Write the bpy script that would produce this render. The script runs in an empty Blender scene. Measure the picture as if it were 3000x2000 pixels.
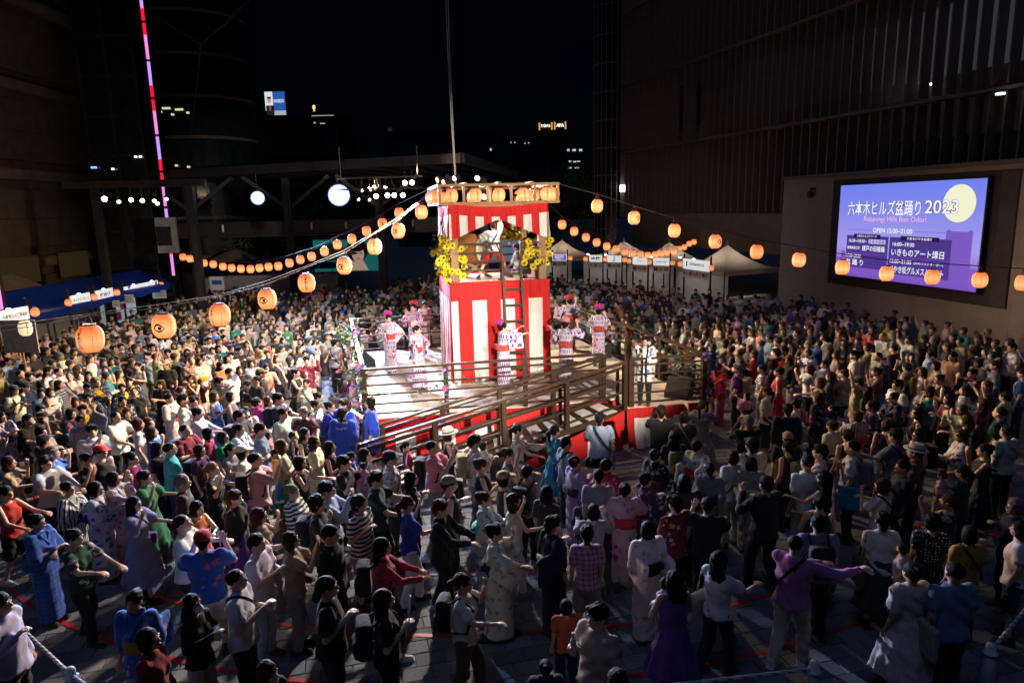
import bpy, bmesh, math, random
import numpy as np
from mathutils import Vector, Matrix

random.seed(11); RNG = np.random.default_rng(11)
R = math.radians
SC = bpy.context.scene
COL = SC.collection

# ---------------------------------------------------------------- camera
CAM_H = 5.8
PITCH, ROLL = R(11.1), R(1.35)
_F = Vector((0, math.cos(PITCH), -math.sin(PITCH)))
_U0 = Vector((0, math.sin(PITCH), math.cos(PITCH)))
_r = math.cos(ROLL) * Vector((1, 0, 0)) - math.sin(ROLL) * _U0
_u = math.sin(ROLL) * Vector((1, 0, 0)) + math.cos(ROLL) * _U0
cam_data = bpy.data.cameras.new('camera'); cam_data.lens = 24; cam_data.sensor_width = 36
cam_data.sensor_fit = 'HORIZONTAL'; cam_data.clip_end = 2000; cam_data.clip_start = .05
cam = bpy.data.objects.new('camera', cam_data); COL.objects.link(cam)
cam.matrix_world = Matrix(((_r.x, _u.x, -_F.x, 0), (_r.y, _u.y, -_F.y, 0), (_r.z, _u.z, -_F.z, CAM_H), (0, 0, 0, 1)))
SC.camera = cam

# ---------------------------------------------------------------- night sky and added blue overhead fill
W = bpy.data.worlds.new('World'); SC.world = W; W.use_nodes = True
nt = W.node_tree; bg = nt.nodes['Background']
sky = nt.nodes.new('ShaderNodeTexSky'); sky.sky_type = 'NISHITA'; sky.sun_disc = False
sky.sun_elevation = R(-4.2); sky.sun_rotation = R(20)
tint = nt.nodes.new('ShaderNodeMix'); tint.data_type = 'RGBA'; tint.blend_type = 'MULTIPLY'; tint.inputs[0].default_value = 1; tint.inputs[7].default_value = (.22, .42, 1.3, 1)
nt.links.new(sky.outputs[0], tint.inputs[6]); nt.links.new(tint.outputs[2], bg.inputs[0]); bg.inputs[1].default_value = .014
ml = bpy.data.lights.new('moon', 'SUN'); ml.energy = .21; ml.angle = R(25); ml.color = (.28, .46, 1)  # added blue overhead fill in place of roof lights, not moonlight
mo = bpy.data.objects.new('moon', ml); COL.objects.link(mo)
mo.rotation_euler = (R(18), R(-14), 0)
SC.view_settings.view_transform = 'Standard'; SC.view_settings.look = 'None'
SC.view_settings.exposure = 0; SC.view_settings.gamma = 1; SC.view_settings.use_curve_mapping = False
SC.cycles.use_denoising = True
SC.cycles.max_bounces = 5; SC.cycles.diffuse_bounces = 2; SC.cycles.glossy_bounces = 2
SC.cycles.transmission_bounces = 4; SC.cycles.transparent_max_bounces = 6
SC.cycles.caustics_reflective = False; SC.cycles.caustics_refractive = False
SC.cycles.sample_clamp_indirect = 4; SC.cycles.use_light_tree = True

# ---------------------------------------------------------------- stage frame of reference
SX, SY = Vector((.981, .194, 0)), Vector((-.194, .981, 0))
TOWER = Vector((-.55, 20.15, 0))
def tw(a, b, z): return TOWER + SX * a + SY * b + Vector((0, 0, z))
TROT = math.atan2(.194, .981)

# ---------------------------------------------------------------- floodlights (the lamps hang on the truss, the canopy and the tower) and added fills
def spot(name, loc, target, power, color, angle=60, blend=.5, size=.12):
    l = bpy.data.lights.new(name, 'SPOT'); l.energy = power; l.color = color
    l.spot_size = R(angle); l.spot_blend = blend; l.shadow_soft_size = size
    o = bpy.data.objects.new(name, l); COL.objects.link(o)
    o.location = loc; d = Vector(target) - Vector(loc)
    o.rotation_euler = d.to_track_quat('-Z', 'Y').to_euler()
    return o
WARM, NEUT, COOL = (1, .80, .57), (1, .93, .84), (.50, .65, 1)
# cool floodlights under the canopy edge
spot('flood_beam', (-8.85, 31.6, 6.55), (-2.8, 16.2, 1.0), 34000, COOL, 44, .6)
spot('flood_beam', (-12.9, 33.0, 6.35), (-3.5, 9.0, 0.2), 26000, (.38, .55, 1), 56, .7)
for _p, _e in (((-8.2, 32.2, 7.0), 16), ((-12.6, 33.8, 6.9), 12)):  # added point lights imitating the floods' spill onto the canopy
    _l = bpy.data.lights.new('flood_spill', 'POINT'); _l.energy = _e; _l.color = COOL; _l.shadow_soft_size = .2
    _o = bpy.data.objects.new('flood_spill', _l); COL.objects.link(_o); _o.location = _p
# warm lamps on the rear truss
spot('truss_beam', (-5.2, 29.2, 6.9), (4.0, 19.5, 1.0), 9500, WARM, 52, .6)
spot('truss_beam', (-6.0, 29.4, 7.0), (9.5, 16.5, 1.2), 14500, (1, .66, .40), 50, .8)
spot('truss_beam', (-4.2, 29.0, 7.2), (5.0, 9.0, 1.0), 6500, (1, .70, .46), 46, .9)
# warm lamps on the left truss
spot('side_beam', (-20.0, 31.0, 6.9), (-9.0, 20.0, 1.2), 9000, (1, .74, .47), 62, .8)
spot('side_beam', (-18.7, 30.6, 6.8), (-2.0, 19.0, 1.5), 5200, WARM, 40, .7)
# added fill spots without fixtures, brightening the two dark buildings
spot('facade_fill', (-4.0, 29.0, 7.4), (15.0, 36.0, 10.5), 240, (1, .72, .52), 84, 1.0)
spot('facade_fill', (-14.5, 24.5, 7.5), (-25.0, 31.0, 8.5), 260, (1, .75, .45), 120, 1.0)
# show lights rigged above the near side of the arena, aimed at the stage
spot('show_beam', (6.4, 4.2, 6.1), tw(0.2, -1.4, 3.6), 12500, (1, .88, .74), 38, .4, .15)
spot('show_beam', (2.2, 3.0, 7.8), tw(-2.3, -1.9, 1.8), 13000, (1, .90, .80), 25, .4, .15)
# lamps inside the tower's lantern frame, aimed out at the crowd
spot('tower_beam', tw(-2.0, -1.2, 6.0), (-8.0, 14.8, 1.2), 8400, (1, .74, .47), 96, .75)
spot('tower_beam', tw(-2.0, .6, 6.0), (-10.5, 22.0, 1.2), 5200, (1, .74, .47), 90, .8)
spot('tower_beam', tw(-.9, -2.0, 6.0), (-4.6, 10.2, 1.0), 6600, (1, .86, .78), 84, .9)
spot('tower_beam', tw(2.0, .2, 6.0), (10.0, 19.0, 1.2), 1100, (1, .68, .42), 96, .9)
spot('tower_beam', tw(1.6, -2.0, 6.0), (6.5, 12.5, 1.2), 1100, (1, .70, .46), 88, .9)
spot('tower_beam', tw(.3, 2.0, 6.0), (2.0, 31.0, 1.2), 900, WARM, 100, .9)
spot('tower_beam', tw(.1, -.9, 5.78), tw(-.1, -.2, 3.8), 170, (1, .9, .78), 150, .6, .1)  # added ceiling spot that brightens the drum floor

# ---------------------------------------------------------------- materials
MATS = {}
def _new(name):
    m = bpy.data.materials.new(name); m.use_nodes = True
    nt = m.node_tree; b = nt.nodes['Principled BSDF']
    MATS[name] = m
    return m, nt, b, nt.nodes, nt.links
def N(nodes, t, **kw):
    n = nodes.new(t)
    for k, v in kw.items():
        if k.startswith('i_'): n.inputs[k[2:].replace('_', ' ')].default_value = v
        else: setattr(n, k, v)
    return n
def coords(nt, kind='Object', scale=(1, 1, 1)):
    tc = N(nt.nodes, 'ShaderNodeTexCoord'); mp = N(nt.nodes, 'ShaderNodeMapping')
    mp.inputs['Scale'].default_value = scale
    nt.links.new(tc.outputs[kind], mp.inputs[0]); return mp.outputs[0]
def mixc(nt, fac, a, b, mode='MIX'):
    m = N(nt.nodes, 'ShaderNodeMix', data_type='RGBA', blend_type=mode)
    for k, v in ((0, fac), (6, a), (7, b)):
        if hasattr(v, 'is_linked') or hasattr(v, 'links'): nt.links.new(v, m.inputs[k])
        elif isinstance(v, (int, float)): m.inputs[k].default_value = v
        else: m.inputs[k].default_value = (*v[:3], 1)
    return m.outputs[2]
def ramp(nt, fac, stops, interp='LINEAR'):
    r = N(nt.nodes, 'ShaderNodeValToRGB'); cr = r.color_ramp; cr.interpolation = interp
    while len(cr.elements) < len(stops): cr.elements.new(.5)
    for e, (p, c) in zip(cr.elements, stops): e.position = p; e.color = (*c, 1) if len(c) == 3 else c
    nt.links.new(fac, r.inputs[0]); return r.outputs[0]
def noise(nt, vec, scale, detail=3, rough=.55):
    n = N(nt.nodes, 'ShaderNodeTexNoise'); n.inputs['Scale'].default_value = scale
    n.inputs['Detail'].default_value = detail; n.inputs['Roughness'].default_value = rough
    nt.links.new(vec, n.inputs['Vector']); return n.outputs['Fac']
def bump(nt, b, h, strength=.3, dist=.02):
    n = N(nt.nodes, 'ShaderNodeBump'); n.inputs['Strength'].default_value = strength; n.inputs['Distance'].default_value = dist
    nt.links.new(h, n.inputs['Height']); nt.links.new(n.outputs[0], b.inputs['Normal'])
def mat(name, color, rough=.6, metal=0, var=.25, scale=6, bmp=.15, kind='Object', spec=.4, trans=0, alpha=1, aniso=(1, 1, 1)):
    """plain surface: colour with soft mottling and fine relief"""
    if name in MATS: return MATS[name]
    m, nt, b, nodes, links = _new(name)
    v = coords(nt, kind, aniso)
    n = noise(nt, v, scale, 4)
    lo = tuple(c * (1 - var) for c in color); hi = tuple(min(1, c * (1 + var)) for c in color)
    links.new(ramp(nt, n, [(.3, lo), (.7, hi)]), b.inputs['Base Color'])
    b.inputs['Roughness'].default_value = rough; b.inputs['Metallic'].default_value = metal
    b.inputs['Specular IOR Level'].default_value = spec
    b.inputs['Transmission Weight'].default_value = trans; b.inputs['Alpha'].default_value = alpha
    if bmp: bump(nt, b, noise(nt, v, scale * 5, 3), bmp, .01)
    return m
def emit(name, color, strength=1.0, base=None):
    if name in MATS: return MATS[name]
    m, nt, b, nodes, links = _new(name)
    b.inputs['Base Color'].default_value = (*(base or [c * .5 for c in color]), 1)
    b.inputs['Emission Color'].default_value = (*color, 1); b.inputs['Emission Strength'].default_value = strength
    b.inputs['Roughness'].default_value = .5
    return m
def wood(name, c0, c1, rough=.55, aniso=(1, 1, 8), scale=5, bmp=.25):
    if name in MATS: return MATS[name]
    m, nt, b, nodes, links = _new(name)
    v = coords(nt, 'Object', aniso); n = noise(nt, v, scale, 6, .65)
    oi = N(nodes, 'ShaderNodeObjectInfo')
    col = ramp(nt, n, [(.25, c0), (.75, c1)])
    hs = N(nodes, 'ShaderNodeHueSaturation'); mr = N(nodes, 'ShaderNodeMapRange')
    mr.inputs[3].default_value = .8; mr.inputs[4].default_value = 1.2
    links.new(oi.outputs['Random'], mr.inputs[0]); links.new(mr.outputs[0], hs.inputs['Value']); links.new(col, hs.inputs['Color'])
    links.new(hs.outputs[0], b.inputs['Base Color']); b.inputs['Roughness'].default_value = rough; b.inputs['Specular IOR Level'].default_value = .2
    bump(nt, b, n, bmp, .01)
    return m

# ---------------------------------------------------------------- mesh helpers
class MB:
    def __init__(s): s.v = []; s.f = []; s.m = []; s.cur = 0
    def add(s, vs, fs):
        o = len(s.v); s.v += [tuple(v) for v in vs]; s.f += [tuple(i + o for i in f) for f in fs]; s.m += [s.cur] * len(fs); return s
    def box(s, c, size, rz=0, M=None):
        hx, hy, hz = [k / 2 for k in size]; c = Vector(c)
        M = M if M is not None else Matrix.Rotation(rz, 3, 'Z')
        vs = [c + M @ Vector((x * hx, y * hy, z * hz)) for z in (-1, 1) for y in (-1, 1) for x in (-1, 1)]
        return s.add(vs, [(0, 2, 3, 1), (4, 5, 7, 6), (0, 1, 5, 4), (2, 6, 7, 3), (0, 4, 6, 2), (1, 3, 7, 5)])
    def beam(s, a, b, w, h, up=(0, 0, 1)):
        a, b = Vector(a), Vector(b); d = (b - a); L = d.length; d.normalize()
        side = d.cross(Vector(up))
        if side.length < 1e-4: side = Vector((1, 0, 0))
        side.normalize(); up2 = side.cross(d)
        M = Matrix((side, d, up2)).transposed()
        return s.box((a + b) / 2, (w, L, h), M=M)
    def tube(s, pts, rad, n=8, cap=True):
        pts = [Vector(p) for p in pts]; rs = rad if isinstance(rad, (list, tuple)) else [rad] * len(pts)
        rings = []; vs = []; fs = []
        for i, p in enumerate(pts):
            d = (pts[min(i + 1, len(pts) - 1)] - pts[max(i - 1, 0)])
            if d.length < 1e-9: d = Vector((0, 0, 1))
            d.normalize(); q = Vector((0, 0, 1)) if abs(d.z) < .95 else Vector((1, 0, 0))
            a = d.cross(q).normalized(); b = a.cross(d)
            for k in range(n):
                t = 2 * math.pi * k / n; vs.append(p + (a * math.cos(t) + b * math.sin(t)) * rs[i])
        for i in range(len(pts) - 1):
            for k in range(n):
                k2 = (k + 1) % n; fs.append((i * n + k, i * n + k2, (i + 1) * n + k2, (i + 1) * n + k))
        if cap: fs += [tuple(range(n))[::-1], tuple((len(pts) - 1) * n + k for k in range(n))]
        return s.add(vs, fs)
    def lathe(s, prof, n=16, c=(0, 0, 0), ax=None):
        vs = []; fs = []; c = Vector(c); M = ax or Matrix.Identity(3)
        for r, z in prof:
            for k in range(n):
                t = 2 * math.pi * k / n; vs.append(c + M @ Vector((r * math.cos(t), r * math.sin(t), z)))
        for i in range(len(prof) - 1):
            for k in range(n):
                k2 = (k + 1) % n; fs.append((i * n + k, i * n + k2, (i + 1) * n + k2, (i + 1) * n + k))
        fs += [tuple(range(n))[::-1], tuple((len(prof) - 1) * n + k for k in range(n))]
        return s.add(vs, fs)
    def grid(s, fn, nu, nv, closed=False):
        vs = [fn(i / nu, j / nv) for j in range(nv + 1) for i in range(nu + 1)]
        return s.add(vs, [(j * (nu + 1) + i, j * (nu + 1) + i + 1, (j + 1) * (nu + 1) + i + 1, (j + 1) * (nu + 1) + i) for j in range(nv) for i in range(nu)])
    def mesh(s, name, mats, smooth=False):
        me = bpy.data.meshes.new(name); me.from_pydata(s.v, [], s.f)
        for m in (mats if isinstance(mats, (list, tuple)) else [mats]): me.materials.append(m)
        if any(s.m): me.polygons.foreach_set('material_index', s.m)
        if smooth: me.polygons.foreach_set('use_smooth', [True] * len(me.polygons))
        me.update(); return me
    def build(s, name, mats, parent=None, smooth=False, loc=None, rz=0):
        return put(name, s.mesh(name, mats, smooth), parent, loc, rz)
def put(name, me, parent=None, loc=None, rz=0, rot=None, scale=None):
    o = bpy.data.objects.new(name, me); COL.objects.link(o)
    if parent is not None: o.parent = parent
    if loc is not None: o.location = loc
    if rot is not None: o.rotation_euler = rot
    elif rz: o.rotation_euler = (0, 0, rz)
    if scale is not None: o.scale = scale if hasattr(scale, '__len__') else (scale,) * 3
    return o
def empty(name, loc=(0, 0, 0), rz=0):
    o = bpy.data.objects.new(name, None); COL.objects.link(o); o.location = loc; o.rotation_euler = (0, 0, rz); o.empty_display_size = .1
    return o
def tag(o, label, cat, group=None, kind=None):
    if label: o['label'] = label
    if cat: o['category'] = cat
    if group: o['group'] = group
    if kind: o['kind'] = kind
    return o
def struct(o): o['kind'] = 'structure'; return o
_TXT = {}
def text_mesh(txt, size, bold=0.0, spacing=1.0, vertical=False):
    key = (txt, size, bold, spacing, vertical)
    if key in _TXT: return _TXT[key]
    cu = bpy.data.curves.new('lettering', 'FONT'); cu.body = '\n'.join(txt) if vertical else txt
    cu.size = size; cu.align_x = 'CENTER'; cu.align_y = 'CENTER'; cu.resolution_u = 3; cu.offset = bold
    cu.space_character = spacing
    if vertical: cu.space_line = .88
    o = bpy.data.objects.new('tmp', cu); COL.objects.link(o)
    dg = bpy.context.evaluated_depsgraph_get(); dg.update()
    me = bpy.data.meshes.new_from_object(o.evaluated_get(dg)); me.materials.clear()
    COL.objects.unlink(o); bpy.data.objects.remove(o); _TXT[key] = me
    return me
def letters(txt, size, m, parent, loc, rot=(0, 0, 0), bold=0.0, width=None, vertical=False, name='lettering', height=None):
    """printed lettering lying flat, in the XY plane of its own frame"""
    me = text_mesh(txt, size, bold, 1.0, vertical).copy()
    n = len(me.vertices); co = np.empty(n * 3); me.vertices.foreach_get('co', co); co = co.reshape(-1, 3)
    lo, hi = co.min(0), co.max(0); co[:, :2] -= ((lo + hi) / 2)[:2]
    if width: co[:, 0] *= width / max(hi[0] - lo[0], 1e-6)
    if height: co[:, 1] *= height / max(hi[1] - lo[1], 1e-6)
    me.vertices.foreach_set('co', co.ravel()); me.materials.append(m); me.name = name
    return put(name, me, parent, loc, rot=rot)

# ---------------------------------------------------------------- signed-distance modelling (bodies, clothes, hair)
class Cap:
    def __init__(s, a, b, ra, rb=None, k=None): s.a, s.b = np.array(a, float), np.array(b, float); s.ra = ra; s.rb = ra if rb is None else rb; s.k = k
    def bounds(s):
        m = max(s.ra, s.rb); return np.minimum(s.a, s.b) - m, np.maximum(s.a, s.b) + m
    def d(s, x, y, z):
        ba = s.b - s.a; L = max(ba @ ba, 1e-9); px, py, pz = x - s.a[0], y - s.a[1], z - s.a[2]
        t = np.clip((px * ba[0] + py * ba[1] + pz * ba[2]) / L, 0, 1)
        return np.sqrt((px - ba[0] * t) ** 2 + (py - ba[1] * t) ** 2 + (pz - ba[2] * t) ** 2) - (s.ra + (s.rb - s.ra) * t)
class Ell:
    def __init__(s, c, r, M=None, k=None, sub=False): s.c = np.array(c, float); s.r = np.array(r, float); s.M = np.eye(3) if M is None else np.array(M); s.k = k; s.sub = sub
    def bounds(s): m = s.r.max(); return s.c - m, s.c + m
    def d(s, x, y, z):
        px, py, pz = x - s.c[0], y - s.c[1], z - s.c[2]; M = s.M
        q = [(M[0, i] * px + M[1, i] * py + M[2, i] * pz) / s.r[i] for i in range(3)]
        k0 = np.sqrt(q[0] ** 2 + q[1] ** 2 + q[2] ** 2); k1 = np.sqrt((q[0] / s.r[0]) ** 2 + (q[1] / s.r[1]) ** 2 + (q[2] / s.r[2]) ** 2)
        return k0 * (k0 - 1) / np.maximum(k1, 1e-6)
class Box:
    def __init__(s, c, h, M=None, rad=.01, k=None): s.c = np.array(c, float); s.h = np.array(h, float) - rad; s.M = np.eye(3) if M is None else np.array(M); s.rad = rad; s.k = k
    def bounds(s): m = np.linalg.norm(s.h) + s.rad; return s.c - m, s.c + m
    def d(s, x, y, z):
        px, py, pz = x - s.c[0], y - s.c[1], z - s.c[2]; M = s.M
        q = [abs(M[0, i] * px + M[1, i] * py + M[2, i] * pz) - s.h[i] for i in range(3)]
        return np.sqrt(sum(np.maximum(v, 0) ** 2 for v in q)) + np.minimum(np.maximum(np.maximum(q[0], q[1]), q[2]), 0) - s.rad
class Loft:
    """vertical tube: rows (z, cx, cy, rx, ry)"""
    def __init__(s, rows, n=2.3, k=None, ripple=None): s.rows = np.array(rows, float); s.rows = s.rows[np.argsort(s.rows[:, 0])]; s.n = n; s.k = k; s.ripple = ripple
    def bounds(s):
        r = s.rows; return (np.array([(r[:, 1] - r[:, 3]).min() - .03, (r[:, 2] - r[:, 4]).min() - .03, r[0, 0]]), np.array([(r[:, 1] + r[:, 3]).max() + .03, (r[:, 2] + r[:, 4]).max() + .03, r[-1, 0]]))
    def d(s, x, y, z):
        r = s.rows; f = lambda c: np.interp(z, r[:, 0], r[:, c])
        rx, ry = f(3), f(4); X, Y = (x - f(1)), (y - f(2))
        if s.ripple:
            num, amp, z0, z1 = s.ripple
            th = np.arctan2(Y / ry, X / rx); g = 1 + amp * np.clip((z1 - z) / (z1 - z0), 0, 1) * np.cos(num * th + 1.3 * np.sin(2 * th + 1)); rx, ry = rx * g, ry * g
        k = (abs(X / rx) ** s.n + abs(Y / ry) ** s.n) ** (1 / s.n)
        return np.maximum((k - 1) * np.minimum(rx, ry), np.maximum(r[0, 0] - z, z - r[-1, 0]))
def fold_noise(x, y, z, amp, f=1.0, seed=0):
    s = seed * 1.7
    return amp * (np.sin(f * (38 * z + 22 * x - 13 * y) + 2.1 * np.sin(9 * x + 7 * z + s) + s) * .5
                  + np.sin(f * (55 * x + 30 * z) + 1.7 * np.sin(14 * y + 11 * z + s) + 2 * s) * .35 + np.sin(f * (61 * y - 47 * z) + 1.9 * np.sin(13 * x + s)) * .3)
def sdf_mesh(prims, h, k=.02, folds=None, want_id=False, classes=None, zmin=None):
    lo = np.min([p.bounds()[0] for p in prims if not getattr(p, 'sub', 0)], 0) - 3 * h; hi = np.max([p.bounds()[1] for p in prims if not getattr(p, 'sub', 0)], 0) + 3 * h
    if zmin is not None: lo[2] = max(lo[2], zmin)
    ax = [np.arange(lo[i], hi[i] + h, h) for i in range(3)]
    D = np.full([len(a) for a in ax], .5, np.float32)
    for pi, p in enumerate(prims):
        kk = p.k if p.k is not None else k
        b0, b1 = p.bounds(); m = max(kk, 0) * 1.2 + 3 * h
        sl = tuple(slice(max(0, int((b0[i] - m - lo[i]) / h)), max(0, int((b1[i] + m - lo[i]) / h) + 2)) for i in range(3))
        x, y, z = ax[0][sl[0]][:, None, None], ax[1][sl[1]][None, :, None], ax[2][sl[2]][None, None, :]
        if 0 in (x.size, y.size, z.size): continue
        d = p.d(x, y, z).astype(np.float32); a = D[sl]
        if getattr(p, 'sub', False):
            d = -d; hh = np.clip(.5 - .5 * (a - d) / kk, 0, 1); D[sl] = a * (1 - hh) + d * hh + kk * hh * (1 - hh); continue
        if kk > 0:
            hh = np.clip(.5 + .5 * (a - d) / kk, 0, 1); D[sl] = a * (1 - hh) + d * hh - kk * hh * (1 - hh)
        else: D[sl] = np.minimum(a, d)
    if folds:
        x, y, z = ax[0][:, None, None], ax[1][None, :, None], ax[2][None, None, :]
        D = np.where(abs(D) < .08, D + fold_noise(x, y, z, *folds), D)
    if zmin is not None: D[:, :, 0] = .1
    D[0] = D[-1] = .5; D[:, 0] = D[:, -1] = .5; D[:, :, -1] = .5; D[:, :, 0] = .5
    S = D < 0
    nx, ny, nz = D.shape
    cnt = np.zeros((nx - 1, ny - 1, nz - 1), np.int8)
    for i in (0, 1):
        for j in (0, 1):
            for l in (0, 1): cnt += S[i:nx - 1 + i, j:ny - 1 + j, l:nz - 1 + l]
    act = (cnt > 0) & (cnt < 8); ii, jj, ll = np.nonzero(act)
    idx = np.full(act.shape, -1, np.int64); idx[act] = np.arange(len(ii))
    pos = np.zeros((len(ii), 3)); c = np.zeros(len(ii))
    cor = [(a, b, e) for a in (0, 1) for b in (0, 1) for e in (0, 1)]
    for a in cor:
        for b in cor:
            if sum(b) - sum(a) == 1 and all(q >= p_ for p_, q in zip(a, b)):
                da = D[ii + a[0], jj + a[1], ll + a[2]]; db = D[ii + b[0], jj + b[1], ll + b[2]]
                mk = (da < 0) != (db < 0); t = np.where(mk, da / np.where(mk, da - db, 1), 0)
                for q in range(3): pos[:, q] += mk * (a[q] + (b[q] - a[q]) * t)
                c += mk
    pos /= c[:, None]; P = np.stack([ii, jj, ll], 1) + pos; P = lo + P * h
    F = []
    for axis in range(3):
        o1, o2 = [(1, 2), (2, 0), (0, 1)][axis]
        s0 = [slice(None)] * 3; s1 = [slice(None)] * 3; s0[axis] = slice(0, -1); s1[axis] = slice(1, None)
        ch = S[tuple(s0)] != S[tuple(s1)]; ins = S[tuple(s0)]
        e = np.stack(np.nonzero(ch), 1); up = ins[ch]
        ok = (e[:, o1] > 0) & (e[:, o2] > 0) & (e[:, o1] < D.shape[o1] - 1) & (e[:, o2] < D.shape[o2] - 1); e = e[ok]; up = up[ok]
        def cell(d1, d2):
            q = e.copy(); q[:, o1] -= d1; q[:, o2] -= d2; return idx[q[:, 0], q[:, 1], q[:, 2]]
        a, b, cc, d = cell(1, 1), cell(0, 1), cell(0, 0), cell(1, 0)
        F.append(np.where(up[:, None], np.stack([a, b, cc, d], 1), np.stack([d, cc, b, a], 1)))
    F = np.concatenate(F); F = F[(F >= 0).all(1)]
    if want_id:
        ds = np.stack([p.d(P[:, 0], P[:, 1], P[:, 2]) for p in prims]); best = np.array(classes)[np.argmin(ds, 0)]
        return P, F, best
    return P, F
def np_mesh(name, P, F, mats, smooth=True):
    me = bpy.data.meshes.new(name); n = len(F)
    me.vertices.add(len(P)); me.vertices.foreach_set('co', np.asarray(P, np.float32).ravel())
    me.loops.add(n * F.shape[1]); me.loops.foreach_set('vertex_index', F.astype(np.int32).ravel())
    me.polygons.add(n); me.polygons.foreach_set('loop_start', np.arange(0, n * F.shape[1], F.shape[1], dtype=np.int32))
    me.polygons.foreach_set('use_smooth', np.full(n, smooth))
    for m in (mats if isinstance(mats, (list, tuple)) else [mats]): me.materials.append(m)
    me.update(calc_edges=True); me.validate(); return me

# ---------------------------------------------------------------- cloth, skin and hair materials (the colour is each object's own)
def objcol(nt):
    return N(nt.nodes, 'ShaderNodeObjectInfo')
def cloth(name, pattern=None, second=(.75, .74, .7), attr=None):
    if name in MATS: return MATS[name]
    m, nt, b, nodes, links = _new(name)
    oi = objcol(nt); base = oi.outputs['Color']; v = coords(nt, 'Object')
    sep = N(nodes, 'ShaderNodeSeparateXYZ'); links.new(v, sep.inputs[0])
    def math_(op, a, b_=None):
        n = N(nodes, 'ShaderNodeMath', operation=op)
        for i, q in enumerate((a, b_)):
            if q is None: continue
            if isinstance(q, (int, float)): n.inputs[i].default_value = q
            else: links.new(q, n.inputs[i])
        return n.outputs[0]
    def band(o, period, duty):
        return math_('LESS_THAN', math_('FRACT', math_('DIVIDE', o, period)), duty)
    col = base
    if pattern == 'stripe': col = mixc(nt, band(sep.outputs[2], .062, .5), base, second)
    if pattern == 'vstripe': col = mixc(nt, band(math_('ARCTAN2', sep.outputs[0], sep.outputs[1]), .25, .4), base, second)
    if pattern == 'plaid':
        a = band(sep.outputs[2], .07, .35); c = band(math_('ADD', sep.outputs[0], math_('MULTIPLY', sep.outputs[1], .6)), .07, .35)
        col = mixc(nt, math_('MULTIPLY', math_('ADD', a, c), .42), base, second)
    if pattern == 'dot':
        vo = N(nodes, 'ShaderNodeTexVoronoi'); vo.inputs['Scale'].default_value = 26; vo.inputs['Randomness'].default_value = .3; links.new(v, vo.inputs['Vector'])
        col = mixc(nt, math_('LESS_THAN', vo.outputs['Distance'], .24), base, second)
    if pattern in ('floral', 'floral_dark'):
        vo = N(nodes, 'ShaderNodeTexVoronoi'); vo.inputs['Scale'].default_value = 9
        nz = N(nodes, 'ShaderNodeTexNoise'); nz.inputs['Scale'].default_value = 22; links.new(v, nz.inputs['Vector'])
        vv = N(nodes, 'ShaderNodeVectorMath', operation='MULTIPLY_ADD'); vv.inputs[1].default_value = (.09,) * 3
        links.new(nz.outputs['Color'], vv.inputs[0]); links.new(v, vv.inputs[2]); links.new(vv.outputs[0], vo.inputs['Vector'])
        sh = math_('FRACT', math_('ADD', math_('MULTIPLY', N_sep(nt, vo.outputs['Color'], 0), .35), oi.outputs['Random']))
        if pattern == 'floral': fl = ramp(nt, sh, [(0, (.5, .04, .1)), (.3, (.6, .15, .3)), (.5, (.12, .16, .55)), (.7, (.25, .08, .4)), (.85, (.08, .3, .35))], 'CONSTANT')
        else: fl = ramp(nt, sh, [(0, (.55, .55, .6)), (.4, (.6, .3, .4)), (.6, (.15, .45, .5)), (.8, (.5, .42, .1))], 'CONSTANT')
        col = mixc(nt, math_('LESS_THAN', vo.outputs['Distance'], .36 if pattern == 'floral' else .33), base, fl)
    if pattern == 'arrow':      # woven arrow feathers with scattered red blossoms
        br = N(nodes, 'ShaderNodeTexBrick'); br.offset = .5
        br.inputs['Scale'].default_value = 1; br.inputs['Brick Width'].default_value = .045; br.inputs['Row Height'].default_value = .12; br.inputs['Mortar Size'].default_value = .013
        br.inputs['Color1'].default_value = (.09, .015, .3, 1); br.inputs['Color2'].default_value = (.14, .03, .38, 1); br.inputs['Mortar'].default_value = (.78, .72, .78, 1)
        cx = N(nodes, 'ShaderNodeCombineXYZ'); links.new(math_('MULTIPLY', math_('ARCTAN2', sep.outputs[0], sep.outputs[1]), .17), cx.inputs[0]); links.new(sep.outputs[2], cx.inputs[1]); links.new(cx.outputs[0], br.inputs['Vector'])
        nz = noise(nt, v, 4.2, 1); msk = math_('GREATER_THAN', nz, .46)
        col = mixc(nt, msk, base, br.outputs['Color'])
        vo = N(nodes, 'ShaderNodeTexVoronoi'); vo.inputs['Scale'].default_value = 8; links.new(v, vo.inputs['Vector'])
        f1 = math_('MULTIPLY', math_('LESS_THAN', vo.outputs['Distance'], .3), math_('GREATER_THAN', N_sep(nt, vo.outputs['Color'], 1), .45))
        col = mixc(nt, f1, col, (.72, .07, .06))
    n1 = noise(nt, v, 7, 4)
    hs = N(nodes, 'ShaderNodeHueSaturation'); mr = N(nodes, 'ShaderNodeMapRange'); mr.inputs[3].default_value = .78; mr.inputs[4].default_value = 1.18
    links.new(n1, mr.inputs[0]); links.new(mr.outputs[0], hs.inputs['Value']); links.new(col, hs.inputs['Color'])
    links.new(hs.outputs[0], b.inputs['Base Color'])
    b.inputs['Roughness'].default_value = .85; b.inputs['Specular IOR Level'].default_value = .25; b.inputs['Sheen Weight'].default_value = .15
    bump(nt, b, noise(nt, v, 8, 3, .5), .5, .03)
    return m
def N_sep(nt, col, i):
    s = N(nt.nodes, 'ShaderNodeSeparateColor'); nt.links.new(col, s.inputs[0]); return s.outputs[i]
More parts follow.
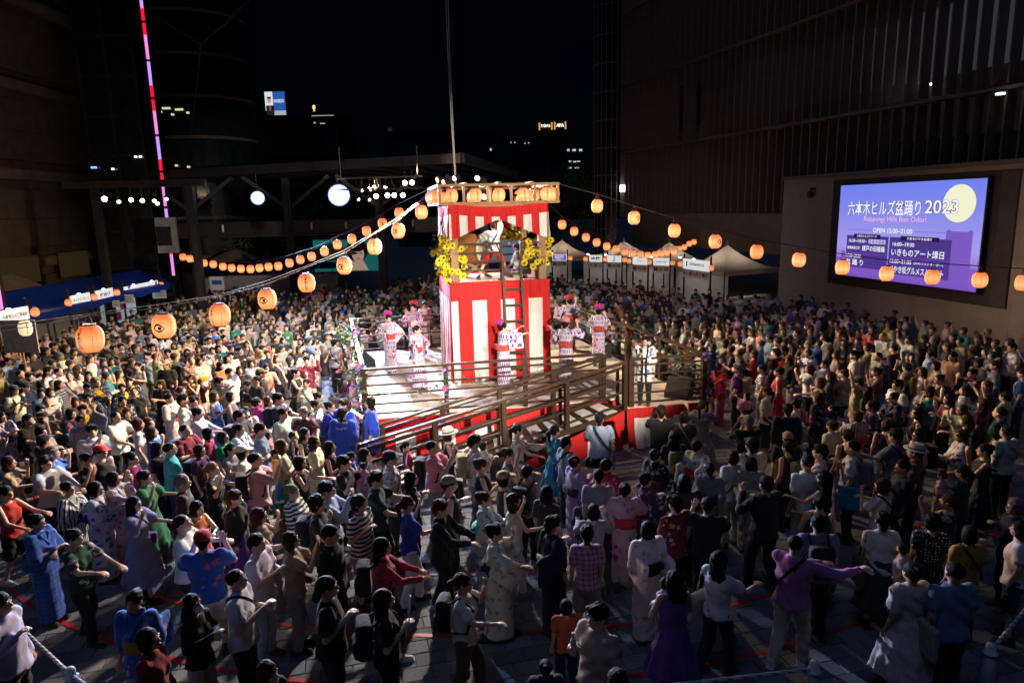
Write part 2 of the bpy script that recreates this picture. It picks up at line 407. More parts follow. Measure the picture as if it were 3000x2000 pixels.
def skin_mat():
    m, nt, b, nodes, links = _new('skin')
    oi = objcol(nt); v = coords(nt, 'Object')
    n = noise(nt, v, 9, 3)
    links.new(mixc(nt, n, oi.outputs['Color'], (.55, .2, .14), 'MIX') if False else mixc(nt, .35, oi.outputs['Color'], ramp(nt, n, [(.35, (.42, .2, .13)), (.65, (.72, .46, .34))])), b.inputs['Base Color'])
    b.inputs['Roughness'].default_value = .48; b.inputs['Subsurface Weight'].default_value = 0
    bump(nt, b, noise(nt, v, 40, 2), .12, .005)
    return m
def hair_mat():
    m, nt, b, nodes, links = _new('hair')
    oi = objcol(nt); v = coords(nt, 'Object', (60, 60, 7)); n = noise(nt, v, 1.6, 3)
    hs = N(nodes, 'ShaderNodeHueSaturation'); mr = N(nodes, 'ShaderNodeMapRange'); mr.inputs[3].default_value = .4; mr.inputs[4].default_value = 1.3
    links.new(n, mr.inputs[0]); links.new(mr.outputs[0], hs.inputs['Value']); links.new(oi.outputs['Color'], hs.inputs['Color'])
    links.new(hs.outputs[0], b.inputs['Base Color']); b.inputs['Roughness'].default_value = .6; b.inputs['Specular IOR Level'].default_value = .1
    bump(nt, b, n, .6, .01)
    return m
SKIN = skin_mat(); HAIR = hair_mat()
EYE = mat('eye_dark', (.012, .009, .008), .3, bmp=0); LIP = mat('lip', (.42, .12, .1), .5, bmp=0)
CL = {p: cloth('cloth_' + (p or 'plain'), p, s) for p, s in ((None, 0), ('stripe', (.02, .02, .03)), ('vstripe', (.03, .03, .05)), ('plaid', (.05, .04, .12)), ('dot', (.75, .74, .7)), ('floral', 0), ('floral_dark', 0), ('arrow', 0))}

# ---------------------------------------------------------------- skeleton and poses (facing +Y, right hand +X)
POSES = {   # right elbow, right wrist, left elbow, left wrist, legs, look-up
    'stand': ((.215, -.03, 1.11), (.225, .07, .89), (-.215, -.03, 1.11), (-.22, .05, .88), 'stand', 6),
    'clap': ((.24, .06, 1.14), (.035, .27, 1.25), (-.24, .05, 1.13), (-.035, .26, 1.22), 'stand', 8),
    'dance': ((.29, .13, 1.2), (.2, .2, 1.43), (-.25, .15, 1.2), (-.21, .39, 1.2), 'step', 6),
    'sway': ((.40, .12, 1.31), (.57, .28, 1.40), (-.09, .25, 1.21), (.15, .38, 1.27), 'step', 2),
    'photo': ((.2, .22, 1.22), (.07, .31, 1.46), (-.2, .22, 1.22), (-.07, .31, 1.45), 'stand', 8),
    'wave': ((.29, .08, 1.56), (.26, .15, 1.80), (-.215, -.02, 1.11), (-.2, .12, .93), 'stand', 8),
    'fold': ((.245, .08, 1.13), (-.06, .22, 1.16), (-.245, .08, 1.11), (.07, .24, 1.12), 'stand', 4),
    'hold': ((.245, -.02, 1.12), (.12, .17, 1.27), (-.215, -.03, 1.11), (-.22, .06, .88), 'stand', 6),
    'reach': ((.25, .2, 1.19), (.21, .45, 1.19), (-.25, .2, 1.16), (-.2, .43, 1.09), 'step', 2),
    'point': ((.27, .2, 1.36), (.24, .47, 1.42), (-.22, .2, 1.33), (-.12, .42, 1.52), 'stand', 6),
    'cheer': ((.30, .1, 1.33), (.26, .16, 1.58), (-.33, .05, 1.25), (-.47, .14, 1.42), 'step', 4),
}
def joints(pose, sex):
    er, wr, el, wl, legs, look = POSES[pose]
    w = .175 if sex == 'm' else .155
    sq = (lambda p: np.array((p[0] * (1 if sex == 'm' else .93), p[1], p[2])))
    J = dict(sr=np.array((w, -.01, 1.375)), sl=np.array((-w, -.01, 1.375)), er=sq(er), wr=sq(wr), el=sq(el), wl=sq(wl), legs=legs)
    a = R(look); J['Mh'] = np.array([[1, 0, 0], [0, math.cos(a), -math.sin(a)], [0, math.sin(a), math.cos(a)]])
    J['hc'] = np.array((0, -.01, 1.445)) + J['Mh'] @ np.array((0, .03, .122)); J['look'] = a
    if legs == 'stand': L = [((.09, 0, .87), (.1, .015, .47), (.105, -.02, .075)), ((-.09, 0, .87), (-.1, .015, .47), (-.105, -.02, .075))]
    elif legs == 'step': L = [((.09, 0, .87), (.1, .12, .49), (.1, .13, .075)), ((-.09, 0, .87), (-.1, -.02, .46), (-.11, -.17, .085))]
    else: L = [((.09, 0, .80), (.33, .08, .45), (.56, .02, .075)), ((-.09, 0, .80), (-.32, .08, .44), (-.52, .0, .075))]
    J['L'] = [[np.array(p) for p in l] for l in L]
    return J
def head_prims(c, M):
    q = lambda p: c + M @ np.array(p, float)
    P = [Ell(q((0, -.012, .02)), (.075, .094, .099), M), Ell(q((0, .02, -.045)), (.055, .066, .07), M, .03),
         Cap(q((0, .078, .012)), q((0, .1, -.022)), .008, .0135, .01), Ell(q((.078, -.006, -.01)), (.011, .02, .03), M, .004), Ell(q((-.078, -.006, -.01)), (.011, .02, .03), M, .004),
         Ell(q((.033, .097, .010)), (.019, .014, .011), M, .012, True), Ell(q((-.033, .097, .010)), (.019, .014, .011), M, .012, True),
         Ell(q((0, .081, -.06)), (.022, .01, .009), M, .008)]
    return P
def hand_prims(w, d, side, curl=.5):
    d = d / np.linalg.norm(d); up = np.array((0, 0, 1.)) if abs(d[2]) < .8 else np.array((0, 1., 0))
    s = np.cross(d, up); s /= np.linalg.norm(s); n = np.cross(s, d); n = -n
    P = [Ell(w + d * .042, (.04, .05, .019), np.stack([s, d, n], 1), .012)]
    for i in range(4):
        b = w + d * (.082 - .004 * abs(i - 1.3)) + s * (i - 1.5) * .0235; L = (.036, .042, .039, .03)[i]
        c1 = d * math.cos(curl) + n * math.sin(curl); c2 = d * math.cos(curl * 2.3) + n * math.sin(curl * 2.3)
        P += [Cap(b, b + c1 * L, .0115, .0105, .004), Cap(b + c1 * L, b + c1 * L + c2 * L * .85, .0105, .009, .004)]
    t0 = w + d * .03 + s * .034 * side; P.append(Cap(t0, t0 + d * .042 + s * .03 * side + n * .012, .012, .009, .006))
    return P
def limb_prims(J, sex, legs=True):
    g = 1 if sex == 'm' else .86
    P = []
    for sh, e, w, sd in (('sr', 'er', 'wr', -1), ('sl', 'el', 'wl', 1)):
        P += [Cap(J[sh], J[e], .05 * g, .039 * g), Cap(J[e], J[w], .039 * g, .026 * g)] + hand_prims(J[w], J[w] - J[e], sd)
    if legs:
        for h, k, a in J['L']:
            P += [Cap(h, k, .082 * g, .056 * g, .03), Cap(k, a, .052 * g, .036 * g, .03), Cap(a + (0, -.02, -.035), a + (0, .13, -.042), .036, .03, .02)]
    return P
_C = {}
def body_mesh(pose, sex):
    key = ('body', pose, sex)
    if key in _C: return _C[key]
    J = joints(pose, sex); g = 1 if sex == 'm' else .92
    P = head_prims(J['hc'], J['Mh']) + [Cap((0, -.015, 1.38), J['hc'] + np.array((0, -.02, -.05)), .056 * g, .05 * g, .02),
        Loft([(.78, 0, 0, .13, .09), (.9, 0, 0, .15, .1), (1.0, 0, 0, .125 * g, .09), (1.2, 0, 0, .145 * g, .1), (1.33, 0, -.01, .15 * g, .08), (1.42, 0, -.015, .06, .055)], k=.04)] + limb_prims(J, sex)
    V, F = sdf_mesh(P, .0115, .014)
    V, F = list(V), list(F); mi = [0] * len(F)
    def blob(c, r, m):
        o = len(V); c = np.array(c); V.extend(J['hc'] + J['Mh'] @ (c + np.array(r) * np.array(p)) for p in [(-1, -1, -.5), (1, -1, -.5), (1, -1, .5), (-1, -1, .5), (-.9, 1, -.4), (.9, 1, -.4), (.9, 1, .4), (-.9, 1, .4)])
        F.extend(np.array(q) + o for q in [(4, 5, 6, 7), (0, 4, 7, 3), (1, 2, 6, 5), (3, 7, 6, 2), (0, 1, 5, 4)]); mi.extend([m] * 5)
    for s in (-1, 1): blob((.032 * s, .0735, .006), (.0105, .0075, .0085), 1); blob((.034 * s, .0785, .033), (.015, .006, .0038), 1)
    blob((0, .084, -.059), (.019, .008, .0065), 2)
    me = np_mesh('person', np.array(V), np.array(F), [SKIN, EYE, LIP]); me.polygons.foreach_set('material_index', mi[:len(me.polygons)])
    _C[key] = me; return me
def lerp(a, b, t): return a + (b - a) * t
def sleeve_box(sh, el, wr, drop, th=.04, inner=.35):
    """a wide hanging sleeve below the line from upper arm to wrist"""
    a = lerp(sh, el, inner); u = wr - a; L = np.linalg.norm(u); u = u / L; dn = np.array((0, 0, -1.)) - u * (-u[2]); nn = np.linalg.norm(dn)
    dn = dn / nn if nn > .25 else np.array((0, -1., 0)); w = np.cross(u, dn)
    return Box(lerp(a, wr, .52) + dn * (drop / 2 - .05), (L * .53, drop / 2, th), np.stack([u, dn, w], 1), .03, .05)
TORSO = {'m': [(1.0, 0, 0, .172, .128), (1.2, 0, .005, .192, .135), (1.33, 0, -.005, .188, .11), (1.4, 0, -.01, .125, .085), (1.447, 0, -.012, .068, .064)],
         'f': [(1.0, 0, 0, .148, .115), (1.2, 0, .005, .165, .125), (1.33, 0, -.008, .165, .1), (1.4, 0, -.012, .105, .078), (1.442, 0, -.012, .062, .06)]}
def garment(kind, pose, sex):
    key = (kind, pose, sex)
    if key in _C: return _C[key]
    J = joints(pose, sex); T = TORSO[sex]; g = 1 if sex == 'm' else .88; P = []; h = .0188; folds = (.0105, .72, len(_C) % 7); k = .035
    bust = [Ell((s * .062, .085, 1.235), (.062, .055, .062), None, .05) for s in (-1, 1)] if sex == 'f' else []
    arms = (('sr', 'er', 'wr'), ('sl', 'el', 'wl'))
    if kind == 'tshirt':
        P = [Loft([(.84, 0, 0, .21 * g, .166 * g)] + T)] + bust + [Cap(J[s], lerp(J[s], J[e], .6), .074 * g, .078 * g) for s, e, w in arms]
    elif kind == 'long':
        P = [Loft([(.82, 0, 0, .212 * g, .168 * g)] + T)] + bust + [q for s, e, w in arms for q in (Cap(J[s], J[e], .07 * g, .06 * g), Cap(J[e], lerp(J[e], J[w], .92), .06 * g, .045 * g))]
    elif kind == 'tank':
        P = [Loft([(.85, 0, 0, .206 * g, .163 * g)] + T[:2] + [(1.32, 0, -.005, .15 * g, .108), (1.405, 0, -.012, .115 * g, .075)])] + bust
    elif kind == 'dress':
        P = [Loft([(.42, 0, 0, .30, .26), (.7, 0, 0, .24, .2), (.98, 0, 0, .15, .118)], ripple=(9, .09, .42, .95)), Loft([(.95, 0, 0, .15, .118)] + T[:2] + [(1.32, 0, -.005, .145, .105), (1.405, 0, -.012, .105, .073)])] + bust
    elif kind == 'gown':
        P = [Loft([(.32, 0, 0, .32, .28), (.7, 0, 0, .25, .21), (1.0, 0, 0, .16, .125)], ripple=(10, .08, .32, .95)), Loft([(.95, 0, 0, .155, .12)] + T)] + bust + [Cap(J[s], lerp(J[s], J[e], .75), .08, .085) for s, e, w in arms]
    elif kind == 'happi':
        P = [Loft([(.6, 0, 0, .235, .175), (.85, 0, 0, .215, .16)] + [(z, cx, cy, rx + .018, ry + .018) for z, cx, cy, rx, ry in T[:4]])] + [q for s, e, w in arms for q in (Cap(J[s], J[e], .085, .09), sleeve_box(J[s], J[e], lerp(J[e], J[w], .6), .2, .05, .5))]
    elif kind == 'yukata':
        st = .05 if J['legs'] == 'step' else 0
        P = [Loft([(.07, 0, st * .5, .165 + st * .2, .145 + st), (.5, 0, st * .4, .175, .155 + st * .6), (.9, 0, 0, .185 * g + .01, .148), (1.0, 0, 0, .168 * g, .128)] + [(z, cx, cy, rx + .006, ry + .006) for z, cx, cy, rx, ry in T[1:]], n=2.4)]
        P += [q for s, e, w in arms for q in (Cap(J[s], J[e], .082, .085), sleeve_box(J[s], J[e], lerp(J[e], J[w], .75), .4, .035))]; folds = (.0065, .7, 3)
    elif kind == 'jacket_short':    # drummer's short festival coat
        P = [Loft([(.78, 0, 0, .2, .15), (.9, 0, 0, .19, .145)] + T)] + [q for s, e, w in arms for q in (Cap(J[s], lerp(J[s], J[e], .9), .085, .1), sleeve_box(J[s], J[e], lerp(J[e], J[w], .25), .22, .05, .4))]
    elif kind in ('trousers', 'shorts'):
        low = 1 if kind == 'trousers' else 0; z0 = .02 if J['legs'] != 'wide' else -.05
        P = [Loft([(.74 + z0, 0, 0, .165 * (g + .04), .122), (.9, 0, 0, .17 * (g + .02), .127), (.97, 0, 0, .145 * g, .108)])]
        for a, kn, an in J['L']:
            P.append(Cap(a, kn if low else lerp(a, kn, .8), .1 * (g + .03), .078 if low else .1, .03))
            if low: P.append(Cap(kn, lerp(kn, an, .93), .078, .064, .03))
        folds = (.0075, .85, 5)
    elif kind == 'skirt':
        P = [Loft([(.3, 0, 0, .27, .24), (.7, 0, 0, .215, .18), (.92, 0, 0, .165, .13), (1.03, 0, 0, .145, .112)], ripple=(11, .07, .3, .98))]
    elif kind == 'obi':
        P = [Loft([(.985, 0, 0, .172 * g + .014, .142), (1.06, 0, 0, .172 * g + .012, .14), (1.15, 0, .003, .178 * g + .014, .146)], n=2.4), Box((0, -.165, 1.1), (.085, .035, .07), None, .02, .02), Box((.09, -.165, 1.115), (.06, .02, .045), None, .015, .02), Box((-.09, -.165, 1.115), (.06, .02, .045), None, .015, .02)]; folds = (.002, 1, 1)
    elif kind == 'collar':
        P = [q for s in (-1, 1) for q in (Cap((s * .075, -.02, 1.455), (s * .07, .075, 1.385), .018, .018), Cap((s * .07, .075, 1.385), (-s * .03, .14, 1.19), .018, .016), Cap((s * .075, -.02, 1.455), (0, -.075, 1.445), .018, .018))]; folds = None; h = .011
    elif kind == 'lapel':
        P = [q for s in (-1, 1) for q in (Cap((s * .07, -.03, 1.45), (s * .072, .1, 1.36), .022, .022), Cap((s * .072, .1, 1.36), (s * .045, .165, 1.1), .024, .024), Cap((s * .045, .165, 1.1), (s * .05, .185, .63), .024, .024), Cap((s * .07, -.03, 1.45), (0, -.085, 1.44), .022, .022))]; folds = None
    V, F = sdf_mesh(P, h, k, folds)
    me = np_mesh(kind, V, F, CL[None]); _C[key] = me; return me
def shoe_mesh(pose, side):
    legs = POSES[pose][4]; key = ('shoe', legs, side)
    if key in _C: return _C[key]
    a = joints(pose, 'm')['L'][side][2]
    V, F = sdf_mesh([Cap(a + (0, -.03, -.03), a + (0, .06, -.034), .046, .044), Cap(a + (0, .05, -.038), a + (0, .14, -.042), .044, .036), Cap(a + (0, -.02, .02), a, .045, .045), Box(a + (0, .05, -.066), (.047, .14, .014), None, .012, .006)], .012, .015)
    me = np_mesh('shoe', V, F, CL[None]); _C[key] = me; return me
# hair, hats and masks in the head's own frame
def head_item(kind):
    key = ('head', kind)
    if key in _C: return _C[key]
    face = Ell((0, .122, -.05), (.074, .088, .108), None, .012, True); h = .009; folds = (.0042, 2.8, 2); k = .025; m = HAIR; wide = Ell((0, -.02, .03), (.086, .103, .101))
    if kind == 'short': P = [Ell((0, -.02, .04), (.087, .103, .094)), Cap((0, -.08, .0), (0, -.07, -.05), .05, .035), face]
    elif kind == 'messy': P = [Ell((0, -.02, .045), (.092, .108, .097)), Ell((.02, .05, .085), (.07, .045, .03)), Cap((0, -.08, .0), (0, -.07, -.07), .055, .04), face]; folds = (.0085, 2.4, 5)
    elif kind == 'crop': P = [Ell((0, -.024, .036), (.081, .098, .088)), face]; folds = (.002, 4, 3)
    elif kind == 'parted': P = [Ell((0, -.02, .042), (.09, .105, .095)), Ell((.045, .055, .07), (.05, .05, .045)), Ell((-.05, .05, .06), (.045, .05, .05)), Cap((0, -.08, .0), (0, -.07, -.06), .055, .04), face]; folds = (.005, 3, 1)
    elif kind == 'lob': P = [wide, Ell((0, -.035, -.07), (.104, .082, .125)), Ell((.015, .115, -.065), (.06, .1, .13), None, .012, True)]; folds = (.006, 2.2, 6)
    elif kind == 'waves': P = [wide, Ell((0, -.03, -.03), (.1, .085, .11)), Ell((.02, -.08, -.15), (.115, .055, .17)), Ell((0, .115, -.065), (.06, .1, .13), None, .012, True)]; folds = (.009, 1.6, 4)
    elif kind == 'bob': P = [wide, Ell((0, -.03, -.03), (.098, .083, .105)), Ell((0, .115, -.065), (.061, .1, .122), None, .012, True)]
    elif kind == 'long': P = [wide, Ell((0, -.03, -.03), (.096, .083, .11)), Ell((0, -.085, -.17), (.105, .045, .21)), Ell((0, .115, -.065), (.06, .1, .13), None, .012, True)]
    elif kind == 'ponytail': P = [wide, face, Cap((0, -.1, .04), (0, -.15, .0), .03, .036), Cap((0, -.15, .0), (0, -.14, -.26), .04, .014)]
    elif kind == 'bun': P = [wide, face, Ell((0, -.095, .075), (.05, .045, .048)), Cap((0, -.08, 0), (0, -.07, -.05), .045, .03)]
    elif kind == 'curly': P = [Ell((0, -.025, .045), (.1, .115, .104)), Ell((0, -.05, -.02), (.1, .08, .09)), face]; folds = (.009, 2, 1)
    elif kind == 'cap': P = [Loft([(.035, 0, -.012, .094, .11), (.08, 0, -.014, .09, .105), (.115, 0, -.016, .07, .083), (.14, 0, -.018, .03, .035)], n=2), Box((0, .125, .045), (.062, .06, .007), np.array(Matrix.Rotation(R(-14), 3, 'X')), .006, .01)]; folds = (.0015, 1, 1); m = CL[None]
    elif kind == 'hat': P = [Loft([(.045, 0, -.01, .102, .117), (.09, 0, -.012, .098, .112), (.15, 0, -.014, .078, .092)], n=2), Ell((0, -.008, .05), (.165, .178, .013), None, .012)]; folds = (.0012, 1, 1); m = CL[None]
    elif kind == 'hat_band': P = [Loft([(.062, 0, -.01, .106, .121), (.085, 0, -.011, .104, .119)], n=2)]; folds = None; m = CL[None]; k = 0
    elif kind == 'mask': P = [Ell((0, .066, -.052), (.054, .046, .043))]; folds = None; m = CL[None]
    elif kind == 'ornament': P = [Ell((x, y, z), (.05, .03, .045), np.array(Matrix.Rotation(a, 3, 'Y'))) for x, y, z, a in ((.045, -.05, .12, .5), (-.045, -.05, .125, -.5), (0, -.085, .135, 0), (.03, -.02, .145, 1.1), (-.035, -.02, .14, -1))]; folds = (.009, 2.2, 4); m = CL[None]; k = .008; h = .008
    elif kind == 'headband': P = [Loft([(.045, 0, -.014, .093, .109), (.07, 0, -.015, .092, .108)], n=2), Ell((.02, .1, .06), (.03, .012, .016), None, .01), Ell((-.02, .1, .06), (.03, .012, .016), None, .01)]; folds = None; m = CL[None]; k = 0
    elif kind == 'hairpin': P = [Ell((.07, -.045, .075), (.022, .018, .02)), Ell((.075, -.02, .09), (.018, .016, .018)), Ell((.06, -.065, .095), (.018, .016, .018))]; folds = None; m = CL[None]; h = .007
    V, F = sdf_mesh(P, h, k, folds); me = np_mesh(kind, V, F, m); _C[key] = me; return me
def ribbon(name, rx, ry, z0, dz, w, th=.008, n=26, rows=2):
    mb = MB()
    def pt(u, o):
        t = 2 * math.pi * u; return Vector((-.05 * rx / .185 + .79 * rx * math.cos(t), ry * math.sin(t) * (1 + .05 * math.cos(t)), z0 + dz * math.cos(t)))
    def fn(u, v):
        p = pt(u, 0); t = 2 * math.pi * u
        return p + Vector((w * (v - .5) * math.copysign(.75, dz), 0, -w * (v - .5) * .7)) + Vector((math.cos(t) * .4, math.sin(t), 0)) * .012
    mb.grid(fn, n, rows); return mb.mesh(name, CL[None], True)
def gear(kind):
    key = ('gear', kind)
    if key in _C: return _C[key]
    if kind == 'backpack':
        V, F = sdf_mesh([Box((0, -.225, 1.17), (.145, .08, .21), None, .05), Box((0, -.305, 1.08), (.11, .035, .1), None, .03)] + [q for s in (-1, 1) for q in (Cap((s * .1, -.15, 1.34), (s * .11, -.02, 1.435), .018), Cap((s * .11, -.02, 1.435), (s * .12, .125, 1.3), .018), Cap((s * .12, .125, 1.3), (s * .17, .06, 1.03), .016), Cap((s * .17, .06, 1.03), (s * .13, -.14, 1.0), .014))], .0125, .012, (.002, 1, 1)); me = np_mesh('backpack', V, F, CL[None])
    elif kind == 'strap': me = ribbon('shoulder_strap', .185, .152, 1.19, .245, .032)
    elif kind == 'strap_m': me = ribbon('shoulder_strap', .205, .162, 1.19, .25, .034)
    elif kind == 'sash': me = ribbon('sash', .195, .158, 1.2, .235, .1, rows=3)
    elif kind == 'bag':
        V, F = sdf_mesh([Box((-.215, .03, .92), (.045, .11, .09), None, .025), Box((-.258, .03, .94), (.01, .1, .055), None, .008)], .012, .01); me = np_mesh('handbag', V, F, CL[None])
    elif kind == 'tote':
        V, F = sdf_mesh([Box((-.26, -.03, .84), (.035, .17, .19), None, .025)] + [Cap((-.24, y, 1.02), (-.2, y * .35 - .02, 1.40), .01) for y in (-.1, .07)], .0125, .012, (.004, 1, 2)); me = np_mesh('tote_bag', V, F, CL[None])
    _C[key] = me; return me

# ---------------------------------------------------------------- a point of the place from its direction and its distance
def at(px, py, Y):
    d = _F * 2000 + _r * (px - 1500) - _u * (py - 1000); return Vector((0, 0, CAM_H)) + d * (Y / d.y)
M_STEEL = mat('dark_steel', (.06, .055, .055), .45, .6, .2, 4, .05)
M_BLACK = mat('black_plastic', (.015, .015, .017), .5, 0, .2, 8, .1)
M_WHITEP = mat('white_plastic', (.72, .72, .72), .4, 0, .05, 5, .03)
M_GLASSD = mat('dark_glass', (.012, .016, .02), .12, 0, .3, 2, 0, spec=.6)
M_CABLE = mat('cable', (.06, .055, .05), .5, .3, .2, 30, 0)

# ---------------------------------------------------------------- ground and paving
def paving_mat(name, far):
    m, nt, b, nodes, links = _new(name)
    v = coords(nt, 'Object' if not far else 'Object'); oi = N(nodes, 'ShaderNodeObjectInfo')
    geo = N(nodes, 'ShaderNodeNewGeometry')
    n1 = noise(nt, geo.outputs['Position'], 1.1, 4); n2 = noise(nt, geo.outputs['Position'], 22, 4, .7)
    c = mixc(nt, n1, (.12, .125, .14), (.19, .195, .205)); c = mixc(nt, .35, c, ramp(nt, n2, [(.3, (.08, .08, .09)), (.7, (.26, .26, .27))]))
    if far:
        br = N(nodes, 'ShaderNodeTexBrick'); br.inputs['Scale'].default_value = 1; br.inputs['Brick Width'].default_value = .4; br.inputs['Row Height'].default_value = .27; br.inputs['Mortar Size'].default_value = .008
        mp = N(nodes, 'ShaderNodeMapping'); mp.inputs['Rotation'].default_value = (0, 0, R(-14)); links.new(geo.outputs['Position'], mp.inputs[0]); links.new(mp.outputs[0], br.inputs['Vector'])
        c = mixc(nt, br.outputs['Fac'], c, (.03, .03, .03))
    else:
        hs = N(nodes, 'ShaderNodeHueSaturation'); mr = N(nodes, 'ShaderNodeMapRange'); mr.inputs[3].default_value = .75; mr.inputs[4].default_value = 1.25
        isl = geo.outputs['Random Per Island']; ad = N(nodes, 'ShaderNodeMath', operation='ADD'); links.new(isl, ad.inputs[0]); links.new(oi.outputs['Random'], ad.inputs[1])
        fr = N(nodes, 'ShaderNodeMath', operation='FRACT'); links.new(ad.outputs[0], fr.inputs[0]); links.new(fr.outputs[0], mr.inputs[0]); links.new(mr.outputs[0], hs.inputs['Value']); links.new(c, hs.inputs['Color']); c = hs.outputs[0]
    links.new(c, b.inputs['Base Color']); b.inputs['Roughness'].default_value = .8; b.inputs['Specular IOR Level'].default_value = .12; bump(nt, b, n2, .25, .01)
    return m
M_PAVE = paving_mat('paving_stone', False); M_PAVEF = paving_mat('paving_far', True)
ground = struct(MB().box((0, 60, -.27), (500, 500, .5)).build('ground', M_PAVEF)); ground['label'] = 'grey stone paving of the arena floor'
SW, SH_, GAP = .40, .27, .009; ca, sa = math.cos(R(14)), math.sin(R(14))
slabs = []
for j in range(-10, 75):
    for i in range(-60, 60):
        u = (i + (.5 if j % 2 else 0)) * SW; v = j * SH_; x = u * ca - v * sa; y = 5 + u * sa + v * ca
        if 6.6 < y < 14.5 and abs(x) < .84 * y + 1.2: slabs.append((y + abs(x) * .12, x, y))
slabs.sort()
sm = MB(); hx, hy = (SW - GAP) / 2, (SH_ - GAP) / 2; e = .006
sm.add([(-hx, -hy, -.02), (hx, -hy, -.02), (hx, hy, -.02), (-hx, hy, -.02), (-hx, -hy, -e), (hx, -hy, -e), (hx, hy, -e), (-hx, hy, -e), (-hx + e, -hy + e, 0), (hx - e, -hy + e, 0), (hx - e, hy - e, 0), (-hx + e, hy - e, 0)],
       [(0, 1, 5, 4), (1, 2, 6, 5), (2, 3, 7, 6), (3, 0, 4, 7), (4, 5, 9, 8), (5, 6, 10, 9), (6, 7, 11, 10), (7, 4, 8, 11), (8, 9, 10, 11)])
slab_me = sm.mesh('paving_slab', M_PAVE)
for k, (_, x, y) in enumerate(slabs[:300]):
    put('paving_slab', slab_me, ground, (x, y, random.uniform(-.004, .003)), R(14))
rest = MB()
for _, x, y in slabs[300:]:
    dz = random.uniform(-.004, .003)
    rest.add([(x + a * ca - b * sa, y + a * sa + b * ca, c + dz) for a, b, c in sm.v], sm.f[4:])
ro = rest.build('paving_slabs_beyond', M_PAVE, ground); ro['kind'] = 'stuff'; ro.name = 'paving'
M_TAPE = mat('red_tape', (.5, .02, .03), .5, 0, .2, 9, .05)
for rad, a0, a1, lab in ((10.1, 205, 330, 'inner'), (11.7, 205, 330, 'middle'), (12.75, 205, 330, 'outer')):
    mb = MB()
    mb.grid(lambda u, v: Vector((-.5 + (rad + (v - .5) * .07) * math.cos(R(a0 + (a1 - a0) * u)), 20.2 + (rad + (v - .5) * .07) * math.sin(R(a0 + (a1 - a0) * u)), .0075)), 90, 1)
    struct(tag(mb.build('red_floor_line', M_TAPE), lab + ' red tape circle on the paving around the stage', 'floor marking'))

# ---------------------------------------------------------------- louvred building behind the screen
M_FIN = mat('louver', (.20, .135, .115), .6, .1, .12, 3, .05); M_CONC = mat('pale_wall', (.36, .31, .28), .75, 0, .10, 2.2, .12)
M_CONC2 = mat('dark_wall', (.17, .14, .13), .75, 0, .15, 1.5, .1)
louv = tag(empty('louvred_building', (14, 38, 0)), 'tall brown building with vertical louvre fins above the big screen', 'building')
def lp(o, m): o.parent = louv; o.matrix_parent_inverse = Matrix.Translation((-14, -38, 0)); return o
path = [Vector((8.7, 53, 0)), Vector((13.6, 39.5, 0)), Vector((17.6, 27.5, 0)), Vector((22.5, 13, 0))]
seg = [(path[i], path[i + 1]) for i in range(3)]
pts = []
for a, b in seg:
    n = int((b - a).length / .60)
    for i in range(n): pts.append((a.lerp(b, i / n), (b - a).normalized()))
levels = [(5.15, 9.5), (9.75, 14.3), (14.55, 19.2), (19.45, 25)]
mb = MB()
for a, b in seg:
    n = Vector((b - a).normalized().cross(Vector((0, 0, 1)))) * -1
    mb.beam(a + Vector((1.1, .4, 15)), b + Vector((1.1, .4, 15)), .3, 20)
lp(mb.build('wall', M_CONC2), 0)
for z0, z1 in levels:
    mb = MB()
    for a, b in seg: mb.beam(a + Vector((.0, 0, z1 + .12)), b + Vector((0, 0, z1 + .12)), .45, .13)
    lp(mb.build('floor_ledge', M_FIN), 0)
mb = MB()
for a, b in seg: mb.beam(a + Vector((0, 0, 5.0)), b + Vector((0, 0, 5.0)), .6, .28)
for a, b in seg[:2]: mb.beam(a + Vector((.9, .3, 3.9)), b + Vector((.9, .3, 3.9)), .3, 2.0)
lp(mb.build('fascia', M_CONC2), 0)
fin_cache = {}
for li, (z0, z1) in enumerate(levels):
    for k, (p, d) in enumerate(pts):
        key = (li, round(math.atan2(d.y, d.x), 2))
        if key not in fin_cache:
            fin_cache[key] = MB().beam((0, 0, z0 + .02), (0, 0, z1 - .0), .07, .5, up=(d.y, -d.x, 0)).mesh('louver_fin', M_FIN)
        if random.random() < .02 and li > 0: continue
        lp(put('louver_fin', fin_cache[key], None, p + Vector((0, 0, 0))), 0)
# lit and dark panes behind the fins
pane_m = [emit('pane_dim', (.75, .82, 1), .005, (.02, .02, .02)), emit('pane_soft', (.8, .86, 1), .034, (.02, .02, .02)), emit('pane_lit', (.85, .92, 1), .05, (.03, .03, .03)), M_GLASSD]
for li, (z0, z1) in enumerate(levels):
    for a, b in seg:
        L = (b - a).length; n = int(L / 2.4); d = (b - a).normalized()
        for i in range(n):
            c = a.lerp(b, (i + .5) / n) + Vector((.88, .3, (z0 + z1) / 2))
            far = c.y
            if li == 1: m = pane_m[1] if far < 40 else pane_m[3]
            elif li == 2: m = pane_m[0] if 30 < far < 42 else pane_m[3]
            else: m = pane_m[3]
            if li == 1 and random.random() < .2 and far < 36: m = pane_m[2]
            mb = MB(); hh = (z1 - z0) * (.6 if li else .4)
            mb.beam(c - d * (L / n / 2 - .05), c + d * (L / n / 2 - .05), .04, hh)
            lp(mb.build('window_pane', m), 0)
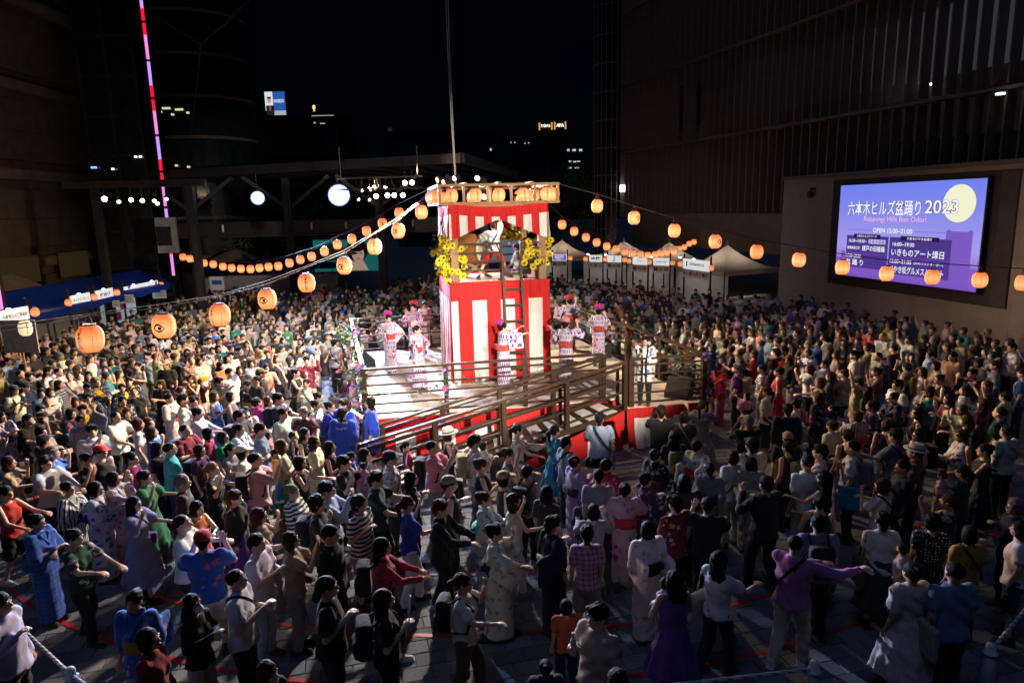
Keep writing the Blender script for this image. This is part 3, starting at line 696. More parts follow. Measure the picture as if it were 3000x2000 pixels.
# small interior lamps seen between the fins
M_SPK = emit('interior_lamp', (.9, .95, 1), 2.5)
for px_, py_, Y in ((2561, 267, 34), (2583, 270, 33.6), (2681, 240, 31), (2704, 244, 30.4), (2728, 247, 29.8), (2931, 275, 25.5), (2308, 313, 38.5), (2790, 425, 29.5)):
    lp(MB().box(at(px_, py_, Y), (.22, .22, .07)).build('ceiling_lamp', M_SPK if Y != 29.5 else emit('green_lamp', (.1, .9, .7), .8)), 0)
# glazed corner stair
gl = tag(empty('glazed_corner', (8.15, 54.2, 0)), 'curved glass corner tower at the far edge of the louvred building', 'building')
mb = MB(); mul = []
for i in range(9):
    t = R(150 + 15 * i); p = Vector((1.55 * math.cos(t), 1.55 * math.sin(t), 0)); mul.append(p)
for i in range(8):
    a, b = mul[i], mul[i + 1]; mb.add([a, b, b + Vector((0, 0, 26)), a + Vector((0, 0, 26))], [(0, 1, 2, 3)])
mb.build('glass_skin', M_GLASSD, gl)
for p in mul: MB().box(p + Vector((0, 0, 13)), (.07, .07, 26)).build('mullion', M_FIN, gl)
for z in range(2, 26, 2):
    mb = MB()
    for i in range(8): mb.beam(mul[i] * 1.02 + Vector((0, 0, z)), mul[i + 1] * 1.02 + Vector((0, 0, z)), .06, .08)
    mb.build('transom', M_FIN, gl)
MB().box((.4, -1.8, 7.0), (.35, .2, .5)).build('wall_lamp', emit('wall_lamp', (.85, .92, 1), 6), gl)

# ---------------------------------------------------------------- screen wall and the big screen
d_w = Vector((-.215, .977, 0)).normalized()
def wl(t, z, off=0): return Vector((13.75, 28.4, z)) - d_w * t + Vector((-d_w.y, d_w.x, 0)) * off      # t runs towards the camera, off stands out from the wall
wall = tag(empty('screen_wall', (14.5, 25, 0)), 'pale concrete wall that carries the big blue screen', 'wall')
WI = Matrix.Translation((-14.5, -25, 0))
def wp(o): o.parent = wall; o.matrix_parent_inverse = WI; return o
def slab(name, t0, t1, z0, z1, off, th, m):
    c = (wl(t0, z0, off) + wl(t1, z1, off)) / 2
    return MB().beam(wl(t0, (z0 + z1) / 2, off), wl(t1, (z0 + z1) / 2, off), th, z1 - z0).build(name, m)
for t0, t1, zt in ((-4.55, -1.0, 6.75), (-.99, 7.6, 6.75), (7.61, 11.4, 6.75), (11.41, 16, 6.75)):
    wp(slab('wall_panel', t0, t1, -.02, zt, -.5, .6, M_CONC))
wp(slab('coping', -4.6, 16, 6.755, 6.9, -.48, .7, M_CONC2))
wp(slab('screen_recess', -1.0, 7.45, 2.3, 6.6, -.19, .05, mat('recess', (.06, .05, .05), .7)))
for k in range(26):     # ribbed panel beside the screen
    t = 6.86 + k * .022
    wp(slab('ribbed_panel', t, t + .012, 2.35, 6.55, -.155, .04, M_CONC2))
wp(slab('access_hatch', -2.6, -2.0, 3.5, 4.7, -.196, .02, M_CONC))
cam_ = tag(empty('security_camera', wl(-2.3, 6.2, 0)), 'small security camera on the wall left of the screen', 'camera')
MB().lathe([(.04, -.2), (.11, -.14), (.12, 0), (.09, .1), (.03, .14)], 12, (0, 0, -.1)).build('dome', M_STEEL, cam_); MB().box((.2, 0, .1), (.4, .08, .08)).build('bracket', M_STEEL, cam_)

scr = empty('led_screen', wl(-.28, 2.74, .03)); scr.rotation_euler = (0, 0, math.atan2(-d_w.y, -d_w.x))
tag(scr, 'large bright blue LED screen with the festival programme and yellow moon', 'screen')
SWD, SHT = 6.78, 3.62       # local: x runs right along the picture, -y faces the arena, z up
MB().box((SWD / 2, .06, SHT / 2), (SWD + .12, .1, SHT + .12)).build('housing', M_BLACK, scr)
def lit(name, cols, strength=1.0, size=None):
    m, nt, b, nodes, links = _new(name)
    sep = N(nodes, 'ShaderNodeSeparateXYZ'); links.new(coords(nt, 'Generated'), sep.inputs[0])
    b.inputs['Base Color'].default_value = (.01, .01, .01, 1); b.inputs['Roughness'].default_value = .4
    links.new(ramp(nt, sep.outputs[2], cols), b.inputs['Emission Color']); b.inputs['Emission Strength'].default_value = strength
    return m
DISP = MB().box((SWD / 2, 0, SHT / 2), (SWD, .01, SHT)).build('display', lit('display_glow', [(0, (.17, .08, .50)), (.12, (.21, .12, .58)), (.35, (.38, .32, .80)), (.75, (.21, .24, .82)), (1, (.16, .22, .85))]), scr)
def sx(px_): return px_ / 1000 * SWD
def sz(py_): return (1 - py_ / 560) * SHT        # layout sheet 1000 x 560
LAY = [-.008]
def flat(name, poly, m, dy=None):
    LAY[0] -= .0025; y = dy if dy is not None else LAY[0]
    return MB().add([(sx(a), y, sz(b)) for a, b in poly], [tuple(range(len(poly)))[::-1]]).build(name, m, DISP)
def rectp(x0, y0, x1, y1): return [(x0, y0), (x1, y0), (x1, y1), (x0, y1)]
E_MOON = emit('screen_moon', (.92, .93, .66), .95, (0, 0, 0)); E_CITY = emit('screen_city', (.24, .11, .6), .9, (0, 0, 0)); E_CITY2 = emit('screen_city_dark', (.085, .035, .3), .95, (0, 0, 0))
E_PANEL = emit('screen_panel', (.085, .045, .31), .8, (0, 0, 0)); E_PILL = emit('screen_pill', (.015, .006, .06), 1, (0, 0, 0)); E_WHITE = emit('screen_white', (.9, .92, 1), 1, (0, 0, 0)); E_PINK = emit('screen_pink', (.78, .55, .88), 1, (0, 0, 0)); E_TOWER = emit('screen_tower', (.2, .1, .55), .95, (0, 0, 0)); E_EDGE = emit('screen_edge', (.06, .02, .22), 1, (0, 0, 0)); E_PURP = emit('screen_purple', (.3, .08, .6), 1, (0, 0, 0))
flat('moon', [(858 + 96 * math.cos(t * math.pi / 24), 120 + 96 * math.sin(t * math.pi / 24)) for t in range(48)], E_MOON)
def skyline(seed, x0, x1, base, lo, hi):
    r = random.Random(seed); p = [(x0, base)]; x = x0
    while x < x1:
        w = r.uniform(14, 42); hgt = r.uniform(lo, hi); p += [(x, hgt), (min(x + w, x1), hgt)]; x += w
    return p + [(x1, base)]
flat('skyline', skyline(3, 0, 1000, 545, 400, 478), E_CITY)
flat('tower_drawing', [(800, 262), (815, 250), (830, 262), (930, 262), (945, 250), (955, 262), (955, 545), (800, 545)], E_TOWER)
for k in range(13): flat('tower_stripe', rectp(805, 280 + k * 20, 868, 284 + k * 20), E_CITY, LAY[0] - .002) ; flat('tower_stripe', rectp(890, 280 + k * 20, 950, 284 + k * 20), E_CITY, LAY[0] - .0)
LAY[0] -= .003
flat('title_rule', rectp(105, 269, 300, 272), E_PURP); flat('title_rule', rectp(610, 269, 860, 272), E_PURP)
flat('programme_panel', rectp(100, 305, 432, 500), E_PANEL); flat('programme_panel', rectp(442, 305, 850, 515), E_PANEL)
flat('far_city', skyline(9, 105, 425, 499, 400, 495), E_CITY2); flat('far_city', skyline(12, 446, 845, 514, 380, 505), E_CITY2)
flat('heading_pill', rectp(160, 295, 372, 319), E_PILL); flat('heading_pill', rectp(520, 297, 775, 321), E_PILL)
flat('panel_rule', rectp(105, 411, 428, 413), E_PURP); flat('panel_rule', rectp(446, 416, 846, 418), E_PURP)
LAY[0] -= .004
def stext(t, cx, cy, h, w=None, m=None, edge=None):
    y = LAY[0]
    if edge: letters(t, 1, edge, DISP, (sx(cx), y + .002, sz(cy)), (R(90), 0, 0), .045, sx(w) + .02, height=h / 560 * SHT + .02, name='lettering')
    letters(t, 1, m or E_WHITE, DISP, (sx(cx), y, sz(cy)), (R(90), 0, 0), .012, sx(w), height=h / 560 * SHT)
stext('六本木ヒルズ盆踊り', 368, 140, 86, 545, edge=E_EDGE); stext('2023', 770, 136, 70, 205, edge=E_EDGE)
stext('Roppongi Hills Bon Odori', 460, 208, 40, 450, E_PINK, E_PURP)
stext('OPEN 15:00~21:00', 455, 270, 28, 285)
stext('六本木ヒルズアリーナ', 266, 307, 15, 160); stext('六本木けやき坂通り', 648, 309, 15, 165)
stext('16:30~/18:30~', 195, 337, 20, 145); flat('text_plate', rectp(285, 325, 415, 350), emit('screen_plate', (.55, .56, .85), 1, (0, 0, 0))); LAY[0] -= .003
stext('日本の芸能', 350, 338, 19, 122, E_CITY2)
stext('福島県浪江町', 165, 380, 20, 105); stext('請戸の田植踊', 325, 379, 34, 175)
stext('17:00~20:00', 170, 430, 22, 120); stext('盆 踊 り', 180, 468, 38, 145)
stext('16:00~19:30', 545, 343, 22, 150); stext('いきものアート縁日', 640, 388, 42, 350)
stext('15:00~21:00', 535, 440, 23, 150); stext('(20:45ラストオーダー)', 720, 442, 17, 190); stext('けやき坂グルメストリート', 642, 486, 42, 360)

# ---------------------------------------------------------------- stone building on the left and the lift tower
M_STONE = mat('dark_stone', (.13, .10, .065), .8, 0, .25, 1.3, .2); M_STONE2 = mat('stone_band', (.21, .17, .12), .8, 0, .2, 1.3, .2)
lb = tag(empty('stone_building', (-26, 34, 0)), 'dark curved stone building with pale string courses behind the left stalls', 'building')
LI = Matrix.Translation((26, -34, 0))
def lbp(o): o.parent = lb; o.matrix_parent_inverse = LI; return o
arc = [Vector((-24.5 - .02 * (i - 6) ** 2, 12 + i * 2.9, 0)) for i in range(13)]
for ci, z in enumerate(np.arange(0, 24, 1.45)):
    band_ = ci % 3 == 2
    mb = MB()
    for a, b in zip(arc[:-1], arc[1:]): mb.beam(a + Vector((-.25 if not band_ else 0, 0, z + .72)), b + Vector((-.25 if not band_ else 0, 0, z + .72)), .7, .5 if band_ else 1.43)
    lbp(mb.build('string_course' if band_ else 'wall_course', M_STONE2 if band_ else M_STONE))
    if band_:
        mb = MB()
        for a, b in zip(arc[:-1], arc[1:]): mb.beam(a + Vector((-.4, 0, z + .72)), b + Vector((-.4, 0, z + .72)), .6, 1.43)
        lbp(mb.build('wall_course', M_STONE))
M_AMBER = emit('amber_window', (1, .62, .25), .018, (.05, .04, .03))
for y, w in ((22.5, 1.6), (25.2, 1.4), (28.5, 2.2), (33.5, 3.2), (38, 2.5)):
    lbp(MB().box((-24.1, y, 3.3), (.06, w, 1.3)).build('doorway', M_AMBER))
lift = tag(empty('lift_tower', (-19.2, 37.5, 0)), 'dark glass lift tower beside the pink light strip', 'tower')
MB().box((-1.6, 1.4, 9.5), (3.0, 2.2, 19)).build('shaft', M_GLASSD, lift)
for z in range(1, 19, 2): MB().box((-1.6, .28, z), (3.1, .06, .14)).build('transom', M_STEEL, lift)
for x in (-3.05, -1.6, -.15): MB().box((x, .26, 9.5), (.14, .1, 19)).build('mullion', M_STEEL, lift)
MB().box((-1.6, .2, 19.3), (3.8, 3, .5)).build('cap', M_STEEL, lift)
for a, b, c in ((-2.9, .15, 8.4), (-1.9, .15, 8.3), (-.6, .15, 8.9), (-.35, .15, 8.9)): MB().box((a, b, c), (.3 if a < -2.5 else .14, .05, .1)).build('indicator_lamp', emit('blue_lamp', (.2, .35, 1), 2) if a < -2.5 else emit('white_lamp', (1, .9, .75), 1.6), lift)
tag(MB().beam(at(460, 690, 33.5), at(466, 690, 33.5) + Vector((.9, 0, 0)), .15, 1.7).build('wall_monitor', mat('grey_casing', (.3, .28, .27), .6)), 'white framed box hanging on the lift tower', 'monitor')
mon = bpy.data.objects['wall_monitor']; MB().beam(at(462, 692, 33.4), at(464, 692, 33.4) + Vector((.62, 0, 0)), .15, .9).build('panel', M_BLACK, mon)
E_PK = emit('led_pink', (.78, .25, .72), 1.15); E_LV = emit('led_lavender', (.55, .3, .95), 1.15); E_RD = emit('led_red', (1, .01, .06), 1.1)
def led(name, base, z0, z1, n, label):
    o = tag(empty(name, base), label, 'light strip'); MB().box((-.1, .12, (z0 + z1) / 2), (.3, .2, z1 - z0 + .4)).build('mast', M_STEEL, o)
    L = (z1 - z0) / n
    for i in range(n):
        a = z0 + i * L + .07; b = z0 + (i + 1) * L - .05
        if i % 2: parts = ((a, a + (b - a) * .33, E_RD), (a + (b - a) * .33, b, E_LV))
        else: parts = ((a, a + (b - a) * .67, E_PK), (a + (b - a) * .67, b, E_RD))
        for p, q, m in parts: MB().box((0, -.02, (p + q) / 2), (.12, .08, q - p - .004)).build('light_segment', m, o)
    return o
led('light_strip', (-18.15, 36.9, 0), 2.55, 17.2, 8, 'tall pink and red light strip on the lift tower')
led('light_strip', (-18.7, 24.9, 0), 2.3, 7.6, 3, 'short pink and red light strip at the left edge by the stalls')
cyl = tag(empty('glass_rotunda', (-21.5, 50, 0)), 'dim round glass stair drum behind the lift tower', 'building')
mb = MB().lathe([(3.6, 0), (3.6, 24)], 28); mb.build('glass_skin', M_GLASSD, cyl)
for z in np.arange(3, 24, 2.6): MB().lathe([(3.66, -.09), (3.75, -.09), (3.75, .09), (3.66, .09)], 28, (0, 0, z)).build('floor_edge', M_STONE, cyl)
for k, (a, z) in enumerate(((255, 12.4), (262, 12.6), (268, 12.2), (275, 12.5), (283, 12.3), (266, 9.0), (278, 8.9), (250, 12.1))):
    MB().box((3.7 * math.cos(R(a)), 3.7 * math.sin(R(a)), z), (.5 if k in (1, 3) else .16, .1, .12)).build('ceiling_lamp', emit('dim_lamp', (1, .88, .6), .7), cyl)

# ---------------------------------------------------------------- far city: buildings with lit windows and rooftop signs
M_NIGHT = mat('night_facade', (.022, .022, .026), .8, 0, .2, .05, 0)
E_WW = emit('far_window_white', (.85, .93, 1), .55); E_WY = emit('far_window_warm', (1, .8, .5), .6)
def far_building(name, x0, x1, ytop, Y, label, wins=(), dep=20):
    a, b = at(x0, ytop, Y), at(x1, ytop, Y); o = tag(empty(name, ((a.x + b.x) / 2, Y, 0)), label, 'building')
    MB().box((0, dep / 2, a.z / 2), (b.x - a.x, dep, a.z)).build('wall', M_NIGHT, o); MB().box((0, dep / 2, a.z + .3), (b.x - a.x + .6, dep + .6, .5)).build('roof', M_NIGHT, o)
    for (p, q, w, h, m) in wins:
        c = at(p, q, Y - .1); MB().box((c.x - o.location.x, -.1, c.z), (w * Y / 2000, .15, h * Y / 2000)).build('window', m, o)
    return o
far_building('office_block', 585, 745, 352, 75, 'far dark terrace block with a row of lit office windows', [(600 + k * 21, 364 + k * 4.5 + (k > 2) * 2, 17, 14, E_WW if k % 3 else emit('far_dim', (.5, .6, .6), .18)) for k in range(7)] + [(735, 487, 9, 16, E_WY), (745, 488, 8, 16, E_WY), (652, 450, 12, 16, emit('far_tan', (.9, .7, .5), .12))])
bb = far_building('billboard_building', 770, 850, 345, 150, 'far dark building under the glowing blue billboard', [(838, 414, 6, 8, E_WW), (790, 440, 4, 3, E_WW), (785, 458, 5, 2, E_WW), (828, 395, 14, 2, E_WW), (832, 440, 9, 8, emit('far_dim', (.5, .6, .6), .18))])
far_building('emblem_building', 905, 985, 340, 170, 'far dark tower with golden emblem on its lit crown', [(945, 338, 62, 3, E_WY), (922, 360, 5, 3, E_WY), (945, 362, 14, 2, E_WY)])
far_building('hotel_building', 1578, 1662, 382, 160, 'far dark hotel tower with lit rooftop sign corners', [(1665, 440, 7, 6, E_WW), (1682, 440, 10, 6, E_WW), (1701, 440, 9, 6, E_WW), (1670, 473, 7, 4, E_WW), (1684, 474, 9, 4, E_WW), (1695, 473, 9, 3, E_WW), (1670, 492, 9, 4, E_WW), (1690, 492, 12, 3, E_WW)])
far_building('apartment_block', 1150, 1440, 395, 110, 'far nearly black flats behind the canopy with a single lit window', [(1438, 438, 5, 6, E_WW), (1143, 380, 12, 8, emit('far_brown', (.6, .45, .3), .03))])
far_building('apartment_block', 1470, 1570, 410, 130, 'far dark block with a line of small white lamps', [(1497, 417.5, 3, 3, E_WW), (1508, 418, 3, 3, E_WW), (1538, 420, 3, 3, E_WW), (1549, 419, 3, 3, E_WW)])
# portrait billboard on the roof
c = at(806, 303, 149); bill = tag(empty('roof_billboard', c), 'small glowing blue advertising billboard with a man in a suit', 'billboard'); s = 149 / 2000
MB().box((0, .25, 0), (58 * s, .3, 64 * s)).build('housing', M_BLACK, bill)
def bp(name, x, z, w, h, m, d): return MB().box((x * s, .08 - d, z * s), (w * s, .02, h * s)).build(name, m, bill)
E_BLUE = emit('bill_blue', (.02, .11, .42), .9); E_BW = emit('bill_white', (.8, .85, .95), .85); E_SK = emit('bill_skin', (.6, .38, .28), .8); E_DK = emit('bill_dark', (.02, .02, .03), .6); E_OR = emit('bill_orange', (.5, .12, .03), .8)
bp('blue_field', 11, 6, 34, 50, E_BLUE, .0); bp('white_field', -17, 6, 22, 50, E_BW, .0); bp('footer', 11, -25.5, 34, 12, emit('bill_grey', (.55, .6, .65), .7), 0)
bp('suit', -15, -18, 22, 25, E_DK, .03); bp('tie', -15, -12, 4, 14, E_OR, .06)
MB().lathe([(.1 * s, -.01), (5.5 * s, -.01), (5.5 * s, .01), (.1 * s, .01)], 14, (-16 * s, .0, 8 * s), Matrix.Rotation(R(90), 3, 'X') @ Matrix.Diagonal((1, 1.35, 1))).build('face', E_SK, bill); bp('hair', -16, 15, 11, 5, E_DK, .09)
letters('HOUSE.DO', 1, E_BW, bill, (11 * s, -.05, 6 * s), (R(90), 0, 0), .04, 29 * s, height=9 * s); MB().box((0, 2, -60 * s), (40 * s, 1, 50 * s)).build('scaffold', M_STEEL, bill)
# emblem sign
c = at(920, 320, 168); emb = tag(empty('emblem_sign', c), 'golden knot emblem glowing on a far tower top', 'sign'); s = 168 / 2000; E_GD = emit('gold_sign', (1, .72, .3), 1.1)
MB().lathe([(2.4, -.05), (3, -.05), (3, .05), (2.4, .05)], 18, (0, 0, 5 * s), Matrix.Rotation(R(90), 3, 'X') @ Matrix.Diagonal((.12, .17, 1))).build('knot_loop', E_GD, emb)
for k, (a, b) in enumerate(((4, 4), (0, 4), (-4, 4))): MB().box((0, -.05, a * s), (7 * s, .05, 1.1 * s), M=Matrix.Rotation(R(38), 3, 'Y')).build('knot_bar', E_GD, emb); MB().box((0, .0, a * s), (7 * s, .05, 1.1 * s), M=Matrix.Rotation(R(-38), 3, 'Y')).build('knot_bar', E_GD, emb)
# hotel sign
for txt, x0, x1, yy, lab in (('アパホテル', 1585, 1612, 369, 'far white katakana hotel sign on a rooftop'), ('APA', 1630, 1652, 367, 'far white three letter rooftop sign beside the katakana one')):
    c = at((x0 + x1) / 2, yy, 158); sg = tag(empty('rooftop_sign', c), lab, 'sign'); s = 158 / 2000
    MB().box((0, .4, 0), ((x1 - x0 + 6) * s, .3, 16 * s)).build('backing', M_NIGHT, sg)
    letters(txt, 1, emit('sign_white', (1, 1, .95), 1.4), sg, (0, 0, 0), (R(90), 0, 0), .05, (x1 - x0) * s, height=9 * s)
    for x in (x0 - 4, x1 + 4): MB().box(((x - (x0 + x1) / 2) * s, .1, -1 * s), (4 * s, .3, 20 * s)).build('lit_corner', emit('amber_corner', (1, .42, .1), .8), sg)

# ---------------------------------------------------------------- arena canopy at the back
M_CAN = mat('canopy_steel', (.026, .022, .021), .5, .2, .15, 2, .05); M_CGL = mat('canopy_glass', (.10, .12, .14), .2, 0, .1, 1, 0, alpha=.55)
can = tag(empty('glass_canopy', (-8, 40, 0)), 'long glass and steel canopy on dark columns behind the stage', 'canopy'); CI = Matrix.Translation((8, -40, 0))
def cp(o): o.parent = can; o.matrix_parent_inverse = CI; return o
c0, c1, c2 = Vector((-2.0, 30.6, 7.95)), Vector((-20.5, 38.4, 7.95)), Vector((2.2, 56, 7.9))
eu, ev = (c1 - c0), (c2 - c0)
cp(MB().beam(c0, c1, .25, .42).build('edge_beam', M_CAN)); cp(MB().beam(c0, c2, .25, .42).build('edge_beam', M_CAN))
for i in range(1, 15): a = c0 + eu * i / 14; cp(MB().beam(a, a + ev, .09, .2).build('rafter', M_CAN))
for j in range(1, 9): a = c0 + ev * j / 9; cp(MB().beam(a + Vector((0, 0, .14)), a + eu + Vector((0, 0, .14)), .08, .1).build('purlin', M_CAN))
for i in range(14):
    for j in range(5):
        q = lambda a, b: c0 + eu * a / 14 + ev * b / 9 + Vector((0, 0, .24))
        cp(MB().add([q(i + .05, j + .05), q(i + .95, j + .05), q(i + .95, j + .95), q(i + .05, j + .95)], [(0, 1, 2, 3)]).build('glass_panel', M_CGL))
cols = [(-17.3, 37.9), (-12.15, 38.4), (-7.25, 39.0), (-1.5, 42)]
for x, y in cols:
    cp(MB().box((x, y, 3.7), (.42, .42, 7.9)).build('column', M_CAN)); cp(MB().box((x, y - .23, 3.7), (.16, .05, 7.9)).build('column_flange', M_CAN))
    cp(MB().beam((x, y, 6.0), (x + 2.2, y + .5, 7.75), .14, .2).build('brace', M_CAN)); cp(MB().beam((x, y, 6.0), (x - 2.2, y - .5, 7.75), .14, .2).build('brace', M_CAN))
for a, b in zip([(-21, 37.6)] + cols[:-1], cols): cp(MB().beam((a[0], a[1], 5.0), (b[0], b[1], 5.0), .3, .72).build('cross_beam', M_CAN)); cp(MB().beam((a[0], a[1] - .1, 4.58), (b[0], b[1] - .1, 4.58), .5, .1).build('beam_flange', M_CAN))
for x, y in ((-15.5, 37.8), (-10.8, 38.2), (-9.0, 38.5), (-5.4, 39.2)): cp(MB().lathe([(.06, -.18), (.07, .18)], 10, (x, y - .3, 5.05)).build('wall_lamp', M_WHITEP))
# small roof on the far right of the canopy
cp(MB().beam((-1.0, 41.5, 5.3), (4.0, 45, 5.9), .25, .5).build('side_beam', M_CAN)); cp(MB().add([(-.5, 34, 7.4), (5.2, 46, 6.0), (6.8, 48.5, 6.1), (2.5, 52, 7.4)], [(0, 1, 2, 3)]).build('side_roof', M_CAN))

# lamps: housings with glowing lenses, hung under truss and canopy
E_LENSW = emit('lens_warm', (1, .85, .6), 14, (.9, .9, .8)); E_LENSW2 = emit('lens_soft', (1, .88, .66), 3.0, (.9, .9, .8)); E_LENSC = emit('lens_cool', (.66, .8, 1), 30, (.9, .9, 1))
def hot_lens(name, rad, core, rim):
    m, nt, b, nodes, links = _new(name); ln = N(nodes, 'ShaderNodeVectorMath', operation='LENGTH'); links.new(coords(nt, 'Object', (1 / rad,) * 3), ln.inputs[0])
    links.new(ramp(nt, ln.outputs['Value'], [(0, (1, 1, 1)), (.45, (.75, .88, 1)), (.8, (.16, .32, 1)), (1, (.05, .12, .6))]), b.inputs['Emission Color'])  # glare painted into the emission: white core, blue halo towards the rim
    mr = N(nodes, 'ShaderNodeMapRange'); mr.inputs[1].default_value = .3; mr.inputs[3].default_value = core; mr.inputs[4].default_value = rim; links.new(ln.outputs['Value'], mr.inputs[0]); links.new(mr.outputs[0], b.inputs['Emission Strength']); return m
def lamp(loc, aim, r, lens, label, group, name='stage_lamp', hang=.5):
    loc = Vector(loc); d = (Vector(aim) - loc).normalized(); q = d.to_track_quat('Z', 'Y').to_matrix()
    o = tag(empty(name, loc), label, 'lamp', group)
    hs_ = MB().lathe([(r * .55, -r * 2.3), (r * .8, -r * 2.0), (r * .95, -r * .6), (r * 1.08, .0), (r * 1.08, .03), (r * .97, .03), (r * .97, .01)], 14, (0, 0, 0), q).build('housing', M_BLACK, o)
    MB().lathe([(.005, .012), (r * .95, .012), (r * .9, .02), (.005, .03)], 16, (0, 0, 0), q).build('lens', lens, hs_)
    MB().tube([d * -r + Vector((0, 0, r * .6)), Vector((0, 0, hang))], .018, 6).build('hanger', M_STEEL, o)
    return o
ordn = ['first', 'second', 'third', 'fourth', 'fifth', 'sixth', 'seventh', 'eighth', 'ninth', 'tenth', 'eleventh', 'twelfth', 'thirteenth', 'fourteenth', 'fifteenth', 'sixteenth', 'seventeenth', 'eighteenth', 'nineteenth', 'twentieth', 'twenty-first', 'twenty-second', 'twenty-third']
o = lamp(at(993, 572, 31.5), (-.5, 10, 3.5), .50, hot_lens('flood_lens', .5, 30, .9), 'very large blue white floodlight under the canopy, brightest lamp of all', None, 'floodlight', 1.2)
o = lamp(at(755, 580, 33.0), (-3, 10, 3), .33, hot_lens('flood_lens_small', .33, 16, .8), 'smaller cool white floodlight left of the brightest one', None, 'floodlight', 1.2)
row = [(1061, 557, 0), (1086, 555, 0), (1100, 552, 0), (1131, 551, 0), (1050, 584, 0), (1082, 585, 0), (1102, 575, 1), (1135, 572, 1), (1155, 572, 1), (1180, 572, 1), (1186, 536, 1), (1207, 535, 1)]
for k, (x, y, big) in enumerate(sorted(row)):
    lamp(at(x, y, 29.2), (1.5, 6, 3) if big else (6, 18, 0), .105 if big else .075, E_LENSW if big else E_LENSW2, f'warm {"dazzling" if big else "side-lit"} stage lamp on the rear truss, {ordn[k]} from the left', 'lamps on the rear truss', hang=.45)
tr = tag(empty('lamp_truss', at(1120, 545, 29.2)), 'dark lighting truss left of the tower', 'truss')
MB().beam((-1.9, 0, .35), (1.7, 0, .35), .07, .07).build('chord', M_STEEL, tr); MB().beam((-1.9, 0, -.12), (1.7, 0, -.12), .07, .07).build('chord', M_STEEL, tr)
for k in range(12): MB().tube([(-1.9 + .3 * k, 0, -.12), (-1.75 + .3 * k, 0, .35), (-1.6 + .3 * k, 0, -.12)], .015, 5).build('lacing', M_STEEL, tr)
for k, x in enumerate((-1.7, 1.5)): MB().tube([(x, 0, .35), (x, 0, 1.6)], .03, 6).build('hanger', M_STEEL, tr)
left = [(306, 583, 1), (348, 591, 0), (384, 586, 2), (417, 588, 2), (452, 588, 0), (461, 596, 0), (487, 583, 0)]
for k, (x, y, big) in enumerate(left):
    lamp(at(x, y, 31), (-2, 8, 4) if big else (-8, 20, 0), .12 if big == 1 else .095, E_LENSW if big else E_LENSW2, f'warm stage lamp under the left gantry, {ordn[k]} from the left', 'lamps on the left gantry', hang=.6)
g = tag(empty('lamp_gantry', at(380, 553, 31)), 'dark gantry carrying the left row of lamps', 'gantry')
MB().box((.2, .05, .2), (6.3, .25, .3)).build('beam', M_STEEL, g); MB().box((2.4, .6, -3.2), (.3, .3, 6.6)).build('post', M_STEEL, g); MB().box((-1.9, .6, -3.2), (.3, .3, 6.6)).build('post', M_STEEL, g)

# ---------------------------------------------------------------- cables overhead
tag(MB().tube([at(1303, -60, 21), at(1312, 150, 20.6), at(1322, 350, 20.4), at(1334, 538, 20.2)], .018, 6).build('tower_cable', mat('bright_wire', (.55, .5, .45), .4, .3, .1, 20, 0)), 'left hand strand of the steel cables rising above the tower', 'cable')
tag(MB().tube([at(1311, -60, 21.05), at(1317, 150, 20.65), at(1326, 350, 20.45), at(1336, 538, 20.25)], .018, 6).build('tower_cable', mat('bright_wire', (.55, .5, .45), .4, .3, .1, 20, 0)), 'right hand strand of the steel cables rising above the tower', 'cable')
tag(MB().tube([at(440, 40, 33), at(520, 90, 32), at(588, 131, 31)], .03, 6).build('canopy_cable', M_CABLE), 'dim cable from the lift tower top to a knot in the air', 'cable')
tag(MB().tube([at(588, 131, 31), at(660, 70, 30), at(735, -5, 29)], .03, 6).build('canopy_cable', M_CABLE), 'dim cable rising from the knot to the upper edge', 'cable')
tag(MB().tube([at(588, 131, 31), at(575, 260, 33), at(558, 400, 35)], .03, 6).build('canopy_cable', M_CABLE), 'dim cable dropping from the knot towards the canopy', 'cable')

# ---------------------------------------------------------------- stage deck
D_ = lambda x, y, z: Vector((x, y, z))
DFL, DFR, DBR, DBL = D_(-3.55, 15.4, 1), D_(4.52, 17.0, 1), D_(2.4, 24.7, 1), D_(-5.55, 23.1, 1)
EX0, EX1 = D_(2.72, 15.85, 1), D_(4.74, 16.2, 1)
def dk(u, v, z=1.0):
    a = DFL.lerp(DFR, u); b = DBL.lerp(DBR, u); p = a.lerp(b, v); p.z = z; return p
M_DECK = wood('deck_board', (.60, .52, .42), (.75, .67, .57), .6, (1.2, 9, 1), 2.5, .2); M_RAIL = wood('rail_timber', (.030, .016, .009), (.062, .033, .018), .5, (3, 3, 3), 6, .2); M_TIM = wood('tower_timber', (.27, .145, .062), (.42, .25, .12), .55, (4, 4, 1.2), 5, .25)
stage = tag(empty('stage', (-.5, 20.2, 0)), 'square wooden stage with red and white skirt around the tower', 'stage'); SI = Matrix.Translation((.5, -20.2, 0))
def sp(o): o.parent = stage; o.matrix_parent_inverse = SI; return o
NB = 26
for i in range(NB):
    for j in range(3):
        v0, v1 = i / NB, (i + 1) / NB - .0012; u0, u1 = (0, .34, .67, 1)[j] + (0 if j == 0 else (.03 * ((i * 7) % 5 - 2) / 2 + .001)), (0, .34, .67, 1)[j + 1] + (0 if j == 2 else .03 * ((i * 7) % 5 - 2) / 2 - .001)
        p = [dk(u0, v0), dk(u1, v0), dk(u1, v1), dk(u0, v1)]; dz = Vector((0, 0, random.uniform(-.002, .001)))
        sp(MB().add([q + dz for q in p] + [q - Vector((0, 0, .03)) for q in p], [(0, 1, 2, 3), (0, 4, 5, 1), (1, 5, 6, 2), (2, 6, 7, 3), (3, 7, 4, 0)]).build('deck_board', M_DECK))
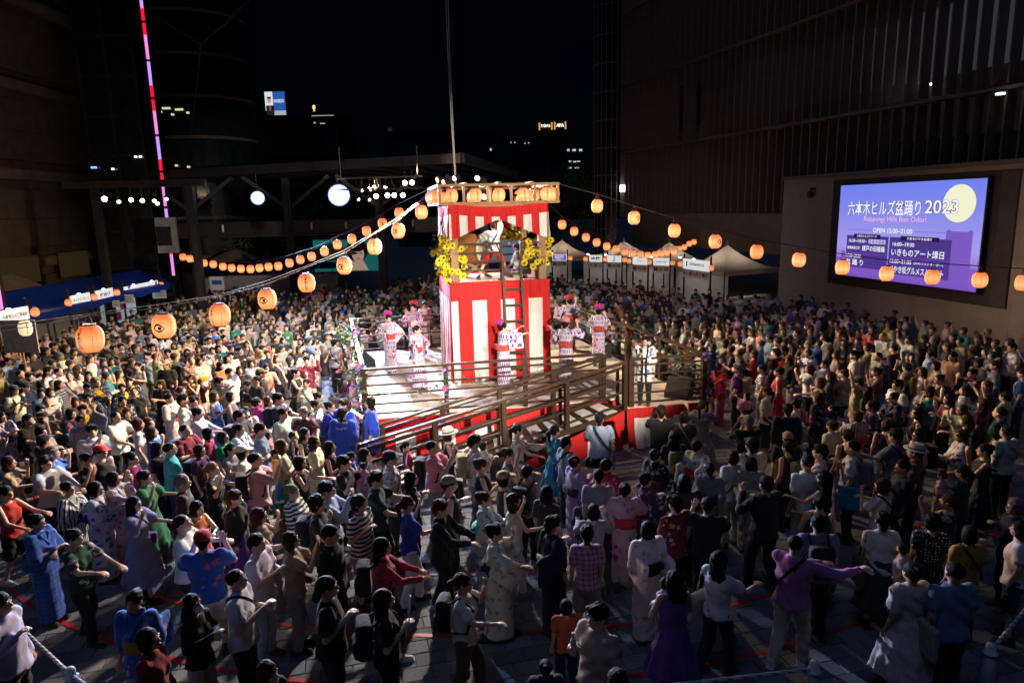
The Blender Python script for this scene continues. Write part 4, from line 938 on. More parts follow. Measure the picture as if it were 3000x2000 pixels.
ex = [D_(2.6, 16.55, 1.0), EX0, EX1, D_(4.52, 16.94, 1.0)]
for k in range(3):
    a, b = k / 3, (k + 1) / 3 - .006; p = [ex[0].lerp(ex[1], a), ex[3].lerp(ex[2], a), ex[3].lerp(ex[2], b), ex[0].lerp(ex[1], b)]
    sp(MB().add([q - Vector((0, 0, .001)) for q in p] + [q - Vector((0, 0, .03)) for q in p], [(3, 2, 1, 0), (1, 5, 4, 0), (2, 6, 5, 1), (3, 7, 6, 2), (0, 4, 7, 3)]).build('deck_board', M_DECK))
M_TAPEW = mat('white_tape', (.75, .75, .73), .5, bmp=0)
sp(MB().add([D_(2.75, 16.1, 1.006), D_(3.3, 16.32, 1.006), D_(3.28, 16.38, 1.006), D_(2.72, 16.16, 1.006)], [(0, 1, 2, 3)]).build('tape_arrow', M_TAPEW)); sp(MB().add([D_(2.7, 16.5, 1.006), D_(3.3, 16.33, 1.006), D_(3.32, 16.38, 1.006), D_(2.74, 16.56, 1.006)], [(0, 1, 2, 3)]).build('tape_arrow', M_TAPEW))
# red and white festival cloth
def stripe_cloth():
    m, nt, b, nodes, links = _new('festival_cloth'); uv = N(nodes, 'ShaderNodeUVMap'); sep = N(nodes, 'ShaderNodeSeparateXYZ'); links.new(uv.outputs[0], sep.inputs[0])
    def mth(op, a, c):
        n = N(nodes, 'ShaderNodeMath', operation=op); links.new(a, n.inputs[0]) if not isinstance(a, float) else None; n.inputs[1].default_value = c; return n.outputs[0]
    st = mth('LESS_THAN', mth('FRACT', sep.outputs[0], 0), .5); low = mth('GREATER_THAN', sep.outputs[1], 1.0)
    mul = N(nodes, 'ShaderNodeMath', operation='MULTIPLY'); links.new(st, mul.inputs[0]); links.new(low, mul.inputs[1])
    c = mixc(nt, mul.outputs[0], (.58, .012, .012), (.78, .75, .70)); v = coords(nt, 'Object'); n = noise(nt, v, 3, 5)
    hs = N(nodes, 'ShaderNodeHueSaturation'); mr = N(nodes, 'ShaderNodeMapRange'); mr.inputs[3].default_value = .88; mr.inputs[4].default_value = 1.1; links.new(n, mr.inputs[0]); links.new(mr.outputs[0], hs.inputs['Value']); links.new(c, hs.inputs['Color'])
    links.new(hs.outputs[0], b.inputs['Base Color']); b.inputs['Roughness'].default_value = .8; bump(nt, b, noise(nt, coords(nt, 'Object', (5, 5, .7)), 3, 5, .6), .8, .07)
    return m
M_FEST = stripe_cloth()
def drape(name, pa, pb, ztop, zbot, band, stripe, parent=None, folds=.035, nfold=9, phase=0., flare=.0, bottom=None, nu=90, nv=10, seed=1):
    """hanging cloth from pa to pb with real folds; stripes printed below a plain red band"""
    pa, pb = Vector(pa), Vector(pb); d = pb - pa; L = d.length; d.normalize(); n = Vector((d.y, -d.x, 0))
    vs = []; uvs = []
    for j in range(nv + 1):
        for i in range(nu + 1):
            u = i / nu; v = j / nv; zt = ztop(u) if callable(ztop) else ztop; zb = zbot(u) if callable(zbot) else zbot
            w = folds * .5 * v * math.sin(9 * u + 6 * v + seed) * math.sin(17 * u - 3 * v + 2 * seed) + folds * (.3 + .7 * v) * (.75 + .5 * math.sin(7 * u + seed)) * (math.sin(2 * math.pi * nfold * u + 2 * math.sin(5 * u + seed) + .8 * v) * .7 + .3 * math.sin(2 * math.pi * nfold * 2.3 * u + seed)) + flare * v * v
            vs.append(pa + d * (u * L) + n * w + Vector((0, 0, zt + (zb - zt) * v - pa.z))); z_below = (zt - (zt + (zb - zt) * v)); uvs.append((u * L / stripe + phase, z_below / band))
    fs = [(j * (nu + 1) + i, (j + 1) * (nu + 1) + i, (j + 1) * (nu + 1) + i + 1, j * (nu + 1) + i + 1) for j in range(nv) for i in range(nu)]
    me = bpy.data.meshes.new(name); me.from_pydata(vs, [], fs); uvl = me.uv_layers.new(name='UVMap')
    uvl.data.foreach_set('uv', [c for f in fs for i in f for c in uvs[i]]); me.materials.append(M_FEST); me.polygons.foreach_set('use_smooth', [True] * len(fs)); me.update()
    o = put(name, me); return parent(o) if parent else o
drape('skirt_cloth', DFL + D_(-.02, -.04, 0), D_(2.62, 16.5, 1), .985, .01, .38, .95, sp, .03, 14, .2, .06)
drape('skirt_cloth', EX0 + D_(.0, -.04, 0), EX1 + D_(.02, -.02, 0), .985, .02, .25, 1.0, sp, .06, 5, .8, .16)
drape('skirt_cloth', DFL + D_(-.05, 0, 0), DBL + D_(-.06, 0, 0), .985, .01, .38, .42, sp, -.05, 16, .1, -.22)
drape('skirt_cloth', EX1 + D_(.05, 0, 0), DBR + D_(.05, 0, 0), .985, .01, .38, .9, sp, .03, 12, .1, .05)
drape('skirt_cloth', DBL + D_(0, .04, 0), DBR + D_(0, .04, 0), .985, .01, .38, .9, sp, -.03, 12, .1, -.05)
for u in np.linspace(.05, .95, 5):
    for v in np.linspace(.05, .95, 5): sp(MB().box(dk(u, v, .47), (.12, .12, .96)).build('trestle_leg', M_RAIL))
# ---------------------------------------------------------------- railings
def rail(name, a, b, label, posts, rows=5, h=1.2, first=True, last=True, pw=.1, rise=None):
    a, b = Vector(a), Vector(b); o = tag(empty(name, a), label, 'railing', 'railings round the stage and ramp'); d = b - a; dn = Vector((d.x, d.y, 0)).normalized()
    for k in range(posts + 1):
        if (k == 0 and not first) or (k == posts and not last): continue
        p = d * (k / posts); MB().box(p + Vector((0, 0, (h - .05) / 2)), (pw, pw, h - .05), math.atan2(dn.y, dn.x)).build('post', M_RAIL, o)
    MB().beam(-dn * .04 + Vector((0, 0, h - .02)), d + dn * .04 + Vector((0, 0, h - .02)), .11, .05).build('top_rail', M_RAIL, o)
    off = Vector((dn.y, -dn.x, 0)) * (pw / 2 + .02)
    for k in range(rows):
        z = .12 + (h - .28) * k / max(rows - 1, 1); MB().beam(off + Vector((0, 0, z)), d + off + Vector((0, 0, z)), .032, .042).build('rail_bar', M_RAIL, o)
    return o
rail('railing', DFL + D_(.05, .06, 0), D_(2.2, 16.52, 1), 'dark brown front railing of the stage, garlanded posts', 3)
rail('railing', EX0 + D_(.12, .07, 0), EX1 + D_(-.05, .07, 0), 'short brown railing at the front right corner by the announcer', 1, pw=.12)
rail('railing', EX1 + D_(-.06, .1, 0), DBR + D_(-.05, -.05, 0), 'long right side railing of the stage running to the back', 4)
rail('railing', DFL + D_(.06, .12, 0), DBL + D_(.06, -.05, 0), 'bleached bright left side railing of the stage under flowers', 3)
rail('railing', DBL + D_(.1, -.06, 0), DBR + D_(-.1, -.06, 0), 'rear railing of the stage in front of the far crowd', 4)
# ---------------------------------------------------------------- ramp
RO0, RO1, RI0, RI1 = D_(2.66, 15.74, .97), D_(-3.1, 13.06, .02), D_(2.25, 16.5, .97), D_(-2.9, 14.35, .02)
ramp_o = tag(empty('ramp', (0, 14.9, 0)), 'sloping white boarded ramp up to the stage, dark battens across', 'ramp'); RI_ = Matrix.Translation((0, -14.9, 0))
def rp(o): o.parent = ramp_o; o.matrix_parent_inverse = RI_; return o
M_RW = mat('ramp_white', (.70, .69, .66), .55, 0, .1, 3, .05)
NR = 13
for k in range(NR):
    a, b = k / NR, (k + 1) / NR; g = .16 / 6.4
    for s0, s1 in ((0, .49), (.51, 1)):
        q = lambda t, s: RO0.lerp(RO1, t).lerp(RI0.lerp(RI1, t), s)
        p = [q(a + g, s0), q(b - .004, s0), q(b - .004, s1), q(a + g, s1)]
        rp(MB().add([v + D_(0, 0, .004) for v in p] + [v - D_(0, 0, .02) for v in p], [(3, 2, 1, 0), (0, 1, 5, 4), (1, 2, 6, 5), (2, 3, 7, 6), (3, 0, 4, 7)]).build('ramp_board', M_RW))
    p = [RO0.lerp(RO1, a), RO0.lerp(RO1, a + g), RI0.lerp(RI1, a + g), RI0.lerp(RI1, a)]
    rp(MB().add([v + D_(0, 0, .012) for v in p] + [v - D_(0, 0, .02) for v in p], [(3, 2, 1, 0), (0, 1, 5, 4), (1, 2, 6, 5), (2, 3, 7, 6), (3, 0, 4, 7)]).build('batten', M_RAIL))
rp(MB().beam(RO0 + D_(0, 0, -.06), RO1 + D_(0, 0, -.0), .05, .14).build('stringer', M_RAIL)); rp(MB().beam(RI0 + D_(0, 0, -.06), RI1 + D_(0, 0, 0), .05, .14).build('stringer', M_RAIL))
drape('ramp_skirt', RO0 + D_(0, -.05, 0), RO1 + D_(0, -.05, 0), lambda u: .96 * (1 - u) + .02, .0, .30, 1.5, rp, .02, 9, .8, .02)
rail('ramp_railing', RO0, RO1, 'outer sloping railing of the ramp nearest the camera', 4, 4, 1.2)
rail('ramp_railing', RI0, RI1, 'inner sloping railing of the ramp against the stage front', 4, 4, 1.2)
hr = tag(empty('ramp_handrail', RO0), 'lower inner handrail halfway up along the ramp', 'handrail', 'railings round the stage and ramp'); off = D_(-.1, .3, 0)
MB().beam(off + D_(0, 0, .92), (RO1 - RO0) + off + D_(0, 0, .92), .05, .045).build('top_rail', M_RAIL, hr)
for k in range(5): MB().box((RO1 - RO0) * ((k + .02) / 4 if k < 4 else .98) + off + D_(0, 0, .46), (.06, .06, .92), .4).build('post', M_RAIL, hr)
for z in (.3, .6): MB().beam(off + D_(0, 0, z), (RO1 - RO0) + off + D_(0, 0, z), .03, .035).build('rail_bar', M_RAIL, hr)

# ---------------------------------------------------------------- drum tower
tower = tag(empty('drum_tower', TOWER, TROT), 'red and white striped festival drum tower in the middle of the stage', 'tower')
TM = Matrix.Translation(TOWER) @ Matrix.Rotation(TROT, 4, 'Z')
def tp(o): o.parent = tower; return o       # parts in the tower's own frame
HW = 1.28
for x in (-1, 1):
    for y in (-1, 1): tp(MB().box((x * (HW - .06), y * (HW - .06), 3.5), (.2, .2, 5.0)).build('post', M_TIM))
for k in range(9): tp(MB().box((-HW + .15 + k * .283, 0, 3.78), (.277, HW * 2 - .02, .05)).build('floor_board', M_DECK))
def sag(u): return 3.83 + .0 * u
drape('tower_cloth', (-HW - .11, -HW - .13, 3.8), (HW + .11, -HW - .13, 3.8), 3.83, 1.03, .52, .79, tp, .065, 9, .25, .02, seed=2, nu=130, nv=24)
drape('tower_cloth', (HW + .13, -HW - .11, 3.8), (HW + .13, HW + .11, 3.8), 3.83, 1.03, .52, .79, tp, .04, 6, .1, .02, seed=4)
drape('tower_cloth', (-HW - .13, HW + .1, 3.8), (-HW - .13, -HW - .1, 3.8), 3.83, 1.03, .52, .60, tp, .04, 6, .25, .02, seed=7)
drape('tower_cloth', (HW + .11, HW + .13, 3.8), (-HW - .11, HW + .13, 3.8), 3.83, 1.03, .52, .79, tp, .028, 6, .1, .02, seed=5)
vb = lambda u: 4.98 + .52 * max(0, 1 - abs(u - .5) / .46) ** 1.0
vt = lambda u: 5.93 - .10 * math.sin(math.pi * u)
for k, (a, b) in enumerate((((-HW - .08, -HW - .1, 5.9), (HW + .08, -HW - .1, 5.9)), ((HW + .1, -HW - .08, 5.9), (HW + .1, HW + .08, 5.9)), ((HW + .08, HW + .1, 5.9), (-HW - .08, HW + .1, 5.9)), ((-HW - .1, HW + .08, 5.9), (-HW - .1, -HW - .08, 5.9)))):
    drape('valance', a, b, vt, vb, .27, .44, tp, .035, 9, .35, .03, seed=k + 1, nv=12)
tp(MB().box((0, 0, 5.86), (HW * 2 + .1, HW * 2 + .1, .06)).build('ceiling', M_TIM))
# guard rails of the upper floor
for (a, b) in (((-HW, -HW), (.05, -HW)), ((.62, -HW), (HW, -HW)), ((HW, -HW), (HW, HW)), ((-HW, HW), (HW, HW)), ((-HW, -HW), (-HW, HW))):
    for z in (4.12, 4.36, 4.6, 4.84): tp(MB().beam((a[0], a[1], z), (b[0], b[1], z), .045, .05 if z < 4.8 else .06).build('guard_rail', M_RAIL))
for x in (.05, .62): tp(MB().box((x, -HW, 4.33), (.06, .06, 1.06)).build('guard_post', M_RAIL))
# roof frame of timber with lanterns in it
FW = 1.6
for z in (5.93, 6.4):
    for s in (-1, 1): tp(MB().box((0, s * FW, z), (FW * 2 + .1, .09, .07)).build('frame_beam', M_TIM)); tp(MB().box((s * FW, 0, z + .001), (.09, FW * 2 - .09, .07)).build('frame_beam', M_TIM))
for t in np.linspace(-FW, FW, 6):
    for s in (-1, 1):
        tp(MB().box((t, s * FW, 6.165), (.07, .07, .4)).build('frame_post', M_TIM))
        if abs(t) < FW - .01: tp(MB().box((s * FW, t, 6.165), (.07, .07, .4)).build('frame_post', M_TIM))
for t in (-.9, 0, .9): tp(MB().box((t, 0, 6.45), (.08, FW * 2, .05)).build('roof_joist', M_TIM))
# ladder
lad = tag(empty('ladder', tw(.34, -1.86, 1.0), TROT), 'brown wooden ladder leaning on the front of the tower', 'ladder')
for s in (-.27, .27): MB().beam((s, 0, 0), (s * .93 - .02, .48, 3.35), .06, .1, up=(0, 1, .15)).build('stile', M_RAIL, lad)
for k in range(1, 8): z = .43 * k; MB().box((0, .48 * z / 3.35, z), (.5, .045, .06)).build('rung', M_RAIL, lad)
# small lamps on the tower frame; the last is added over the drum floor
for k, (x, y, z, bg_) in enumerate(((-.75, -1.35, 6.12, 0), (-.35, -1.2, 6.1, 1), (.75, -1.45, 5.98, 1), (1.05, 1.0, 6.1, 0), (-1.45, .2, 6.62, 1), (-.95, .3, 6.66, 1), (-.2, .9, 6.68, 1), (-1.4, -1.0, 6.5, 0), (.1, -.9, 5.80, 0))):
    q = tw(x, y, z); lamp(q, q + Vector((x * 3, -3.5, -1.2)), .085, E_LENSW2 if bg_ else E_LENSW2, f'small lamp on the tower roof frame, {ordn[k]} going round', 'lamps on the tower frame', 'tower_lamp', .12)

# ---------------------------------------------------------------- paper lanterns
def lantern_mat():
    m, nt, b, nodes, links = _new('lantern_paper'); v = coords(nt, 'Object'); sep = N(nodes, 'ShaderNodeSeparateXYZ'); links.new(v, sep.inputs[0])
    ln = N(nodes, 'ShaderNodeMath', operation='ABSOLUTE'); ad = N(nodes, 'ShaderNodeMath', operation='ADD'); ad.inputs[1].default_value = .03; links.new(sep.outputs[2], ad.inputs[0]); links.new(ad.outputs[0], ln.inputs[0])
    mr = N(nodes, 'ShaderNodeMapRange'); mr.inputs[2].default_value = .19; links.new(ln.outputs[0], mr.inputs[0])
    oi = N(nodes, 'ShaderNodeObjectInfo')
    c = ramp(nt, mr.outputs[0], [(0, (1, .52, .22)), (.5, (1, .36, .12)), (1, (.9, .17, .05))]); links.new(c, b.inputs['Emission Color'])  # bulb glow baked into the paper's emission, paler near mid height
    sv = N(nodes, 'ShaderNodeMapRange'); sv.inputs[3].default_value = .85; sv.inputs[4].default_value = 1.15; links.new(oi.outputs['Random'], sv.inputs[0])
    ml_ = N(nodes, 'ShaderNodeMath', operation='MULTIPLY'); links.new(sv.outputs[0], ml_.inputs[0]); links.new(oi.outputs['Alpha'], ml_.inputs[1]); links.new(ml_.outputs[0], b.inputs['Emission Strength'])
    b.inputs['Base Color'].default_value = (.8, .3, .12, 1); b.inputs['Roughness'].default_value = .7
    return m
M_LAN = lantern_mat(); M_RIB = emit('lantern_rib', (.75, .1, .015), .75); M_RED = mat('lantern_red', (.35, .03, .01), .6, bmp=0); M_INK = mat('lantern_ink', (.02, .01, .008), .6, bmp=0)
LR, LH = .168, .178
prof = []
for i in range(19):
    z = -LH + 2 * LH * i / 18; r = LR * math.sqrt(max(0, 1 - (abs(z) / (LH * 1.12)) ** 2.6)); prof.append((r * (1 + (.012 if i % 2 else -.012)), z))
mb = MB().lathe(prof, 20); lan_body = mb.mesh('paper_lantern', M_LAN, True)
mb = MB()
for k in range(8):
    t = 2 * math.pi * k / 8 + .2; mb.tube([Vector((r * 1.006 * math.cos(t), r * 1.006 * math.sin(t), z)) for r, z in prof[::2]], .0032, 4, False)
lan_rib = mb.mesh('seam', M_RIB)
lan_top = MB().lathe([(.075, LH - .012), (.082, LH - .012), (.082, LH + .022), (.07, LH + .022)], 14).mesh('top_cap', M_BLACK); lan_bot = MB().lathe([(.07, -LH - .02), (.08, -LH - .02), (.08, -LH + .01), (.07, -LH + .01)], 14).mesh('bottom_cap', M_BLACK)
lan_hook = MB().tube([(-.07, 0, LH + .02), (-.04, 0, LH + .1), (0, 0, LH + .16), (.04, 0, LH + .1), (.07, 0, LH + .02)], .006, 5).mesh('hanger', M_RED)
def wrap(me, m, name, zc=0, squash=1.0):
    """bend flat lettering round the lantern"""
    me = me.copy(); bm = bmesh.new(); bm.from_mesh(me)
    for v in bm.verts:
        a = v.co.x / LR; z = v.co.y + zc; r = LR * math.sqrt(max(.05, 1 - (abs(z) / (LH * 1.12)) ** 2.6)) * 1.02 + .002
        v.co = Vector((r * math.sin(a), -r * math.cos(a), z))
    bm.to_mesh(me); bm.free(); me.materials.clear(); me.materials.append(m); me.name = name; return me
tm = text_mesh('六本木ヒルズ', .062, .0016, 1, True); lan_txt = wrap(tm, M_INK, 'lettering'); 
zc = [v.co.z for v in lan_txt.vertices]; off_ = (max(zc) + min(zc)) / 2
for v in lan_txt.vertices: pass
lan_txt = wrap(tm, M_INK, 'lettering', -off_)
def eye_logo():
    mb = MB(); n = 20; P = []
    up = [(-.085 + .17 * i / n, .0 + .075 * math.sin(math.pi * (i / n) ** .8)) for i in range(n + 1)]; lo = [(-.085 + .17 * i / n, -.055 * math.sin(math.pi * i / n)) for i in range(n + 1)]
    iu = [(x * .8 + .005, y * .62) for x, y in up]; il = [(x * .8 + .005, y * .55) for x, y in lo]
    for a, b in ((up, iu), (il, lo)):
        for i in range(n): mb.add([(*a[i], 0), (*b[i], 0), (*b[i + 1], 0), (*a[i + 1], 0)], [(0, 1, 2, 3)])
    mb.add([(.0 + .026 * math.cos(2 * math.pi * k / 16) + .012, .026 * math.sin(2 * math.pi * k / 16) + .006, 0) for k in range(16)], [tuple(range(16))])
    return wrap(mb.mesh('eye', M_INK), M_INK, 'eye_emblem', -.02)
lan_eye = eye_logo()
def lantern(p, label, group, face=None, deco=None, scale=1.0, glow=1.0):
    o = put('paper_lantern', lan_body, None, p, scale=scale); o.color = (1, 1, 1, glow)
    f = face if face is not None else math.atan2(-p[1], -p[0]) + math.pi / 2; o.rotation_euler = (random.uniform(-.05, .05), random.uniform(-.06, .06), f)
    tag(o, label, 'lantern', group); put('seam', lan_rib, o); put('top_cap', lan_top, o); put('bottom_cap', lan_bot, o); put('hanger', lan_hook, o)
    if deco == 'txt': put('lettering', lan_txt, o)
    if deco == 'eye': put('eye_emblem', lan_eye, o)
    return o
SA = [(-5.63, 8.98, 4.21), (-5.24, 10.17, 4.17), (-4.87, 11.30, 4.15), (-4.48, 12.49, 4.25), (-4.09, 13.68, 4.41), (-3.64, 15.05, 4.63), (-3.21, 16.36, 4.96), (-2.82, 17.56, 5.28), (-2.38, 18.92, 5.73)]
SB = [(-3.99, 25.27, 5.70), (-4.73, 25.85, 5.33), (-5.45, 26.41, 5.04), (-6.16, 26.96, 4.73), (-6.88, 27.52, 4.50), (-7.56, 28.05, 4.21), (-8.25, 28.58, 3.99), (-8.88, 29.07, 3.84), (-9.51, 29.57, 3.67), (-10.18, 30.09, 3.51), (-10.77, 30.55, 3.45), (-11.34, 30.99, 3.38), (-11.93, 31.46, 3.30), (-12.56, 31.95, 3.29), (-13.18, 32.43, 3.30), (-13.78, 32.89, 3.34), (-14.46, 33.42, 3.42), (-15.13, 33.94, 3.45), (-15.67, 34.36, 3.56), (-16.20, 34.78, 3.63), (-16.74, 35.20, 3.70)]
SCr = [(2.11, 27.63, 5.08), (2.68, 28.61, 4.77), (3.28, 29.64, 4.46), (3.87, 30.65, 4.18), (4.47, 31.69, 3.94), (5.05, 32.69, 3.74), (5.64, 33.71, 3.52), (6.20, 34.69, 3.37), (6.79, 35.70, 3.25), (7.38, 36.73, 3.12), (7.97, 37.74, 3.07), (8.53, 38.70, 3.05), (9.12, 39.72, 3.02), (9.72, 40.76, 2.99), (10.25, 41.68, 3.09), (10.83, 42.68, 3.13), (11.39, 43.65, 3.28), (11.94, 44.60, 3.33), (12.53, 45.61, 3.51), (13.06, 46.53, 3.69), (13.59, 47.45, 3.90), (14.13, 48.38, 4.15)]
SC2 = [(14.66, 49.21, 3.86), (15.45, 50.55, 3.31), (16.26, 51.92, 2.94), (17.08, 53.29, 2.77)]
SD = [(2.52, 19.85, 5.78), (3.50, 19.42, 5.43), (4.53, 18.97, 5.07), (5.53, 18.52, 4.77), (6.51, 18.10, 4.50), (7.46, 17.68, 4.30), (8.40, 17.27, 4.12), (9.31, 16.87, 3.98), (10.21, 16.47, 3.91), (11.10, 16.08, 3.86), (11.88, 15.74, 3.81)]
for k, p in enumerate(SA): lantern(p, f'big orange paper lantern on the near left string, {ordn[8 - k]} counting from the tower', 'lanterns of the near left string', deco=('txt', 'eye')[k % 2], glow=1.15, face=math.atan2(-p[1], -p[0]) + math.pi / 2 - (.85 if k in (0, 2, 8) else .45 if k % 2 else .1))
for k, p in enumerate(SB): lantern(p, f'small orange lantern on the rear left string, {ordn[k]} counting from the tower', 'lanterns of the rear left string', deco='eye' if k == 1 else None, glow=1.05)
for k, p in enumerate(SCr): lantern(p, f'small orange lantern on the rear right string, {ordn[k]} counting from the tower', 'lanterns of the rear right string', glow=1.0)
for k, p in enumerate(SC2): lantern(p, f'tiny far orange lantern beyond the lantern pole, {ordn[k]} from the pole', 'lanterns beyond the pole', glow=.8)
for k, p in enumerate(SD): lantern(p, f'orange paper lantern on the right hand string, {ordn[k]} counting from the tower', 'lanterns of the right string', deco='eye' if k in (1, 3) else None, glow=1.15, face=math.atan2(-p[1], -p[0]) + math.pi / 2 + .8)
def cable(pts, label, r=.012, up=.33, name='lantern_cable', m=None, twist=0):
    q = [Vector(p) + Vector((0, 0, up)) for p in pts]; return tag(MB().tube(q, r, 6).build(name, m or M_CABLE), label, 'cable')
M_CABW = mat('pale_cable', (.10, .10, .14), .5, 0, .2, 20, 0)
T1 = tw(-1.6, -1.6, 6.4) - Vector((0, 0, .33))
cable([(-5.9, 7.9, 4.25), (-6.4, 5.5, 4.4)][::-1] + SA + [T1], 'pale twisted cable of the near left lantern string', .0075, m=M_CABW)
cable([Vector(p) + Vector((.03, 0, -.03 * (i % 2) - .02)) for i, p in enumerate([(-6.4, 5.5, 4.4), (-5.9, 7.9, 4.25)] + SA + [T1])], 'second thinner strand twisted along the near left lantern string', .005, m=M_CABW)
cable([tw(-1.6, 1.6, 6.4) - Vector((0, 0, .33))] + SB + [(-18.1, 36.8, 3.9)], 'thin cable of the rear left lantern string'); cable([tw(1.6, 1.6, 6.4) - Vector((0, 0, .33))] + SCr, 'thin cable of the rear right lantern string')
cable(SCr[-1:] + SC2 + [(18, 55, 2.8)], 'thin far cable beyond the lantern pole'); cable([tw(1.6, -1.6, 6.4) - Vector((0, 0, .33))] + SD + [(13.6, 15.0, 3.75)], 'thin cable of the right hand lantern string')
tag(MB().tube([(14.25, 48.6, 0), (14.25, 48.6, 4.9)], .06, 8).build('lantern_pole', M_STEEL), 'dark pole at the far peak of the right lantern string', 'pole')
fr = []
for t in (-1.28, -.64, -.02, .64, 1.28): fr.append((t, -FW - .02, 'front', 'txt'))
fr.append((FW - .05, -1.35, 'right', None)); 
for t in (-1.2, -.55, .1, .75): fr.append((-FW - .02, t, 'left', None))
for t in (-1.1, -.3, .5, 1.2): fr.append((t, FW - .1, 'rear', None))
for t in (-.4, .5, 1.3): fr.append((FW - .02, t, 'right', None))
cnt_ = {}
for a, b, side, dc in fr:
    cnt_[side] = cnt_.get(side, 0) + 1
    lantern(tw(a, b, 6.13), f'orange lantern hung in the tower roof frame, {ordn[cnt_[side] - 1]} along its {side} side', 'lanterns in the tower roof frame', deco=dc, glow=1.1, scale=.98, face=TROT + {'front': random.uniform(-.4, .4), 'right': 1.4, 'left': -1.3, 'rear': 3}[side])

# ---------------------------------------------------------------- flowers and garlands
LEAFS = [mat('leaf_a', (.05, .10, .025), .6, 0, .3, 20, 0), mat('leaf_b', (.09, .15, .05), .6, 0, .3, 20, 0), mat('leaf_c', (.03, .09, .06), .6, 0, .3, 20, 0)]
FLO = {'white': mat('petal_white', (.75, .72, .66), .6, 0, .1, 20, 0), 'blue': mat('petal_blue', (.12, .13, .45), .6, 0, .2, 20, 0), 'violet': mat('petal_violet', (.38, .16, .5), .6, 0, .2, 20, 0), 'pink': mat('petal_pink', (.65, .12, .25), .6, 0, .2, 20, 0), 'yellow': mat('petal_yellow', (.78, .55, .02), .6, 0, .15, 20, 0), 'brown': mat('seed_brown', (.06, .025, .01), .8, 0, .2, 30, .2)}
def leaf_on(mb, p, r, s):
    a, b = r.uniform(0, 6.28), r.uniform(-.7, .7); d = Vector((math.cos(a) * math.cos(b), math.sin(a) * math.cos(b), math.sin(b))); q = d.cross(Vector((r.uniform(-1, 1), r.uniform(-1, 1), 1))).normalized(); n = q.cross(d)
    mb.add([p, p + d * s * .35 + q * s * .3 + n * s * .06, p + d * s * .75 + q * s * .22, p + d * s * 1.05 - n * s * .12, p + d * s * .75 - q * s * .22, p + d * s * .35 - q * s * .3 + n * s * .06], [(0, 1, 2, 3), (0, 3, 4, 5)])
def bloom(mb, p, d, r, s, n=7, cup=.3):
    d = d.normalized(); q = d.cross(Vector((.3, .2, 1))).normalized(); w = q.cross(d)
    for k in range(n):
        t = 2 * math.pi * k / n; e = q * math.cos(t) + w * math.sin(t); f = q * math.cos(t + .5) + w * math.sin(t + .5); g_ = q * math.cos(t - .5) + w * math.sin(t - .5)
        mb.add([p, p + f * s * .6 + d * s * cup * .4, p + e * s + d * s * cup * r.uniform(.4, 1.2), p + g_ * s * .6 + d * s * cup * .4], [(0, 1, 2, 3)])
def garland(name, pts, label, colors, leaves=60, blooms=14, seed=0, spread=.09, leaf=.08, size=.05, cat='garland', front=Vector((0, -1, .3))):
    r = random.Random(seed); o = tag(empty(name, pts[0]), label, cat); P = [Vector(p) - Vector(pts[0]) for p in pts]
    def pick():
        t = r.random() * (len(P) - 1); i = int(t); return P[i].lerp(P[min(i + 1, len(P) - 1)], t - i) + Vector((r.gauss(0, spread), r.gauss(0, spread), r.gauss(0, spread)))
    for m in LEAFS[:2 if leaves < 30 else 3]:
        mb = MB()
        for k in range(leaves // 3): leaf_on(mb, pick(), r, leaf * r.uniform(.6, 1.3))
        f = mb.build('foliage', m, o); f['kind'] = 'stuff'
    MB().tube(P, .006, 4).build('stem', LEAFS[0], o)
    for k in range(blooms):
        c = r.choice(colors); mb = MB(); p = pick() * 1.0; dd = front + Vector((r.uniform(-.6, .6), r.uniform(-.5, .3), r.uniform(-.4, .6)))
        if c == 'yellow':
            bloom(mb, p, dd, r, size * 1.55, 13, .18); mb.cur = 1; mb.lathe([(size * .1, .0), (size * .36, .0), (size * .33, .015), (size * .1, .022)], 9, p + dd.normalized() * .004, dd.to_track_quat('Z', 'Y').to_matrix()); mb.build('sunflower', [FLO['yellow'], FLO['brown']], o)
        else:
            for q in range(3): bloom(mb, p + Vector((r.uniform(-.02, .02),) * 3), dd + Vector((r.uniform(-.5, .5), r.uniform(-.5, .5), r.uniform(-.5, .5))), r, size * r.uniform(.7, 1.1), 6, .5)
            mb.build('blossom', FLO[c], o)
    return o
def vert(a, z0, z1, n=6, w=.05): return [Vector((a[0] + random.uniform(-w, w), a[1] + random.uniform(-w, w), z0 + (z1 - z0) * k / n)) for k in range(n + 1)]
flc = DFL + D_(-.03, .0, 0)
garland('flower_garland', vert(flc, .55, 2.25, 8), 'thick garland of blue, white and pink flowers on the near left corner post', ['blue', 'white', 'pink', 'violet'], 260, 34, 1, .11, .09, .06)
garland('flower_garland', [DFL.lerp(DBL, t) + D_(-.1, 0, 1.15 - .25 * math.sin(t * 9)) for t in np.linspace(0, .95, 12)], 'long garland of pale flowers along the left stage railing', ['white', 'blue', 'violet', 'pink'], 420, 46, 2, .13, .10, .06, front=Vector((-.4, -1, .5)))
p1 = DFL.lerp(D_(2.2, 16.52, 1), 1 / 3); garland('flower_garland', vert(p1 + D_(.02, -.1, 0), 1.1, 2.25, 6), 'violet flower garland down the second front railing post', ['violet', 'violet', 'pink'], 50, 9, 3, .05, .08, .05)
garland('flower_garland', [DFL.lerp(D_(2.2, 16.52, 1), t) + D_(0, -.1, .75 - .3 * math.sin(t * 3 * math.pi) ** 2) for t in np.linspace(.02, .33, 8)], 'thin leafy vine looped across the left bay of the front railing', ['white'], 30, 2, 4, .03, .09)
